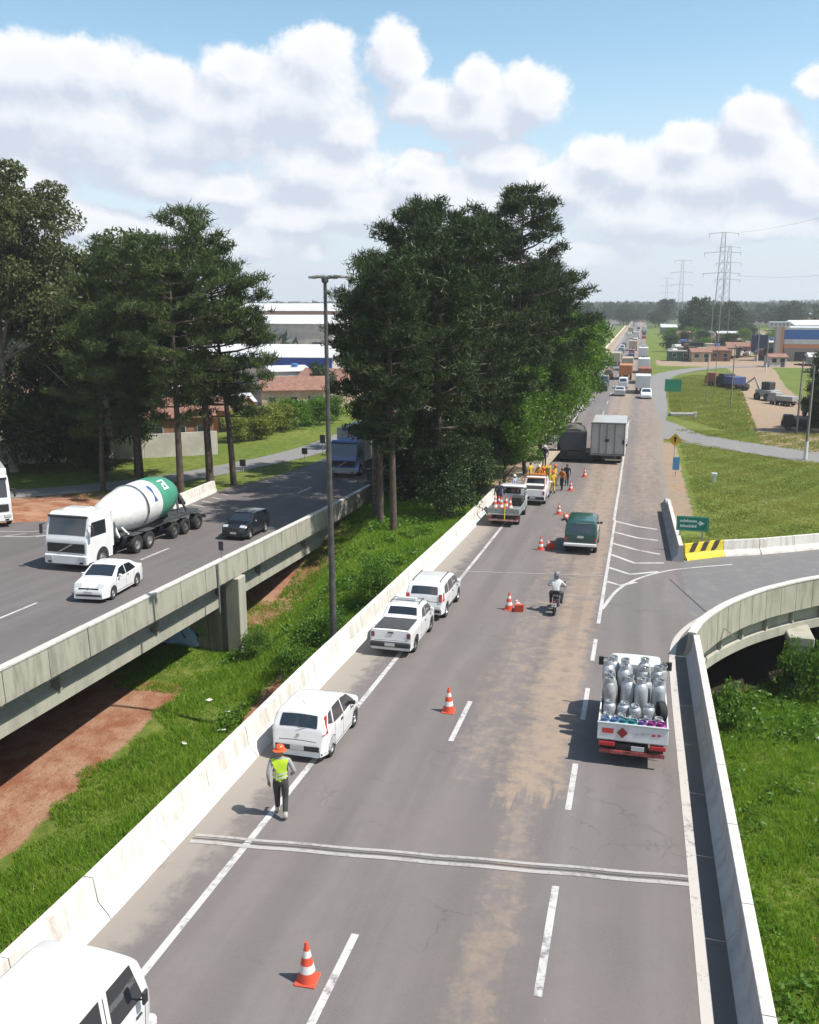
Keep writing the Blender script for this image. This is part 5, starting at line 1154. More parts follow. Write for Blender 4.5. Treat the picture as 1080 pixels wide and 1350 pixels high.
    def place(src, x_, y, z, key, label, grp, rot=(0, 0, 0)):
        if key not in used: o = src; used.add(key)
        else: o = copy_tree(src)
        p_ = v.matrix_world if False else None
        a = math.atan(dzr(Y_)); o.location = (X_+x_, Y_+y*math.cos(a)-z*math.sin(a), zb_+y*math.sin(a)+z*math.cos(a)); o.rotation_euler = (a+rot[0], rot[1], rot[2]); tag(o, label, 'gas bottle', grp)
    names = ['leftmost', 'second from the left', 'middle', 'second from the right', 'rightmost']
    for row, (y, z, dx) in enumerate(((-.66, .80, 0), (-.24, .82, .05), (.12, .98, -.04), (.46, .98, .02))):
        for k in range(4): place(big if (k*5+row*3) % 4 else big2, -.63+k*.42+dx, y+.07*math.sin(k*2.3+row), z+.05*((k*3+row*2) % 3 == 0), 'big' if (k*5+row*3) % 4 else 'big2', 'tall silver gas bottle, %s one of the %s row from the truck cab' % (('far left', 'middle left', 'middle right', 'far right')[k], ('fourth', 'third', 'second', 'first')[row]), 'tall silver gas bottles on the delivery truck', (.10*math.sin(k*3+row*2), .05*(k-1.5)+.08*math.sin(row*5+k*2), 0))
    cols = [BLU, BLU, TEAL, TEAL, PUR, MAG, MAG]; cnames = ['blue', 'blue', 'teal', 'teal', 'violet', 'magenta', 'magenta']; cpos = ['in the left corner', 'beside the left corner one', 'left of the tailgate centre', 'at the tailgate centre', 'right of the tailgate centre', 'near the right corner', 'in the right corner']
    xs_ = [-.74, -.50, -.24, .02, .27, .51, .75]
    xs_ = [-.735, -.49, -.245, 0, .245, .49, .735]
    for k in range(7):
        src = small[cols[k].name]; src2 = src; place(src, xs_[k]*.98, -2.16, .80, cols[k].name, 'small %s gas bottle, %s' % (cnames[k], cpos[k]), 'small gas bottles behind the tailgate')
    for j, y in enumerate((-1.82, -1.47)):
        for k in range(4 if j else 5): place(small[SIL.name], -.70+k*.34+.05*j, y+.05*math.sin(k*2.), .80+.22*j, SIL.name, 'small silver gas bottle in the loose %s row, %s' % (('rear', 'front')[j], ('leftmost', 'second from the left', 'third from the left', 'second from the right', 'rightmost by the side board')[k]), 'small silver gas bottles lying loose', (.1*(k % 3), .12*(k % 2), 0))
    drum = MB().lathe([(.26, -.09), (.29, 0), (.26, .09), (.16, .09), (.14, 0), (.16, -.09)], (0, 0, 0), 18, 'x'); o = part('spare_tyre', drum, TYRE, v, (.74, -1.40, 1.30), (0, 0, .3), smooth=40)
    return tag(v, 'white delivery truck in the right lane, its open bed loaded with silver gas bottles', 'truck')
gas_truck()
# ---- generic cabover truck used for several
def cab_big(v, mat, y0=0., w=1.22, h=2.95, zf=.55, L=2.2, glass_y=None, grille=True, mtrim=None):
    """cab whose rear wall is at y0 and nose at y0+L"""
    top = [(y0, .75), (y0, 1.6), (y0+.02, h-.12), (y0+.14, h), (y0+L-.55, h-.02), (y0+L-.34, h-.16), (y0+L-.06, 1.72), (y0+L, 1.55), (y0+L+.02, .9), (y0+L, zf-.1)]
    c_ = Car(top, w, 1.6, h, .05, zf-.12, (y0+L-1.25,), .50, .02, .06, .0, .25); c_.body(mat, v, 'cab')
    c_.top_panel('windscreen', 5, 6, -.92, .92, .06, .94, GLASS, v); c_.side_panel('side_window', [(y0+.55, 1.72), (y0+.55, 2.42), (y0+L-.42, 2.42), (y0+L-.22, 1.72)], GLASS, v)
    if grille: part('grille', MB().cb(0, 0, 0, w*1.7, .06, .46), PLAST, v, (0, y0+L+.02, 1.18), bevel=.02); part('grille_bar', MB().cb(0, 0, 0, .9, .02, .07), CHR, v, (0, y0+L+.06, 1.18), (0, .5, 0))
    part('bumper', MB().cb(0, 0, 0, w*2-.04, .20, .48), mtrim or mat, v, (0, y0+L+.0, .60), bevel=.05)
    for sd_ in (1, -1):
        part('headlight', MB().cb(0, 0, 0, .40, .06, .20), HEADL, v, (sd_*(w-.30), y0+L+.10, .70), bevel=.02); part('fog_lamp', MB().cb(0, 0, 0, .22, .03, .10), PLAST, v, (sd_*(w-.34), y0+L+.10, .47), bevel=.01)
        m_ = part('mirror', MB().cb(0, 0, 0, .12, .16, .50), PLAST, v, (sd_*(w+.22), y0+L-.10, 2.05), bevel=.03); MB().tube([(-sd_*.22, -.05, .28), (0, 0, .2)], .02, 5).build('mirror_arm', PLAST, m_)
    part('roof_fairing', MB().prism([(y0+.3, h-.02), (y0+.6, h+.12), (y0+L-.9, h+.12), (y0+L-.6, h-.02)], -.55, .55), mat, v, bevel=.02); part('sun_visor', MB().cb(0, 0, 0, w*1.8, .10, .12), pbr('smoke_plastic', (.05, .05, .05), .3) if 'smoke_plastic' not in MAT else MAT['smoke_plastic'], v, (0, y0+L-.24, h-.20), (-.4, 0, 0), .02)
    for sd_ in (1, -1): wheel(v, sd_*(w-.17), y0+L-1.25, .50, .30, RIM, sd_)
    return c_
def mixer():
    X_, Y_ = -26.95, 44.0; v = empty('concrete_mixer_truck', (X_, Y_, z1(Y_)), PI)   # local +y towards the camera
    cab_big(v, WHITE, 4.15, 1.22, 2.9, L=2.15); DG = pbr('dark_grey_frame', (.075, .08, .085), .6, .2, var=.3, scale=3)
    part('cab_wing', MB().box(-1.2, 3.98, .9, 1.2, 4.13, 2.75), WHITE, v, bevel=.03)
    part('chassis', MB().box(-.48, -6.3, .80, .48, 4.1, 1.12), DG, v)
    for sd_ in (1, -1): part('side_guard', MB().box(sd_*1.0-.04, -5.6, 1.05, sd_*1.0+.04, -1.4, 1.25), DG, v, bevel=.01)
    for y in (1.7, .45, -2.4, -3.7, -5.3):
        for sd_ in (1, -1): wheel(v, sd_*.98, y, .50, .46, RIMD if y < 0 else RIM, sd_); part('mudguard', MB().lathe([(.56, -.23), (.56, .23)], (0, 0, 0), 4, 'x') if False else MB().box(-.24, -.5, .52, .24, .5, .57), DG, v, (sd_*.98, y, .5), bevel=.01)
    part('fuel_tank', MB().lathe([(.02, -.55), (.30, -.52), (.30, .52), (.02, .55)], (0, 0, 0), 16, 'y'), CHR, v, (.98, 2.9, .82), smooth=40)
    # drum, tilted a little: nose cone towards the cab
    drum = empty('drum', (0, 0, 0), 0, False); drum.parent = v; drum.location = (0, .15, 2.35); drum.rotation_euler = (math.radians(-3.5), 0, 0); drum.location.z = 2.25; drum.scale = (.93, .95, .93)
    WD = pbr('white_drum_paint', (.68, .68, .66), .45, var=.1, scale=2, dirt=((.4, .38, .34), .4)); GD = pbr('green_drum_paint', (.06, .27, .18), .5, var=.12, scale=2)
    part('drum_shell', MB().lathe([(.60, 3.25), (.88, 2.9), (1.18, 1.6), (1.32, .4), (1.34, -.8), (1.33, -1.25)][::-1], (0, 0, 0), 36, 'y'), WD, drum, smooth=50)
    part('drum_band', MB().lathe([(1.335, -1.26), (1.32, -2.2), (1.12, -3.35), (.80, -4.0), (.55, -4.15)][::-1], (0, 0, 0), 36, 'y'), GD, drum, smooth=50)
    part('drum_ring', MB().lathe([(1.30, .52), (1.37, .50), (1.37, .34), (1.30, .32)], (0, 0, 0), 36, 'y'), CHR, drum, smooth=30)
    part('drum_nose', MB().lathe([(.62, 3.24), (.60, 3.5), (.35, 3.75), (.3, 3.76)][::-1], (0, 0, 0), 24, 'y'), DG, drum, smooth=40)
    # blue emblem and pale letter-like logo on the drum
    lg = MB()
    def on(a, y, r=1.345): return (r*math.sin(a), y, r*math.cos(a))
    lb = pbr('blue_emblem', (.05, .10, .28), .5); lw = pbr('white_emblem', (.7, .75, .72), .5)
    for sd_ in (1, -1):
        mb = MB(); 
        for k in range(7): 
            a = sd_*(.55+.14*k); w_ = .11+.06*math.sin(k*1.3); mb.v += [on(a, -.55-w_), on(a, -.55+w_)]
        for k in range(6): q = 2*k; mb.f.append((q, q+1, q+3, q+2))
        part('emblem', mb, lb, drum)
        mb = MB()
        for (a0, a1, y0, y1) in ((.5, .58, -2.35, -1.75), (.58, 1.05, -2.35, -2.2), (.72, .80, -2.2, -1.85), (.97, 1.05, -2.2, -1.75), (.8, .97, -1.92, -1.8)):
            b0 = len(mb.v); mb.v += [on(sd_*a0, y0, 1.352), on(sd_*a1, y0, 1.352), on(sd_*a1, y1, 1.352), on(sd_*a0, y1, 1.352)]; mb.f.append((b0, b0+1, b0+2, b0+3))
        part('emblem', mb, lw, drum)
    for sd_ in (1, -1):  # A-frame in front of the drum
        part('frame_strut', MB().tube([(sd_*.95, 3.1, 1.1), (sd_*.25, 2.75, 2.1)], .07, 6), WHITE, v); part('frame_strut', MB().tube([(sd_*.95, 2.2, 1.1), (sd_*.25, 2.7, 2.1)], .07, 6), WHITE, v)
        part('rear_strut', MB().tube([(sd_*.8, -3.6, 1.15), (sd_*.45, -3.9, 2.5)], .07, 6), DG, v); part('rear_strut', MB().tube([(sd_*.8, -4.6, 1.15), (sd_*.45, -4.0, 2.5)], .07, 6), DG, v)
    part('platform', MB().box(-.95, 1.95, 1.13, .95, 3.3, 1.22), DG, v); part('water_tank', MB().lathe([(.02, -.8), (.34, -.76), (.34, .76), (.02, .8)], (0, 0, 0), 16, 'x'), DG, v, (0, 3.4, 1.65), smooth=40)
    part('chute', MB().prism([(-4.3, 2.6), (-5.4, 1.6), (-5.4, 1.45), (-4.3, 2.3)], -.3, .3), DG, v); part('rear_bumper', MB().box(-1.15, -6.4, .55, 1.15, -6.28, .75), DG, v)
    tag(v, 'white concrete mixer truck with a white and green drum on the left viaduct', 'truck')
mixer()
# ---- blue truck under the trees on the viaduct
def blue_truck():
    v = empty('cargo_truck', (-23.9, 75.6, z1(75.6)), PI); cab_big(v, BLUEP, 1.8, 1.22, 3.1, L=2.1, mtrim=pbr('silver_bumper', (.4, .42, .45), .4, .3))
    part('cargo_box', MB().box(-1.28, -8, 1.1, 1.28, 1.6, 3.9), pbr('pale_tarpaulin', (.55, .56, .56), .7, var=.1), v, bevel=.03); part('chassis', MB().box(-.5, -8, .7, .5, 1.9, 1.08), DARKM, v)
    for y in (-5.2, -6.5): 
        for sd_ in (1, -1): wheel(v, sd_*.98, y, .5, .46, RIMD, sd_)
    tag(v, 'blue cargo truck coming out of the tree shade on the left viaduct', 'truck')
blue_truck()
# ---- white truck cut by the left edge
def left_truck():
    v = empty('cargo_truck', (-39.9, 48.2, z1(48.2)), PI+.74); cab_big(v, WHITE, 1.3, 1.22, 3.15, L=2.1)
    part('cargo_box', MB().box(-1.25, -4, 1.1, 1.25, 1.1, 3.3), WHITE, v, bevel=.03); part('chassis', MB().box(-.5, -4, .7, .5, 1.4, 1.08), DARKM, v)
    for sd_ in (1, -1): wheel(v, sd_*.98, -2.6, .5, .46, RIMD, sd_)
    tag(v, 'white truck cut off by the left edge of the picture, cab facing the camera', 'truck')
left_truck()
# ---- works trucks on the shoulder
CONEO = pbr('cone_orange', (.68, .085, .04), .5, var=.08); CONEW = pbr('cone_white', (.72, .68, .66), .45)
def cone_parts(h=.78):
    m1 = MB(); n = 20
    r_ = lambda z: .155*(1-z/h)+.028
    a = MB().lathe([(r_(0.03), .03), (r_(.28*h), .28*h)], n=n); b_ = MB().lathe([(r_(.44*h), .44*h), (r_(.62*h), .62*h)], n=n); c_ = MB().lathe([(r_(.76*h), .76*h), (r_(h), h), (.018, h)], n=n)
    w1 = MB().lathe([(r_(.28*h)+.003, .28*h), (r_(.44*h)+.003, .44*h)], n=n); w2 = MB().lathe([(r_(.62*h)+.003, .62*h), (r_(.76*h)+.003, .76*h)], n=n)
    return a, b_, c_, w1, w2
_cone = None
def cone(X_, Y_, label, grp='traffic cones along the lane', z=None, tilt=(0, 0), s_=1.0):
    global _cone
    if _cone is None:
        root = bpy.data.objects.new('traffic_cone', None); C.objects.link(root)
        a, b_, c_, w1, w2 = cone_parts()
        MB().cb(0, 0, .02, .40, .40, .04).build('base', CONEO, root, bevel=.015)
        body = MB(); 
        for q in (a, b_, c_): body.add(q.v, q.f)
        MB().lathe([(.183, .03), (.145, .22)], n=20).build('lower_band', CONEO, root, smooth=50)
        MB().lathe([(.147, .219), (.118, .36)], n=20).build('white_band', CONEW, root, smooth=50)
        MB().lathe([(.116, .361), (.085, .51)], n=20).build('middle_band', CONEO, root, smooth=50)
        MB().lathe([(.087, .509), (.060, .63)], n=20).build('white_band', CONEW, root, smooth=50)
        MB().lathe([(.058, .631), (.028, .79), (.015, .79)], n=20).build('tip', CONEO, root, smooth=50)
        _cone = root; o = root
    else: o = copy_tree(_cone)
    o.location = (X_, Y_, (z1(Y_)+.006) if z is None else z); o.rotation_euler = (tilt[0], tilt[1], .3*X_); o.scale = (s_, s_, s_)
    tag(o, label, 'traffic cone', grp); return o
cone(-5.13, 12.95, 'orange and white traffic cone nearest the camera, beside the near lane dash', s_=.98)
cone(-5.2, 25.5, 'traffic cone by the second lane dash, across from the white hatchback')
cone(-4.98, 37.2, 'traffic cone just left of the motorcycle')
cone(-4.50, 36.9, 'knocked over traffic cone between the motorcycle and the upright cone', tilt=(.1, -1.35), z=z1(36.9)+.16)
cone(-4.94, 49.6, 'traffic cone left of the green estate car')
cone(-4.40, 49.9, 'fallen traffic cone in the shadow of the green estate car', tilt=(.1, -1.35), z=z1(49.9)+.16)
cone(-4.92, 60.9, 'traffic cone ahead of the green estate car, beside the works trucks')
cone(-4.30, 59.4, 'fallen traffic cone just ahead of the green estate car', tilt=(.3, 1.35), z=z1(59.4)+.16)
cone(-4.86, 70.6, 'traffic cone beside the workers, short of the silver box truck')
cone(-4.2, 77.5, 'furthest traffic cone, close behind the silver box truck')
def work_truck():
    X_, Y_ = -7.95, 58.4; v = empty('flatbed_truck', (X_, Y_, z1(Y_))); GB = pbr('grey_green_bed', (.22, .25, .24), .6, var=.2)
    cab = Car([(.9, .6), (.9, 1.3), (.93, 2.02), (1.05, 2.1), (1.9, 2.08), (2.1, 1.98), (2.42, 1.3), (2.5, 1.0), (2.52, .5)], .88, 1.28, 2.1, .08, .45, (1.75,), .36, .02, .05, 0., .2); cab.body(WHITE, v, 'cab')
    for sd_ in (1, -1): wheel(v, sd_*.75, 1.75, .36, .22, RIMD, sd_); wheel(v, sd_*.72, -1.7, .36, .34, RIMD, sd_)
    part('rear_window', MB().cb(0, 0, 0, 1.2, .02, .4), GLASS, v, (0, .888, 1.75)); cab.side_panel('side_window', [(1.15, 1.36), (1.15, 1.86), (1.95, 1.86), (2.2, 1.36)], GLASS, v)
    part('chassis', MB().box(-.45, -2.8, .5, .45, 2.2, .72), DARKM, v); part('bed_floor', MB().box(-1.0, -2.9, .80, 1.0, .8, .90), GB, v)
    for sd_ in (1, -1): part('side_board', MB().box(sd_*.98-.025, -2.9, .9, sd_*.98+.025, .8, 1.2), GB, v, bevel=.01)
    part('tailgate', MB().box(-1.0, -2.95, .82, 1.0, -2.90, 1.2), GB, v, bevel=.01); part('tailgate_stripe', MB().box(-.96, -2.965, .80, .96, -2.952, .88), CHR, v)
    part('rear_bumper', MB().cb(0, 0, 0, 1.9, .08, .12), pbr('red_white_bumper', (.5, .28, .24), .6, var=.5, scale=6), v, (0, -2.9, .46)); part('hose_reel_post', MB().tube([(.1, -2.98, .5), (.1, -2.98, 1.5)], .03, 6), YP, v)
    part('load_rack', MB().tube([(-.9, .6, 1.2), (-.9, .6, 2.0), (.9, .6, 2.0), (.9, .6, 1.2)], .04, 6), PLAST, v); part('toolbox', MB().box(.15, -.3, .92, .85, .6, 1.5), DARKM, v, bevel=.03)
    for sd_ in (1, -1): part('tail_light', MB().cb(0, 0, 0, .24, .04, .1), REDL, v, (sd_*.82, -2.93, .66))
    tag(v, 'white flatbed works truck carrying a stack of traffic cones, parked at the barrier end', 'truck')
    for k, (dx, dy) in enumerate(((-.62, -2.3), (-.25, -2.2), (.35, -2.35), (-.45, -1.8), (0, -1.7))):
        cone(X_+dx, Y_+dy, ('traffic cone at the left rear corner of the works truck bed', 'traffic cone second from the left on the works truck bed', 'traffic cone at the right rear of the works truck bed', 'traffic cone behind the left pair on the works truck bed', 'traffic cone in the middle of the works truck bed')[k], 'traffic cones carried on the works truck', z1(Y_)+.905-(dy)*.05, s_=1.15)
    X_, Y_ = -7.05, 66.0; v = empty('pickup_truck', (X_, Y_, z1(Y_)))
    top = [(-2.3, .45), (-2.34, .6), (-2.3, 1.12), (-2.2, 1.14), (-.6, 1.15), (-.45, 1.25), (-.25, 1.7), (-.05, 1.76), (.8, 1.74), (1.3, 1.2), (2.1, 1.05), (2.3, .7), (2.3, .4)]
    c_ = Car(top, .88, 1.1, 1.76, .14, .35, (-1.4, 1.4), .36, .02, .1, .03); c_.body(WHITE, v); c_.add_wheels(v, .22, RIMD); c_.top_panel('rear_window', 5, 6, -.85, .85, .1, .9, GLASS, v)
    part('bed_liner', MB().box(-.72, -2.15, 1.15, .72, -.62, 1.18), PLAST, v); part('rear_bumper', MB().cb(0, 0, 0, 1.7, .14, .2), PLAST, v, (0, -2.36, .55), bevel=.03); plate(v, -2.44, .58)
    for sd_ in (1, -1):
        part('tail_light', MB().cb(0, 0, 0, .12, .05, .26), REDL, v, (sd_*.78, -2.31, .92)); part('rack_leg', MB().tube([(sd_*.8, -.7, 1.15), (sd_*.8, -.7, 1.95)], .03, 6), pbr('rack_orange', (.6, .22, .1), .5) if sd_ == 1 else MAT['rack_orange'], v)
        part('rack_leg', MB().tube([(sd_*.8, -2.1, 1.15), (sd_*.8, -2.1, 1.95)], .03, 6), MAT['rack_orange'], v)
    part('rack_rail', MB().box(-.84, -2.14, 1.93, .84, -2.06, 2.0), MAT['rack_orange'], v); part('rack_rail', MB().box(-.84, -.74, 1.93, .84, -.66, 2.0), MAT['rack_orange'], v); part('beacon_bar', MB().cb(0, 0, 0, 1.1, .25, .14), ORANGEL, v, (0, .3, 1.86), bevel=.03)
    mirror_pair(c_, .9, 1.25, WHITE, v, 1.2)
    tag(v, 'white works pickup with an orange rack, parked ahead of the cone truck', 'pickup')
work_truck()
# ---- silver box truck and the dark truck next to it
def box_trucks():
    v = empty('box_truck', (-2.65, 88.8, z1(88.8)), .0); w = 1.55
    part('cargo_box', MB().box(-w, -3.9, .95, w, 3.2, 3.75), ALU, v, bevel=.03)
    for x_ in (-1.5, -.75, -.1, .62, 1.48): part('rear_post', MB().box(x_-.04, -3.99, .98, x_+.04, -3.905, 3.72), pbr('post_grey', (.20, .20, .20), .5) if x_ == -1.5 else MAT['post_grey'], v)
    part('top_rail', MB().box(-w-.02, -4.0, 3.76, w+.02, -3.7, 3.86), MAT['post_grey'], v); part('sill', MB().box(-w, -3.98, .82, w, -3.7, .948), MAT['post_grey'], v)
    part('latch', MB().box(-.25, -4.02, 2.1, .1, -3.99, 2.35), PLAST, v); part('lamp', MB().box(1.3, -4.02, 1.9, 1.5, -3.99, 2.3), PLAST, v)
    part('chassis', MB().box(-.5, -3.8, .5, .5, 5.2, .80), DARKM, v); part('under_ride_bar', MB().box(-.2, -4.0, .38, 1.4, -3.9, .50), pbr('muddy_bar', (.4, .33, .24), .7), v)
    for y in (-2.6, -1.4, 4.2):
        for sd_ in (1, -1): wheel(v, sd_*1.05, y, .5, .46, RIMD, sd_)
    part('cab', MB().box(-1.2, 3.4, .6, 1.2, 5.6, 2.9), WHITE, v, bevel=.12)
    tag(v, 'silver box truck stopped across the middle lanes, ribbed rear doors towards the camera', 'truck')
    v = empty('dump_truck', (-6.2, 88.3, z1(88.3)), .12)
    part('cab', MB().box(-1.2, 1.6, .7, 1.2, 3.8, 2.9), BLACKP, v, bevel=.12); part('dump_body', MB().prism([(-1.25, 1.5), (-1.05, 1.15), (1.05, 1.15), (1.25, 1.5), (1.25, 2.9), (-1.25, 2.9)], -3.2, 1.4, 'y'), pbr('dark_blue_body', (.03, .035, .05), .55, var=.2), v, bevel=.03)
    part('load', MB().prism([(-1.1, 2.9), (-.5, 3.1), (.4, 3.15), (1.1, 2.9)], -3.0, 1.2, 'y'), pbr('earth_load', (.10, .09, .08), .95, var=.3), v)
    part('chassis', MB().box(-.5, -3.2, .6, .5, 3.6, 1.1), DARKM, v)
    for y in (-2.2, -.9, 2.7):
        for sd_ in (1, -1): wheel(v, sd_*1.0, y, .5, .46, RIMD, sd_)
    part('mud_flap', MB().box(-1.2, -2.95, .3, 1.2, -2.9, 1.1), PLAST, v)
    for sd_ in (1, -1): part('mirror', MB().cb(0, 0, 0, .2, .1, .5), PLAST, v, (sd_*1.4, 3.4, 2.3), bevel=.03)
    tag(v, 'dark dump truck standing beside the silver box truck in the left lane', 'truck')
    # ramp plate laid on the shoulder beside it
    o = MB().add([(-8.6, 80.5, z1(80.5)+.06), (-7.9, 80.0, z1(80)+.06), (-6.9, 85.4, z1(85)+1.15), (-8.0, 85.7, z1(85)+1.15), (-8.6, 80.5, z1(80.5)-.02), (-7.9, 80.0, z1(80)-.02), (-6.9, 85.4, z1(85)+1.05), (-8.0, 85.7, z1(85)+1.05)], [(0, 1, 2, 3), (7, 6, 5, 4), (0, 4, 5, 1), (1, 5, 6, 2), (2, 6, 7, 3), (3, 7, 4, 0)]).build('loading_ramp', pbr('sandy_plate', (.42, .35, .26), .8, var=.2)); tag(o, 'sandy loading ramp leaning up behind the dark dump truck', 'ramp')
    v = empty('car', (-1.9, 98, z1(98))); c_ = Car([(-2.0, .35), (-2.0, 1.0), (-1.7, 1.9), (-1.4, 2.05), (1.2, 2.05), (1.6, 1.4), (2.0, .9), (2.0, .35)], .88, 1.1, 2.05, .12, .3, (-1.3, 1.3), .33, .03); c_.body(WHITE, v); c_.add_wheels(v); c_.top_panel('rear_window', 1, 2, -.8, .8, .2, .9, GLASS, v); tag(v, 'white van showing above the silver box truck', 'van')
    bpy.data.objects[v.name].name = 'van'
box_trucks()
# ================================================================ people
def skin_mesh(pts, edges, radii, sub=1, root=0):
    me = bpy.data.meshes.new('body'); bm = bmesh.new(); sk = bm.verts.layers.skin.verify()
    vs = []
    for i, (p, r) in enumerate(zip(pts, radii)):
        v = bm.verts.new(p); rr_ = r if hasattr(r, '__len__') else (r, r); v[sk].radius = rr_; v[sk].use_root = (i == root); vs.append(v)
    for a, b_ in edges: bm.edges.new((vs[a], vs[b_]))
    bm.to_mesh(me); bm.free(); o = bpy.data.objects.new('tmp', me); C.objects.link(o)
    m1 = o.modifiers.new('s', 'SKIN'); m1.use_smooth_shade = True; m2 = o.modifiers.new('u', 'SUBSURF'); m2.levels = m2.render_levels = sub
    dg = bpy.context.evaluated_depsgraph_get(); out = bpy.data.meshes.new_from_object(o.evaluated_get(dg)); bpy.data.objects.remove(o); bpy.data.meshes.remove(me); return out
SKIN = pbr('skin', (.30, .16, .10), .55, var=.1); HAIR = pbr('dark_hair', (.02, .015, .012), .7)
def segdist(p, a, b_):
    ab = b_-a; t_ = max(0, min(1, (p-a).dot(ab)/max(1e-9, ab.dot(ab)))); return (p-(a+ab*t_)).length
def person(loc, rz, pose, shirt, trousers, boots, label, vest=None, helmet=None, z=None, fingers=True, helmet_full=False, group=None):
    J = {k: Vector(v) for k, v in pose.items()}
    names = ['pelvis', 'waist', 'chest', 'neck', 'head0', 'head1', 'sl', 'el', 'wl', 'sr', 'er', 'wr', 'hl', 'kl', 'al', 'tl', 'hr', 'kr', 'ar', 'tr']
    rad = dict(pelvis=(.155, .115), waist=(.14, .105), chest=(.175, .125), neck=.058, head0=(.075, .085), head1=(.082, .10), sl=.068, el=.046, wl=.032, sr=.068, er=.046, wr=.032, hl=.115, kl=.078, al=.058, tl=.045, hr=.115, kr=.078, ar=.058, tr=.045)
    E_ = [('pelvis', 'waist'), ('waist', 'chest'), ('chest', 'neck'), ('neck', 'head0'), ('head0', 'head1'), ('chest', 'sl'), ('sl', 'el'), ('el', 'wl'), ('chest', 'sr'), ('sr', 'er'), ('er', 'wr'), ('pelvis', 'hl'), ('hl', 'kl'), ('kl', 'al'), ('al', 'tl'), ('pelvis', 'hr'), ('hr', 'kr'), ('kr', 'ar'), ('ar', 'tr')]
    ix = {n: i for i, n in enumerate(names)}
    me = skin_mesh([J[n] for n in names], [(ix[a], ix[b_]) for a, b_ in E_], [rad[n] for n in names], 2)
    for m_ in (shirt, trousers, boots, SKIN): me.materials.append(m_)
    part_of = {('pelvis', 'waist'): 0, ('waist', 'chest'): 0, ('chest', 'neck'): 0, ('neck', 'head0'): 3, ('head0', 'head1'): 3, ('chest', 'sl'): 0, ('sl', 'el'): 0, ('el', 'wl'): 0, ('chest', 'sr'): 0, ('sr', 'er'): 0, ('er', 'wr'): 0}
    for p in me.polygons:
        c_ = p.center; best = min(E_, key=lambda e: segdist(c_, J[e[0]], J[e[1]])); mi = part_of.get(best, 1)
        if best in (('al', 'tl'), ('ar', 'tr')) : mi = 2
        if best in (('kl', 'al'), ('kr', 'ar')) and min((c_-J['al']).length, (c_-J['ar']).length) < .12: mi = 2
        if best == ('pelvis', 'waist') and (c_-J['pelvis']).length < .12: mi = 1
        p.material_index = mi
    root = bpy.data.objects.new('person', None); C.objects.link(root); root.location = (loc[0], loc[1], z1(loc[1]) if z is None else z); root.rotation_euler = (0, 0, rz)
    b_ = bpy.data.objects.new('body', me); C.objects.link(b_); b_.parent = root
    H = J['head1']; up = (H-J['head0']).normalized(); F = Vector(pose.get('face', (0, 1, 0)))
    # face: eyes half-way up, nose, mouth, ears
    hc = J['head0'].lerp(H, .55); side = up.cross(F).normalized()
    part('nose', MB().add([tuple(hc+F*.095+up*.03), tuple(hc+F*.118-up*.012), tuple(hc+F*.09+side*.016-up*.015), tuple(hc+F*.09-side*.016-up*.015)], [(0, 1, 2), (0, 3, 1), (1, 3, 2), (0, 2, 3)]), SKIN, b_)
    for q in (1, -1):
        e1 = hc+F*.088+side*(.032*q)+up*.028; part('eye', MB().cb(*e1, .018, .012, .01), HAIR, b_); e2 = hc+side*(.083*q)+up*.005; part('ear', MB().cb(*e2, .022, .035, .055), SKIN, b_, bevel=.008)
    m0 = hc+F*.088-up*.045; part('mouth', MB().cb(*m0, .045, .01, .008), pbr('lips', (.25, .09, .08), .5) if 'lips' not in MAT else MAT['lips'], b_)
    if fingers:
        for s_, w_, e_ in ((-1, 'wl', 'el'), (1, 'wr', 'er')):
            d_ = (J[w_]-J[e_]).normalized(); sd = d_.cross(Vector((0, 0, 1))); sd = sd.normalized() if sd.length > .1 else Vector((0, 1, 0)); nn = d_.cross(sd)
            sd2 = F if abs(d_.dot(F)) < .7 else sd
            sd2 = (sd2-d_*sd2.dot(d_)).normalized(); pal = d_.cross(sd2)
            hm = MB(); a = J[w_]-d_*.02; hm.tube([a, a+d_*.05, a+d_*.10], [.026, .040, .036], 8)
            for k, (ln, off) in enumerate(((.070, -.027), (.080, -.009), (.076, .009), (.060, .026))):
                b0 = a+d_*.095+sd2*off; hm.tube([b0, b0+d_*ln*.5+pal*.010, b0+d_*ln*.9+pal*.032], [.0095, .009, .007], 5)
            b0 = a+d_*.035+sd2*.03; hm.tube([b0, b0+d_*.03+sd2*.028, b0+d_*.062+sd2*.034+pal*.01], [.012, .011, .008], 5)
            part('hand', hm, SKIN, b_, smooth=50)
    if vest:
        T = [('pelvis', 'waist'), ('waist', 'chest'), ('chest', 'neck'), ('chest', 'sl'), ('chest', 'sr')]; vv = [v_.co+v_.normal*.016 for v_ in me.vertices]; ff = []
        for p in me.polygons:
            c_ = p.center; best = min(E_, key=lambda e: segdist(c_, J[e[0]], J[e[1]])); ok = best in T and c_.z > J['pelvis'].z+.02 and c_.z < J['neck'].z-.03
            if best in T[3:] and (c_-J['chest']).length > .23: ok = False
            if ok: ff.append(tuple(p.vertices))
        used_ = sorted({i_ for f_ in ff for i_ in f_}); mp_ = {a_: b__ for b__, a_ in enumerate(used_)}
        vm = bpy.data.meshes.new('vest'); vm.from_pydata([tuple(vv[i_]) for i_ in used_], [], [tuple(mp_[i_] for i_ in f_) for f_ in ff]); vm.polygons.foreach_set('use_smooth', [True]*len(vm.polygons))
        vm.materials.append(vest[0]); vo = bpy.data.objects.new('vest', vm); C.objects.link(vo); vo.parent = root
        if vest[1]:
            for zz in (.05, .16): c0 = J['waist']+(J['chest']-J['waist'])*((zz-.1)/.3); part('reflective_band', MB().lathe([(.186, -.025), (.188, .025)], (0, 0, 0), 20, 'z', False), vest[1], vo, tuple(c0)).scale = (.96, .76, 1)
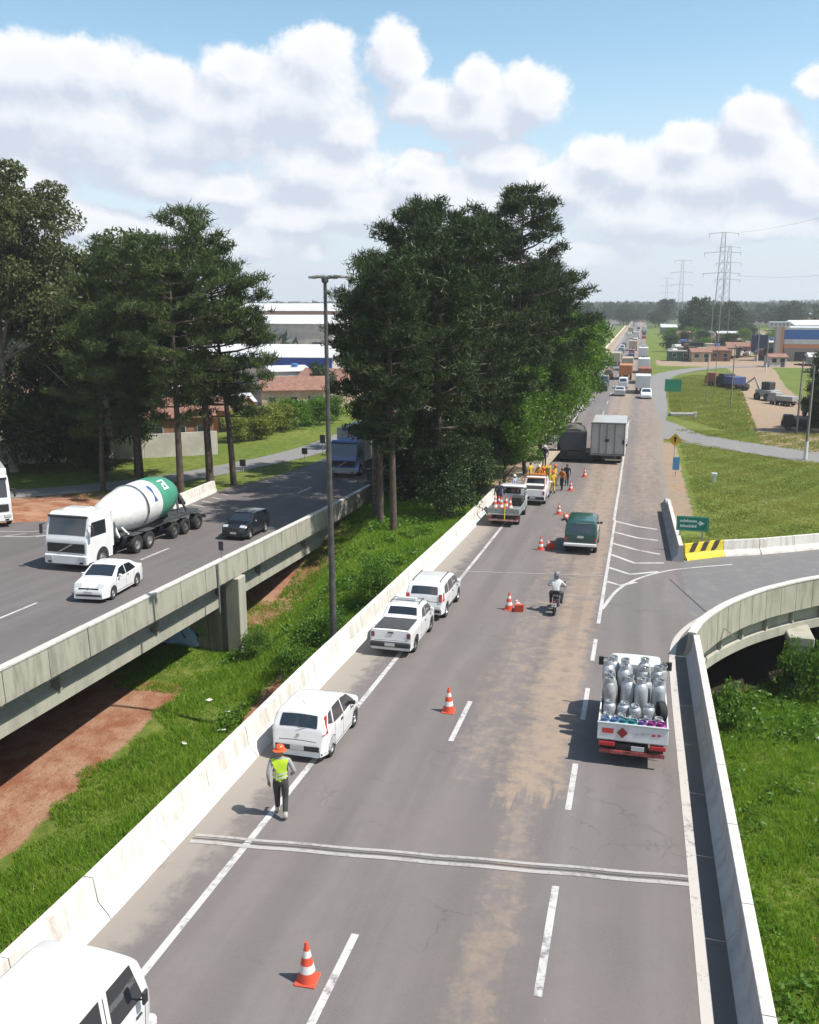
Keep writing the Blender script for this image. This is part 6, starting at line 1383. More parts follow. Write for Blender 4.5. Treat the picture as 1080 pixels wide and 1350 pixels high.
    if helmet:
        hb = MB()
        prof = [(.108, 0), (.112, .03), (.105, .07), (.078, .108), (.036, .126), (.004, .130)]
        ho = part('helmet', hb.lathe(prof, (0, 0, 0), 18), helmet, root, tuple(H-up*.015), smooth=60); ho.rotation_euler = up.to_track_quat('Z', 'Y').to_euler()
        if helmet_full: ho.scale = (1.08, 1.25, 1.15); part('visor', MB().cb(0, .10, -.06, .18, .06, .09), GLASS, ho, bevel=.02); part('chin_guard', MB().lathe([(.11, -.14), (.122, -.05), (.12, .0)], (0, 0, 0), 16), helmet, ho, smooth=60)
        else: part('brim', MB().lathe([(.12, 0), (.16, -.012), (.16, -.004), (.12, .014)], (0, .02, 0), 18), helmet, ho, smooth=60)
    else: part('hair', MB().lathe([(.088, -.03), (.094, .03), (.08, .08), (.04, .105), (.003, .11)], (0, 0, 0), 14), HAIR, root, tuple(H-up*.02-F*.012), smooth=60)
    return tag(root, label, 'person', group)
def stand(arm=.12, stride=.0, lean=0., h=1.0, hands='down'):
    P = dict(pelvis=(0, 0, .95), waist=(0, lean*.1, 1.10), chest=(0, lean*.25, 1.34), neck=(0, lean*.35+.01, 1.50), head0=(0, lean*.4+.02, 1.57), head1=(0, lean*.42+.03, 1.68),
        sl=(-.20, lean*.27, 1.42), el=(-.20-arm, -.03-stride*.3, 1.14), wl=(-.20-arm*1.0, .08-stride*.45, .90), sr=(.20, lean*.27, 1.42), er=(.20+arm, -.03+stride*.3, 1.14), wr=(.20+arm*1.0, .10+stride*.45, .92),
        hl=(-.095, 0, .90), kl=(-.10, .03+stride*.45, .50), al=(-.105, stride*.9-.03, .09+max(0, -stride)*.16), tl=(-.115, stride*.9+.14, .035+max(0, -stride)*.02), hr=(.095, 0, .90), kr=(.10, .04-stride*.30, .50), ar=(.105, -stride*.9-.03, .09+max(0, stride)*.16), tr=(.115, -stride*.9+.13, .035+max(0, stride)*.05))
    if hands == 'front': P['wl'] = (-.10, .32, 1.12); P['wr'] = (.10, .32, 1.12); P['el'] = (-.26, .08, 1.16); P['er'] = (.26, .08, 1.16)
    if hands == 'up': P['er'] = (.34, .2, 1.46); P['wr'] = (.28, .42, 1.62)
    return P
NAVY = pbr('navy_cloth', (.02, .025, .05), .85, var=.2); GREYC = pbr('grey_cloth', (.30, .30, .31), .85, var=.15); DTR = pbr('dark_trousers', (.045, .045, .045), .9, var=.25); HV = pbr('hi_vis_yellow', (.52, .72, .03), .6, var=.06); REF = pbr('reflective_band', (.60, .62, .50), .4); OHS = pbr('orange_helmet', (.72, .11, .03), .35); WHS = pbr('white_helmet', (.7, .7, .7), .35); ORC = pbr('orange_cloth', (.62, .20, .03), .8, var=.12); YELC = pbr('yellow_cloth', (.60, .40, .04), .8, var=.12); BTS = pbr('dark_boots', (.03, .026, .024), .8); WBT = pbr('pale_gaiters', (.50, .48, .42), .8); WSH = pbr('white_shirt', (.62, .62, .62), .85, var=.08)
p_ = stand(.07, .20, .1); p_['er'] = (.33, -.05, 1.17); p_['wr'] = (.26, .16, 1.02)
w1_ = person((-7.72, 18.15), .28, p_, GREYC, DTR, WBT, 'worker in a yellow vest and orange helmet walking away behind the white hatchback', vest=(HV, REF), helmet=OHS)
w1_.scale = (1.03, 1.03, 1.03)
G5 = 'workers in orange and yellow by the works trucks'
for X_, Y_, rz, ps, sh, tr, hm, lab in [
    (-6.1, 69.0, .5, stand(.1, .1), YELC, YELC, OHS, 'worker in yellow overalls standing at the right of the group by the works pickup'),
    (-5.55, 70.6, 2.6, stand(.1, .15), ORC, NAVY, None, 'man with orange top and navy trousers on the road side of the workers'),
    (-6.9, 70.6, 1.6, stand(.14, 0, .2, hands='front'), ORC, ORC, OHS, 'worker in orange bending behind the works pickup rack'),
    (-7.5, 71.8, 3.4, stand(.1), ORC, ORC, WHS, 'worker in orange with a white helmet behind the pickup cab'),
    (-6.3, 72.5, 4.2, stand(.1, .1, hands='up'), YELC, NAVY, OHS, 'worker with yellow jacket pointing, back row of the group'),
    (-8.3, 73.0, .9, stand(.12), YELC, YELC, None, 'bareheaded worker in yellow at the left of the group under the bright tree'),
    (-5.35, 72.9, 3.0, stand(.08, .1), NAVY, NAVY, None, 'person in navy clothes standing nearest the dark dump truck'),
    (-8.7, 66.4, 1.2, stand(.12), pbr('pale_blue_cloth', (.35, .42, .58), .8), NAVY, WHS, 'worker in pale blue shirt by the left side of the works pickup')]:
    person((X_, Y_), rz, ps, sh, tr, BTS, lab, helmet=hm, group=G5)
person((-7.35, 74.3), 2.9, stand(.12), NAVY, NAVY, BTS, 'worker in a dark shirt and white helmet standing raised above the others', helmet=WHS, z=z1(74.3)+1.3, group=G5)
o = MB().box(-7.9, 73.8, z1(74)-.02, -6.8, 74.9, z1(74)+1.29).build('equipment_box', pbr('equipment_yellow', (.5, .30, .04), .6, var=.2), bevel=.04); tag(o, 'yellow equipment box that one worker stands on', 'box')
person((-8.45, 57.2), .3, stand(.12), NAVY, NAVY, BTS, 'worker in navy standing on the bed of the cone truck behind its cab', z=z1(57.2)+.92)
# ---------------------------------------------------------------- motorcycle and rider
def motorcycle():
    X_, Y_ = -3.02, 37.6; v = empty('motorcycle', (X_, Y_, z1(Y_))); BK = pbr('black_enamel', (.02, .02, .022), .3, coat=.5)
    for y in (-.68, .66):
        w_ = bpy.data.objects.new('wheel', MB().lathe([(.20, -.05), (.27, -.055), (.305, -.03), (.305, .03), (.27, .055), (.20, .05)], (0, 0, 0), 22, 'x', False).mesh('wheel', 40)); w_.data.materials.append(TYRE); C.objects.link(w_); w_.parent = v; w_.location = (0, y, .305)
        MB().lathe([(.21, -.02), (.215, .02), (.05, .04), (.05, -.04)], (0, 0, 0), 16, 'x').build('rim', RIMD, w_)
    part('engine', MB().cb(0, 0, 0, .26, .42, .34), DARKM, v, (0, .02, .42), bevel=.05); part('tank', MB().lathe([(.02, -.28), (.13, -.22), (.17, 0), (.15, .2), (.03, .28)], (0, 0, 0), 14, 'y'), BK, v, (0, .22, .80), smooth=50)
    part('seat', MB().cb(0, 0, 0, .26, .62, .10), PLAST, v, (0, -.30, .78), bevel=.04); part('fork', MB().tube([(.09, .66, .30), (.09, .42, .98)], .025, 6).tube([(-.09, .66, .30), (-.09, .42, .98)], .025, 6), CHR, v)
    part('handlebar', MB().tube([(-.36, .28, 1.02), (-.12, .42, 1.0), (.12, .42, 1.0), (.36, .28, 1.02)], .018, 6), BK, v); part('rear_fender', MB().prism([(-.95, .52), (-.62, .70), (-.45, .70), (-.45, .64), (-.62, .63), (-.90, .48)], -.08, .08), BK, v)
    part('tail_light', MB().cb(0, 0, 0, .12, .05, .07), REDL, v, (0, -.90, .62), bevel=.01); part('number_plate', MB().cb(0, 0, 0, .20, .012, .16), pbr('bright_plate', (.62, .62, .60), .5), v, (0, -.93, .50), (-.2, 0, 0))
    part('exhaust', MB().tube([(.16, .1, .28), (.17, -.5, .30), (.17, -.85, .36)], [.03, .045, .05], 8), CHR, v)
    for q in (1, -1): part('mirror', MB().cb(0, 0, 0, .12, .02, .07), PLAST, v, (q*.30, .36, 1.20), bevel=.01); part('mirror_stem', MB().tube([(q*.20, .38, 1.01), (q*.30, .36, 1.17)], .008, 5), PLAST, v)
    tag(v, 'dark motorcycle heading up the middle lane with its plate catching the sun', 'motorcycle')
    P = dict(pelvis=(0, -.28, .92), waist=(0, -.24, 1.06), chest=(0, -.14, 1.30), neck=(0, -.09, 1.46), head0=(0, -.06, 1.53), head1=(0, -.04, 1.64), sl=(-.20, -.13, 1.38), el=(-.36, .02, 1.16), wl=(-.34, .25, 1.05), sr=(.20, -.13, 1.38), er=(.36, .02, 1.16), wr=(.34, .25, 1.05),
        hl=(-.12, -.24, .88), kl=(-.25, .18, .78), al=(-.22, -.02, .38), tl=(-.23, .13, .34), hr=(.12, -.24, .88), kr=(.25, .18, .78), ar=(.22, -.02, .38), tr=(.23, .13, .34))
    r = person((X_, Y_), 0, P, WSH, DTR, BTS, 'motorcyclist in a white shirt and grey helmet riding away from the camera', helmet=pbr('grey_helmet', (.20, .20, .22), .3, coat=.5), helmet_full=True)
motorcycle()
# ================================================================ background
TER = pbr('terracotta_roof', (.24, .12, .085), .8, var=.3, scale=2); PALEW = pbr('pale_wall', (.52, .49, .44), .8, var=.15, scale=.6); CREAMW = pbr('cream_wall', (.46, .38, .26), .8, var=.2, scale=.6); BRICK = pbr('raw_brick', (.30, .15, .10), .85, var=.25, scale=1.5); PINKW = pbr('pink_wall', (.44, .25, .20), .8, var=.2); GREYW = pbr('grey_wall', (.30, .30, .30), .8, var=.2); FIB = pbr('fibre_cement_roof', (.32, .31, .30), .8, var=.25, scale=.8); METR = pbr('white_metal_roof', (.60, .61, .60), .5, var=.1, scale=.3); BLUR = pbr('blue_band', (.02, .08, .42), .5, var=.12, scale=.5); WGL = pbr('window_dark', (.03, .035, .04), .2); OCW = pbr('ochre_wall', (.42, .26, .10), .8, var=.2); DKR = pbr('dark_roof', (.07, .07, .08), .7, var=.2)
def house(X_, Y_, w, d, h, rz, wall, roof, rtype, label, cat='house', group='small houses on the low ground to the left', z=None, storeys=1, nwin=3):
    g0 = gz(X_, Y_) if z is None else z
    v = empty('house', (X_, Y_, g0), rz, False)
    MB().box(-w/2, -d/2, -1.5, w/2, d/2, h).build('wall', wall, v)
    if rtype == 'gable': MB().prism([(-d/2-.4, h-.05), (0, h+d*.22), (d/2+.4, h-.05), (d/2+.4, h-.17), (0, h+d*.22-.14), (-d/2-.4, h-.17)], -w/2-.35, w/2+.35).build('roof', roof, v); MB().prism([(-d/2+.02, h-.02), (0, h+d*.2), (d/2-.02, h-.02)], -w/2+.01, w/2-.01).build('gable', wall, v)
    elif rtype == 'shed': MB().prism([(-d/2-.3, h+.02), (d/2+.3, h+.7), (d/2+.3, h+.85), (-d/2-.3, h+.17)], -w/2-.3, w/2+.3).build('roof', roof, v)
    else: MB().box(-w/2-.12, -d/2-.12, h+.002, w/2+.12, d/2+.12, h+.28).build('roof', roof, v)
    for s_ in range(storeys):
        zz = s_*2.9
        for k in range(nwin):
            x_ = -w/2+w*(k+.5)/nwin
            f = MB().box(x_-.6, -d/2-.05, zz+1.0, x_+.6, -d/2-.005, zz+2.1).build('window', MAT['window_frame'] if 'window_frame' in MAT else pbr('window_frame', (.5, .5, .48), .6), v); MB().box(x_-.52, -d/2-.075, zz+1.08, x_+.52, -d/2-.052, zz+2.02).build('pane', WGL, f)
        f = MB().box(w/2+.005, -.6, zz+1.0, w/2+.05, .6, zz+2.1).build('window', MAT['window_frame'], v); MB().box(w/2+.052, -.52, zz+1.08, w/2+.075, .52, zz+2.02).build('pane', WGL, f)
    MB().box(w*.28-.45, -d/2-.04, 0, w*.28+.45, -d/2-.004, 2.1).build('door', DKR, v)
    if rtype != 'gable' and h > 3.5: MB().lathe([(.6, h+.28), (.7, h+1.2), (.4, h+1.35)], (w*.2, d*.2, 0), 10).build('water_tank', pbr('tank_blue', (.05, .16, .4), .5) if 'tank_blue' not in MAT else MAT['tank_blue'], v)
    return tag(v, label, cat, group)
r_ = random.Random(21)
def spot(px_, Y_):
    """X of the picture column px_ at depth Y (used once, to lay the town out behind the trees)"""
    a, _e = px(px_, 400); return math.tan(a)*Y_
walls = [(PALEW, 'white'), (CREAMW, 'cream'), (BRICK, 'raw brick'), (PINKW, 'pink'), (GREYW, 'grey'), (OCW, 'ochre')]; roofs = [(TER, 'gable', 'tiled gable roof'), (FIB, 'shed', 'grey sheet roof'), (TER, 'gable', 'red tiled roof'), (DKR, 'flat', 'dark flat roof'), (METR, 'shed', 'pale metal roof')]
where = ['seen between the pine trunks', 'left of the pine trunks', 'behind the leftmost trees', 'showing right of the pines', 'by the gap beside the lamp mast', 'beyond the white garden wall']
rows = [(97, [12, 70, 118, 172, 226, 268]), (112, [50, 95, 150, 205, 262]), (135, [30, 85, 128, 180, 232, 290, 382]), (165, [60, 115, 170, 215, 275, 325, 378, 430]), (200, [40, 90, 140, 190, 240, 300, 350, 405]), (245, [70, 130, 200, 270, 330, 385])]
occ = {}
for ri, (Y_, cols_) in enumerate(rows):
    for ci, c_ in enumerate(cols_):
        wl, wn = walls[(ri*5+ci*3+ci//2) % 6]; rf, rt, rn = roofs[(ri*2+ci*3) % 5]; st = 2 if (ri+ci) % 3 == 0 else 1
        yy_ = Y_+r_.uniform(-6, 6); X_ = spot(c_, yy_); loc_ = where[0] if 215 < c_ < 300 else (where[1] if 120 < c_ <= 215 else (where[2] if c_ <= 120 else (where[3] if c_ < 360 else where[4])))
        depth = ('nearest', 'second', 'third', 'fourth', 'fifth', 'furthest')[ri]
        house(X_, yy_, r_.uniform(7, 11), r_.uniform(6, 9), 2.9*st+.2, r_.uniform(-.5, .5)+.3, wl, rf, rt, '%s %s house, %s, %s row, %s' % (wn, ('low', 'two-storey')[st-1], rn, depth, loc_), storeys=st)
# warehouses with the blue fascia
def shed(X_, Y_, w, d, h, rz, wall, roof, label, band=None, cat='warehouse', z=None, stripes=None):
    v = empty('warehouse', (X_, Y_, gz(X_, Y_) if z is None else z), rz, False)
    MB().box(-w/2, -d/2, -1.5, w/2, d/2, h).build('wall', wall, v); MB().prism([(-d/2-.5, h+.01), (0, h+d*.09), (d/2+.5, h+.01), (d/2+.5, h-.12), (-d/2-.5, h-.12)], -w/2-.4, w/2+.4).build('roof', roof, v)
    if band: MB().box(-w/2-.25, -d/2-.3, h-band[1], w/2+.25, -d/2-.02, h-.14).build('fascia', band[0], v)
    n = max(2, int(w/9))
    for k in range(n):
        x_ = -w/2+w*(k+.5)/n; MB().box(x_-1.7, -d/2-.08, 0, x_+1.7, -d/2-.01, min(3.6, h*.55)).build('loading_door', DKR if k % 2 else GREYW, v)
    return tag(v, label, cat)
shed(spot(352, 215), 208, 42, 26, 6.6, .12, PALEW, METR, 'large white warehouse with a deep blue fascia right of the pines', (BLUR, 2.4), z=-7.5)
shed(spot(335, 300), 300, 62, 30, 9.5, .1, PALEW, METR, 'long white warehouse with pale metal roof behind the blue one', None, z=-5)
shed(spot(370, 380), 385, 70, 34, 11, .1, PINKW, METR, 'pinkish warehouse roof furthest back right of the pines', None, z=-3)
shed(spot(120, 330), 330, 50, 28, 8, .15, CREAMW, TER, 'cream shed with an orange roof behind the eucalyptus', None, z=-5)
shed(spot(320, 150), 152, 17, 12, 4.6, .2, GREYW, DKR, 'grey hall with a dark roof in front of the blue warehouse', None, z=-8.3)
# white garden wall beyond the service road
gw = empty('garden_wall', (-51.5, 73.5, gz(-51.5, 73.5)+.1), .62, False); 
for k in range(8): MB().box(-14+k*3.5, 0, -.4, -14+k*3.5+3.46, .2, 2.1).build('wall_panel', PALEW, gw)
tag(gw, 'long white garden wall across the grass behind the mixer truck', 'wall')
# trees on the left low ground
MT = [broad(51, 9, 4.2, .1, 5200, .62, 8, .85, .4), broad(52, 11, 4.5, .12, 5200, .66, 8, .85, .38)]
names_t = ['dark round tree', 'dark tall tree', 'broad dark tree', 'small dark tree']
spots = [(25, 100), (70, 120), (118, 145), (165, 120), (208, 150), (250, 128), (425, 150), (30, 170), (90, 180), (150, 225), (355, 230), (20, 240), (310, 260), (180, 185), (60, 260), (420, 330), (385, 205)]
for i, (c_, Y_) in enumerate(spots):
    lb = '%s %s among the houses, %s' % (names_t[i % 4], ('', 'of full height', 'of low height', 'of middling size')[(i//4) % 4], ['left edge, behind the eucalyptus', 'under the eucalyptus crown', 'left of the pines', 'behind the pine trunks', 'left of the lamp mast', 'far behind the warehouses'][min(5, int(c_/75))]) + (' near the front' if Y_ < 150 else ' further back')
    X_ = spot(c_, Y_); plant_tree('tree', MT[i % 2], (X_, Y_, gz(X_, Y_)), i*1.3, r_.uniform(.6, 1.05), BARK, DRK, lb, 'tree', 'trees among the houses on the left')
# yellow-green hedge plants by the service road
YT = broad(61, 3.4, 1.9, .02, 3800, .26, 7, .9, .42)
for i, (c_, Y_) in enumerate([(306, 88), (322, 91), (338, 90), (352, 94), (368, 97), (384, 99), (402, 102), (420, 104), (437, 108)]):
    X_ = spot(c_, Y_)-1.0
    plant_tree('bush', YT, (X_, Y_+2, gz(X_, Y_+2)-.1), i*.9, r_.uniform(.75, 1.05), BARK, YEL if i < 5 else WEED, '%s bush along the service road, %s' % (('yellow green', 'fresh green')[i >= 5], ['first from the pines', 'second from the pines', 'third from the pines', 'fourth from the pines', 'fifth, left of the lamp mast', 'sixth, near the lamp mast', 'seventh, taller than its neighbours', 'eighth, partly behind the lamp mast', 'ninth, at the edge of the central clump'][i]), 'bush', 'bushes along the service road')
# small dark verge signs
for i, (X_, Y_, nm) in enumerate([(-33.2, 72.2, 'nearest of the three'), (-30.6, 80.5, 'middle of the three'), (-30.2, 84.5, 'furthest of the three'), (-30.0, 93, 'half hidden by the mast')]):
    v = empty('verge_sign', (X_, Y_, gz(X_, Y_)), 0, False); MB().box(-.03, -.03, 0, .03, .03, 1.0 if i != 2 else 1.6).build('post', PST, v); MB().box(-.28, -.05, .55 if i != 2 else 1.1, .28, -.031, 1.15 if i != 2 else 1.9).build('sign_panel', MAT['dark_plate'], v); tag(v, 'small dark sign back on the verge by the service road, %s' % nm, 'sign')
# ---------------------------------------------------------------- right side
PLG = concrete('pole_concrete', (.26, .25, .23), (.14, .13, .12), .6, .6)
def pole(X_, Y_, h, label, arm=True, white=True, r=.16, mat=None):
    g0 = gz(X_, Y_)-.1; v = empty('utility_pole', (X_, Y_, g0), 0, False); mt = mat or PLG; r = r*.8
    MB().tube([(0, 0, 0), (0, 0, h)], [r, r*.6], 8).build('pole', mt, v, smooth=60)
    if white: MB().tube([(0, 0, .01), (0, 0, 1.9)], r+.03, 8).build('painted_base', WHITE, v)
    if arm: MB().box(-.95, -.06, h-.65, .95, .06, h-.5).build('cross_arm', BARK, v)
    if arm:
        for q in (-.85, -.4, .4, .85): MB().lathe([(.05, 0), (.06, .08), (.03, .16)], (q, 0, h-.5), 6).build('insulator', PALEW, v)
    return tag(v, label, 'pole')
pole(15.6, 92.4, 9.0, 'tall concrete utility pole with white painted base at the right edge of the bank', True, True, .19)
pole(17.7, 112, 8.5, 'second utility pole behind the parked machine at the right edge', True, False)
pole(12.3, 134, 9.0, 'utility pole on the grassy island behind the loop road', True, False, .12)
pole(11.2, 150, 8.4, 'slim pole rising from the middle of the island', False, False, .08)
pole(9.4, 141, 7.5, 'thin lamp pole left of the island centre', False, False, .07)
pole(28.5, 250, 11, 'utility pole beside the blue striped building'); pole(26.5, 215, 9.5, 'utility pole at the bend of the dirt road')
pole(20.2, 300, 14, 'pale tall pole left of the dark trees', False, False, .22); pole(23.9, 320, 17, 'tallest pale pole before the dark trees', False, False, .24); pole(27.5, 330, 13, 'short pale pole before the dark trees', False, False, .2)
# small white marker posts in the grass
for X_, Y_, lb in ((6.35, 78.5, 'little white marker post alone on the green bank'), (7.1, 124.5, 'white marker post on the island near the grey slab'), (13.5, 61, 'white stub post in the grass at the right edge')):
    v = empty('marker_post', (X_, Y_, gz(X_, Y_)-.05), 0, False); MB().box(-.14, -.14, 0, .14, .14, .75).build('post', WHITE, v, bevel=.02); MB().box(-.22, -.16, .55, .22, .16, .78).build('cap', WHITE, v, bevel=.02); tag(v, lb, 'post')
o = MB().box(-1.7, -.6, 0, 1.7, .6, .45).build('concrete_slab', GREYW, bevel=.06); o.location = (5.6, 126, gz(5.6, 126)-.05); o.rotation_euler = (0, 0, .2); tag(o, 'grey concrete slab lying on the island grass beside the white post', 'slab')
# drain grate in the right valley
# parked machines
def lorry(X_, Y_, rz, cabm, bedm, label, L=5.5, h=2.5, box=True, group=None, simple=True, cat='truck'):
    v = empty('cargo_truck', (X_, Y_, gz(X_, Y_) if X_ > 4 else z1(Y_)), rz, False)
    MB().prism([(L/2-1.9, .6), (L/2-1.9, 2.5), (L/2-.35, 2.5), (L/2-.05, 1.5), (L/2, .6)], -1.15, 1.15).build('cab', cabm, v, bevel=.08)
    MB().prism([(L/2-.33, 2.30), (L/2-.06, 1.55), (L/2-.03, 1.55), (L/2-.30, 2.30)], -1.0, 1.0).build('windscreen', GLASS, v)
    if box: MB().box(-1.22, -L/2, .95, 1.22, L/2-2.0, h+.6).build('cargo_box', bedm, v, bevel=.04)
    else: MB().prism([(-1.2, 1.0), (-1.25, 1.9), (1.25, 1.9), (1.2, 1.0)], -L/2, L/2-2.0, 'y').build('cargo_bed', bedm, v, bevel=.03)
    MB().box(-.5, -L/2, .55, .5, L/2-.2, .94).build('chassis', DARKM, v)
    for y in (L/2-1.1, -L/2+1.0, -L/2+2.1):
        for sd_ in (1, -1): wheel(v, sd_*.98, y, .48, .35, RIMD, sd_)
    for sd_ in (1, -1): MB().cb(sd_*.9, -L/2-.02, .85, .25, .05, .12).build('tail_light', REDL, v)
    return tag(v, label, cat, group)
RUST = pbr('rust_red_paint', (.26, .09, .05), .6, var=.3, scale=2); BEI = pbr('beige_paint', (.42, .36, .26), .6, var=.2)
lorry(15.2, 168, .5, DARKM, pbr('dull_blue', (.05, .07, .20), .6, var=.3), 'dull blue truck parked at the end of the grassy island', 5, 1.6); lorry(13.3, 170, 1.4, RUST, DARKM, 'brown flatbed truck left of the blue truck on the island', 4.6, 1.3, False)
lorry(20.7, 146, .9, GREYW, GREYW, 'grey truck standing on the dirt road by the conifer at the right edge', 5.5, 1.9, False).scale = (.75, .75, .75)
lorry(18.2, 115, 1.5, DARKM, DARKM, 'dark flatbed parked on the dirt at the right edge behind the pole', 5.2, 1.6, False).scale = (.7, .7, .7)
lorry(22.6, 128, .2, DARKM, GREYW, 'dark truck beside the conifer, cut by the right edge', 6, 2.2)
# crane arm of a loader on the dirt road
v = empty('loader', (19.0, 152, gz(19.0, 152)), .7, False); MB().box(-1.1, -2, .6, 1.1, 1.2, 1.7).build('body', GREYW, v, bevel=.1); MB().box(-.7, -1.2, 1.72, .7, .4, 2.9).build('cab', DARKM, v, bevel=.08); MB().tube([(0, 1.2, 1.4), (0, 2.4, 3.4), (0, 4.2, 2.2)], [.2, .16, .12], 6).build('arm', GREYW, v); MB().prism([(4.0, 2.2), (4.9, 1.5), (4.3, 1.1), (3.9, 1.7)], -.6, .6).build('bucket', DARKM, v)
for y in (-1.3, .7):
    for sd_ in (1, -1): wheel(v, sd_*1.05, y, .6, .4, RIMD, sd_)
tag(v, 'grey wheel loader with raised arm working on the dirt road', 'loader')
# conifers at right edge
CT = pine(71, 8.5, 2.4, .06, 12, 10, 1.0)
for X_, Y_, s_, lb in ((20.6, 113.5, 1.05, 'dark conical conifer at the right edge by the trucks'), (22.3, 117, .9, 'smaller conifer at the right edge behind the utility pole')):
    plant_tree('conifer', CT, (X_, Y_, gz(X_, Y_)), 1., s_, BARK, DRK, lb, 'tree')
# roadside yard: rows of junk, vehicles and shacks beyond the loop
G6 = 'vehicles standing in the yards right of the highway'
k = 0; pal = [(RUST, 'rust red'), (WHITE, 'white'), (BEI, 'beige'), (GREYW, 'grey'), (BLUEP, 'blue'), (DARKM, 'black')]
yard = [(9.5, 262, .9), (12.5, 268, .3), (15.6, 262, 1.3), (18.4, 270, .4), (21.0, 262, 1.1), (24.0, 268, .2), (11, 290, .6), (15, 296, 1.5), (19, 290, .1), (23.5, 300, .9), (28, 290, .5), (32, 300, 1.2), (36, 284, .2), (33, 262, .9), (38.5, 268, .3), (14, 330, .4), (20, 345, 1.0), (26, 338, .2), (33, 340, .8), (40, 330, .4), (46, 318, 1.0), (43, 296, .6)]
for i, (X_, Y_, rz) in enumerate(yard):
    (m1, n1), (m2, n2) = pal[(i*5+1) % 6], pal[(i*3+2) % 6]
    side_ = 'left' if X_ < 16 else ('middle' if X_ < 28 else 'right'); row_ = 'front' if Y_ < 275 else ('second' if Y_ < 310 else 'back')
    lorry(X_, Y_, rz, m1, m2, 'truck with %s cab and %s %s, %s row of the yard, %s' % (n1, n2, 'box' if i % 3 else 'bed', row_, side_), 6.2, 2.4, bool(i % 3), G6)
G7 = 'low buildings right of the highway'
for i, (X_, Y_, w, d, h, rz, wl, rf, rt, lb) in enumerate([
    (9.2, 250, 7, 5, 2.8, .1, pbr('dark_green_wall', (.03, .09, .05), .7), FIB, 'flat', 'low dark green shed where the loop road meets the highway'),
    (14.2, 248, 6, 5, 3.0, .2, CREAMW, TER, 'gable', 'cream cottage with a tiled roof beside the dark green shed'),
    (19.4, 252, 6.5, 5, 3.4, 0, BRICK, TER, 'gable', 'brick house with a red roof in the roadside yard'),
    (26, 276, 8, 6, 3.4, .1, PINKW, TER, 'gable', 'pink house with a red roof behind the yard trucks'),
    (30.5, 232, 5, 4, 2.8, .3, PALEW, TER, 'gable', 'little white house with a red roof by the dirt road'),
    (34, 275, 6, 5, 4.6, .1, GREYW, METR, 'shed', 'grey blue two-storey shed left of the striped building'),
    (13, 360, 9, 7, 4, .1, PALEW, TER, 'gable', 'white house with a red roof far down the highway'),
    (22, 380, 10, 7, 4, .2, CREAMW, FIB, 'shed', 'cream house with a sheet roof far down the highway'),
    (31, 372, 9, 7, 4, 0, BRICK, METR, 'shed', 'brick hall with a pale roof before the dark trees'),
    (11.5, 470, 9, 8, 4, .1, GREYW, METR, 'gable', 'grey house with pale roof by the far green verge'),
    (26, 480, 12, 8, 4.5, 0, PALEW, FIB, 'gable', 'long white house with grey roof by the far green verge')]):
    house(X_, Y_, w*.8, d*.8, h*.85, rz, wl, rf, rt, lb, 'house', G7, nwin=2)
# blue striped retail building
v = empty('retail_building', (spot(1032, 262)+12.5, 262, gz(52, 262)), -.04, False); v.scale = (.66, .66, .67); ORW = pbr('orange_band', (.60, .26, .14), .6, var=.1); BLW = pbr('mid_blue_band', (.03, .14, .42), .5, var=.08, scale=.4)
MB().box(-18, -12, -1, 40, 12, 5.0).build('wall', pbr('taupe_wall', (.30, .25, .22), .8, var=.15), v); MB().box(-18.1, -12.15, 5.001, 40, 12, 6.6).build('orange_band', ORW, v); MB().box(-18.2, -12.3, 6.601, 40, 12, 8.4).build('white_band', METR, v); MB().box(-18.3, -12.45, 8.401, 40, 12, 12.0).build('blue_band', BLW, v); MB().box(-18.4, -12.6, 12.001, 40, 12, 12.8).build('parapet', METR, v)
MB().box(-21.3, -12.2, 0, -18.35, -4, 13.0).build('tower', pbr('pale_orange_wall', (.55, .47, .42), .7, var=.15), v); MB().box(-24, -12.8, 13.001, -16.5, -6, 14.9).build('tower_sign', METR, v); MB().box(-19.3, -12.7, 0, -18.4, -12.25, 13.7).build('orange_pilaster', ORW, v)
for k in range(6): MB().box(-14+k*8, -12.1, .2, -9+k*8, -12.01, 3.6).build('window', WGL, v)
r2 = random.Random(9)
for k in range(5): MB().box(-23.6+k*1.4, -12.9, 13.4, -22.7+k*1.4, -12.82, 14.5).build('letter_block', GREYW, v)
MB().box(-30, -11, 5.0, -23.8, -6, 9.8).build('navy_sign_box', pbr('navy_wall', (.02, .03, .09), .6), v)
tag(v, 'wide low building with blue, white and orange bands at the right edge', 'building')
shed(51, 240, 24, 9, 2.2, -.05, GREYW, METR, 'long low grey shed in front of the striped building', None, z=gz(51, 240)); shed(47.5, 222, 20, 6, 2.0, -.03, CREAMW, METR, 'low cream shed nearest the dirt road at the right edge', None, z=gz(50, 238))
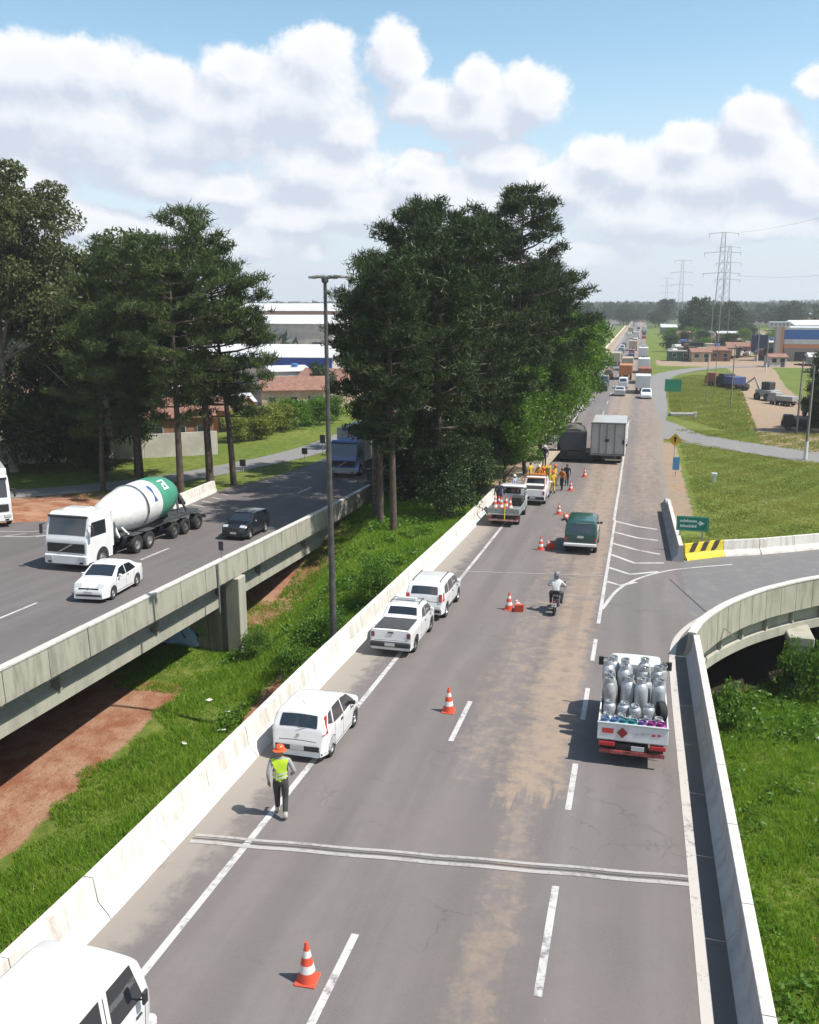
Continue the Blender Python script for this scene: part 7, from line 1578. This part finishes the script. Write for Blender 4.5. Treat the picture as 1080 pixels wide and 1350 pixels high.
# ---------------------------------------------------------------- traffic
def ordn(k): return '%d%s' % (k, 'th' if 10 < k % 100 < 14 else {1: 'st', 2: 'nd', 3: 'rd'}.get(k % 10, 'th'))
def far_car(X_, Y_, rz, mat, label, grp, k=0):
    if k in TR: 
        v = copy_tree(TR[k]); 
        for ch in v.children:
            if ch.name.startswith('body'): ch.material_slots[0].link = 'OBJECT'; ch.material_slots[0].material = mat
    else:
        v = bpy.data.objects.new('car', None); C.objects.link(v); TR[k] = v
        top = [(-2.1, .35), (-2.1, .95), (-1.9, 1.05), (-1.5, 1.42), (-.5, 1.48), (.3, 1.42), (1.05, .98), (1.9, .85), (2.1, .6), (2.1, .35)] if k == 0 else [(-2.2, .4), (-2.2, 1.1), (-2.05, 1.8), (.3, 1.85), (1.1, 1.2), (2.1, 1.0), (2.2, .4)]
        c_ = Car(top, .86, .98, max(q[1] for q in top), .17, .24, (-1.3, 1.3), .32, .02); c_.body(mat, v); c_.add_wheels(v); n_ = 5 if k == 0 else 3
        c_.top_panel('windscreen', n_, n_+1, -.85, .85, .06, .94, GLASS, v, nx=3, ny=2); c_.top_panel('rear_window', 2 if k == 0 else 1, 3 if k == 0 else 2, -.8, .8, .2, .9, GLASS, v, nx=3, ny=2)
        c_.side_panel('side_window', [(.9, 1.04), (.3, 1.36), (-1.4, 1.36), (-1.7, 1.06)], GLASS, v)
    v.location = (X_, Y_, z1(Y_)); v.rotation_euler = (0, 0, rz); return tag(v, label, 'car', grp)
TR = {}
G8 = 'traffic queueing on the highway beyond the works'
cl = [(WHITE, 'white'), (BLACKP, 'black'), (paintm('silver_paint', (.42, .43, .44)), 'silver'), (paintm('red_paint', (.32, .03, .025)), 'red'), (paintm('grey_paint', (.14, .145, .15)), 'grey'), (paintm('dark_blue_paint', (.02, .05, .16)), 'dark blue')]
def cn(i): return cl[(i*7+i//3) % 6]
def lorry_r(X_, Y_, cabm, bedm, label, L=8, h=2.6, box=True): return lorry(X_, Y_, 0, cabm, bedm, label, L, h, box, G8)
ORT = pbr('orange_truck_paint', (.50, .18, .06), .5, var=.1)
lorry_r(.35, 158, WHITE, METR, 'white box truck coming off the loop road, first beyond the works', 7, 2.4); far_car(.9, 148.5, PI, WHITE, 'white car at the exit right of the first queueing truck', G8, 0)
lorry_r(.6, 178, RUST, RUST, 'dark red truck behind the white box truck in the right lane', 8, 2.3); lorry_r(-3.0, 186, WHITE, ORT, 'orange box truck in the middle of the queue', 7.5, 2.3); lorry_r(-3.1, 212, ORT, BEI, 'second orange truck ahead in the queue', 7.5, 2.2)
lorry_r(.4, 205, WHITE, METR, 'tall white box truck in the right lane of the queue', 8, 2.5)
far_car(-3.0, 166, 0, WHITE, 'white car behind the orange box truck', G8, 1); far_car(-3.2, 152, 0, cl[2][0], 'silver car in the middle lane, last of the queue', G8, 0); far_car(-6.3, 160, 0, BLACKP, 'black car in the left lane by the tree tips', G8, 0); far_car(-6.4, 170, 0, cl[4][0], 'grey car in the left lane of the queue', G8, 1); far_car(-6.3, 186, 0, RUST, 'rust red van left of the orange box truck', G8, 1)
i = 0; Y_ = 225
while Y_ < 640:
    for X_, ln in ((-6.3, 'left'), (-3.0, 'middle'), (.2, 'right')):
        if random.random() < (.45 if Y_ < 300 else .36):
            m_, n_ = cn(i); zone = 'near' if Y_ < 300 else ('middle' if Y_ < 420 else 'distant')
            yy_ = Y_+random.uniform(-3, 3)
            if i % 5 == 0: lorry_r(X_, yy_, m_, METR if i % 10 else BEI, '%s cab truck with %s box in the %s lane, %s part of the queue' % (n_, 'pale' if i % 10 else 'beige', ln, zone), 8, 2.5)
            else: far_car(X_, yy_, 0, m_, '%s car, %s in the queue, %s lane, %s part' % (n_, ordn(i+1), ln, zone), G8, i % 2)
            i += 1
    Y_ += 15 if Y_ < 330 else 24
G9 = 'traffic on the opposite carriageway far off'
Y_ = 235; i = 0
while Y_ < 620:
    for X_, ln in ((-20.8, 'inner'), (-24.2, 'outer')):
        if random.random() < .75:
            m_, n_ = cl[0] if i % 2 else cn(i+2); zone = 'near' if Y_ < 320 else ('middle' if Y_ < 450 else 'distant'); yy_ = Y_+random.uniform(-3, 3)
            if i % 3 == 0: lorry(X_, yy_, PI, m_, METR, '%s cab truck with pale box, %s oncoming in the %s lane' % (n_, ordn(i+1), ln), 8, 2.5, True, G9)
            else: far_car(X_, yy_, PI, m_, '%s oncoming car, %s in the far %s lane' % (n_, ordn(i+1), ln), G9, i % 2)
            i += 1
    Y_ += 12 if Y_ < 400 else 20
# clutter of the yards: small cars, bushes, scrap heaps
G13 = 'small cars parked about the yards'; r5 = random.Random(12)
for i in range(26):
    X_ = r5.uniform(13, 52); Y_ = r5.uniform(255, 400); m_, n_ = cn(i+1)
    o = far_car(X_, Y_, r5.uniform(0, 6), m_, '%s car, %s in the yards, %s, %s' % (n_, ordn(i+1), ('by the dark green shed', 'among the red roofs', 'below the tall poles', 'near the grey shed')[min(3, int((X_-13)/10))], ('front row', 'middle row', 'back row')[min(2, int((Y_-255)/50))]), G13, i % 2); o.location.z = gz(X_, Y_)
for i in range(30):
    X_ = r5.uniform(8, 58); Y_ = r5.uniform(252, 420)
    plant_tree('bush', YT, (X_, Y_, gz(X_, Y_)), i, r5.uniform(.8, 1.6), BARK, DRK if i % 3 else WEED, 'bush %s in the yards, %s, %s' % (ordn(i+1), ('by the dark green shed', 'among the red roofs', 'below the tall poles', 'near the grey shed', 'before the striped building')[min(4, int((X_-8)/10))], ('front row', 'middle row', 'back row')[min(2, int((Y_-252)/57))]), 'bush', 'bushes about the yards')
SCR = [pbr('scrap_%s' % n_, c_, .8, var=.5, scale=1.5) for n_, c_ in (('brown', (.22, .13, .09)), ('grey', (.28, .27, .26)), ('pale', (.45, .42, .38)))]
for i in range(16):
    X_ = r5.uniform(14, 40); Y_ = r5.uniform(236, 330); v = empty('scrap_heap', (X_, Y_, gz(X_, Y_)), r5.uniform(0, 6), False)
    for k in range(5): o = MB().cb(0, 0, 0, r5.uniform(.8, 2.6), r5.uniform(.6, 1.8), r5.uniform(.4, 1.2)).build('scrap_piece', SCR[(i+k) % 3], v, bevel=.08); o.location = (r5.uniform(-1.6, 1.6), r5.uniform(-1.2, 1.2), r5.uniform(.3, 1.3)); o.rotation_euler = (r5.uniform(-.3, .3), r5.uniform(-.3, .3), r5.uniform(0, 3))
    tag(v, '%s heap of scrap in the yard, %s, %s' % (ordn(i+1), ('left part', 'middle part', 'right part')[min(2, int((X_-14)/9))], ('front', 'second row', 'further back')[min(2, int((Y_-236)/32))]), 'scrap heap', 'scrap heaps in the yard')
# crash rail in the far median
v = empty('median_barrier', (0, 0, 0), 0, False); sweep(xline(lambda y: -11.6, 235, 620, 12), [(-.12, 0), (-.12, .75), (.12, .75), (.12, 0)], zroad).build('rail', CW, v); tag(v, 'thin pale barrier running down the far green median', 'barrier')
# ---------------------------------------------------------------- distant trees and hills
FT = [broad(81, 12, 6.0, .12, 2600, 1.15, 8, .85, .36), broad(82, 15, 5.5, .15, 2600, 1.2, 8, .85, .34), broad(83, 10, 7.0, .1, 2600, 1.2, 8, .75, .36)]
G10 = 'dark trees beyond the roadside yards'
gt = [(spot(p_x, y_), y_, q_) for p_x, y_, q_ in ((912, 405, .85), (922, 415, 1.08), (934, 420, 1.0), (948, 425, 1.05), (906, 425, .75), (962, 415, .85), (942, 400, .75), (974, 425, .8), (928, 440, 1.15), (944, 450, 1.1), (966, 440, .95), (984, 455, .6))]
for i, (X_, Y_, s_) in enumerate(gt):
    plant_tree('tree', FT[i % 3], (X_, Y_, gz(X_, Y_)), i*1.1, s_, BARK, DRK, '%s in the grove left of the striped building, %s' % (('tall tree', 'broad tree', 'low spreading tree')[i % 3], ['left end', 'left of its top', 'middle', 'right of its top', 'right end'][i % 5]) + (', front' if Y_ < 422 else ', back'), 'tree', G10)
G11 = 'trees lining the far highway'
r3 = random.Random(5); i = 0; cnt_ = {'left': 0, 'right': 0}
def ordn(k): return '%d%s' % (k, 'th' if 10 < k % 100 < 14 else {1: 'st', 2: 'nd', 3: 'rd'}.get(k % 10, 'th'))
for (xa, xb, ya, yb_, n) in ((-60, -30, 150, 420, 24), (-90, -34, 420, 700, 22), (6, 14, 520, 700, 3), (-16, -9, 560, 700, 4), (30, 110, 520, 700, 20), (-34, 20, 760, 900, 20)):
    for Y_ in sorted(r3.uniform(ya, yb_) for _ in range(n)):
        X_ = r3.uniform(xa, xb); sd_ = 'left' if X_ < -8 else 'right'
        if spot(315, Y_) < X_ < spot(432, Y_): continue
        cnt_[sd_] += 1
        plant_tree('tree', FT[i % 3], (X_, Y_, gz(X_, Y_)), i, r3.uniform(.6, 1.15), BARK, DRK, '%s, %s along the %s side of the far highway' % (('tall dark tree', 'broad dark tree', 'low spreading tree')[i % 3], ordn(cnt_[sd_]), sd_), 'tree', G11); i += 1
# far-off woods that read as one mass
def wood(n, seed, xf, yf, smin, smax, label):
    r_ = np.random.default_rng(seed); X = xf(r_, n); Y = yf(r_, n); Z = ground(X, Y); s_ = r_.uniform(smin, smax, n); k = 46
    P = np.repeat(np.stack([X, Y, Z], 1), k, 0); S_ = np.repeat(s_, k); dv = unit(r_.normal(size=P.shape)); P = P + dv*np.stack([S_*.62, S_*.62, S_*.45], 1); P[:, 2] += S_*.5
    tag(link('distant_wood', tri_mesh('distant_wood', quads(P, unit(dv+r_.normal(0, .6, P.shape)), S_*.42, S_*.3, r_), 4), None, DRK), label, kind='stuff')
wood(3600, 91, lambda r, n: r.uniform(-900, 1300, n), lambda r, n: 900+r.random(n)**1.3*1700, 9, 17, 'wooded hills closing the view along the horizon')
wood(900, 92, lambda r, n: r.uniform(-620, -110, n), lambda r, n: r.uniform(260, 900, n), 7, 12, 'scattered far trees over the town to the left')
wood(700, 93, lambda r, n: r.uniform(100, 420, n), lambda r, n: r.uniform(430, 900, n), 8, 14, 'far trees behind the striped building')
# scattered far town buildings
G12 = 'far-off buildings along the horizon'
fb_ = sorted([(x_/y_, x_, y_) for x_, y_ in [((r3.uniform(-330, -80) if k % 3 else r3.uniform(70, 260)), r3.uniform(380, 820)) for k in range(46)]])
for i in range(46):
    _q, X_, Y_ = fb_[i]; wl, wn = walls[i % 6]
    v = empty('building', (X_, Y_, gz(X_, Y_)), r3.uniform(-.4, .4), False); w, d, h = r3.uniform(10, 26), r3.uniform(8, 16), r3.uniform(4, 9)
    MB().box(-w/2, -d/2, -2, w/2, d/2, h).build('wall', wl, v); rfm, _t, rnm = roofs[i % 5]; MB().prism([(-d/2-.5, h+.01), (0, h+d*.15), (d/2+.5, h+.01)], -w/2-.4, w/2+.4).build('roof', rfm, v)
    for q in range(3): MB().box(-w*.35+q*w*.3, -d/2-.06, 1.2, -w*.35+q*w*.3+w*.14, -d/2-.01, 3.2).build('window', WGL, v)
    tag(v, 'far %s building with %s, %s from the left on the horizon' % (wn, rnm.replace('gable roof', 'roof'), ordn(i+1)), 'building', G12)
# ---------------------------------------------------------------- pylons and wires
PYM = pbr('pylon_steel', (.42, .44, .47), .6, .4)
def pylon(X_, Y_, h, label, w=8.5):
    v = empty('pylon', (X_, Y_, gz(X_, Y_)), .0, False); b_ = h*.045
    for k, (sx_, sy_) in enumerate(((1, 1), (1, -1), (-1, 1), (-1, -1))): MB().tube([(sx_*b_, sy_*b_, 0), (sx_*b_*.38, sy_*b_*.38, h)], [.16, .10], 4).build('leg', PYM, v)
    mb = MB(); n = 12
    for k in range(n):
        z0, z1_ = h*k/n, h*(k+1)/n; a, c_ = b_*(1-.62*k/n), b_*(1-.62*(k+1)/n)
        mb.tube([(-a, -a, z0), (c_, -c_, z1_)], .06, 3, False).tube([(a, -a, z0), (-c_, -c_, z1_)], .06, 3, False).tube([(-a, a, z0), (c_, c_, z1_)], .06, 3, False)
    o = mb.build('lattice', PYM, v); o['kind'] = 'stuff'
    for f, ww in ((.985, .8), (.80, 1.0), (.40 if False else .60, 1.0)):
        MB().tube([(-w*ww, 0, h*f), (-.5, 0, h*f+.5), (.5, 0, h*f+.5), (w*ww, 0, h*f)], .16, 4).build('cross_arm', PYM, v)
        for q in (-1, 1): MB().tube([(q*w*ww*.95, 0, h*f-.05), (q*w*ww*.95, 0, h*f-1.6)], .1, 4).build('insulator', PYM, v)
    return tag(v, label, 'pylon')
py = [(spot(948, 470), 470, 51), (spot(897, 780), 780, 52), (spot(878, 1250), 1250, 50)]
for i, (X_, Y_, h) in enumerate(py): pylon(X_, Y_, h*.93, ['nearest and tallest lattice pylon above the dark grove', 'second pylon, left of the tallest one', 'third pylon, thin in the haze', 'furthest pylon, a faint stroke on the skyline'][i])
pylon(spot(957, 560), 560, 46, 'second lattice mast close behind the tallest pylon', 7)
def wire(a, b_, sag, label):
    a, b_ = Vector(a), Vector(b_); pts = [a.lerp(b_, k/24)-Vector((0, 0, sag*4*(k/24)*(1-k/24))) for k in range(25)]; o = MB().tube(pts, .045, 4).build('power_line', PYM); tag(o, label, 'cable')
wire((spot(948, 470)+7, 470, 43.5), (118, 160, 66), 9, 'power line sloping up to the right from the pylon top'); wire((spot(948, 470)+7, 470, 24), (112, 165, 40), 9, 'lower power line sloping up to the right from the pylon')

# ================================================================ air
hz = MB().box(-700, -90, -16, 900, 3600, 60).build('haze', None)
hm = bpy.data.materials.new('haze'); hm.use_nodes = True; t = hm.node_tree; t.nodes.clear(); vo = N(t, 'ShaderNodeOutputMaterial'); vp = N(t, 'ShaderNodeVolumePrincipled')
vp.inputs['Color'].default_value = (.93, .96, 1, 1); vp.inputs['Density'].default_value = .00028; vp.inputs['Anisotropy'].default_value = .2; t.links.new(vp.outputs[0], vo.inputs['Volume'])
hz.data.materials.clear(); hz.data.materials.append(hm); tag(hz, 'thin pale summer haze over the whole place', kind='stuff')
for o_ in C.objects:
    l_ = o_.get('label')
    if l_ and len(l_.split()) > 16: o_['label'] = ' '.join(l_.split()[:16])
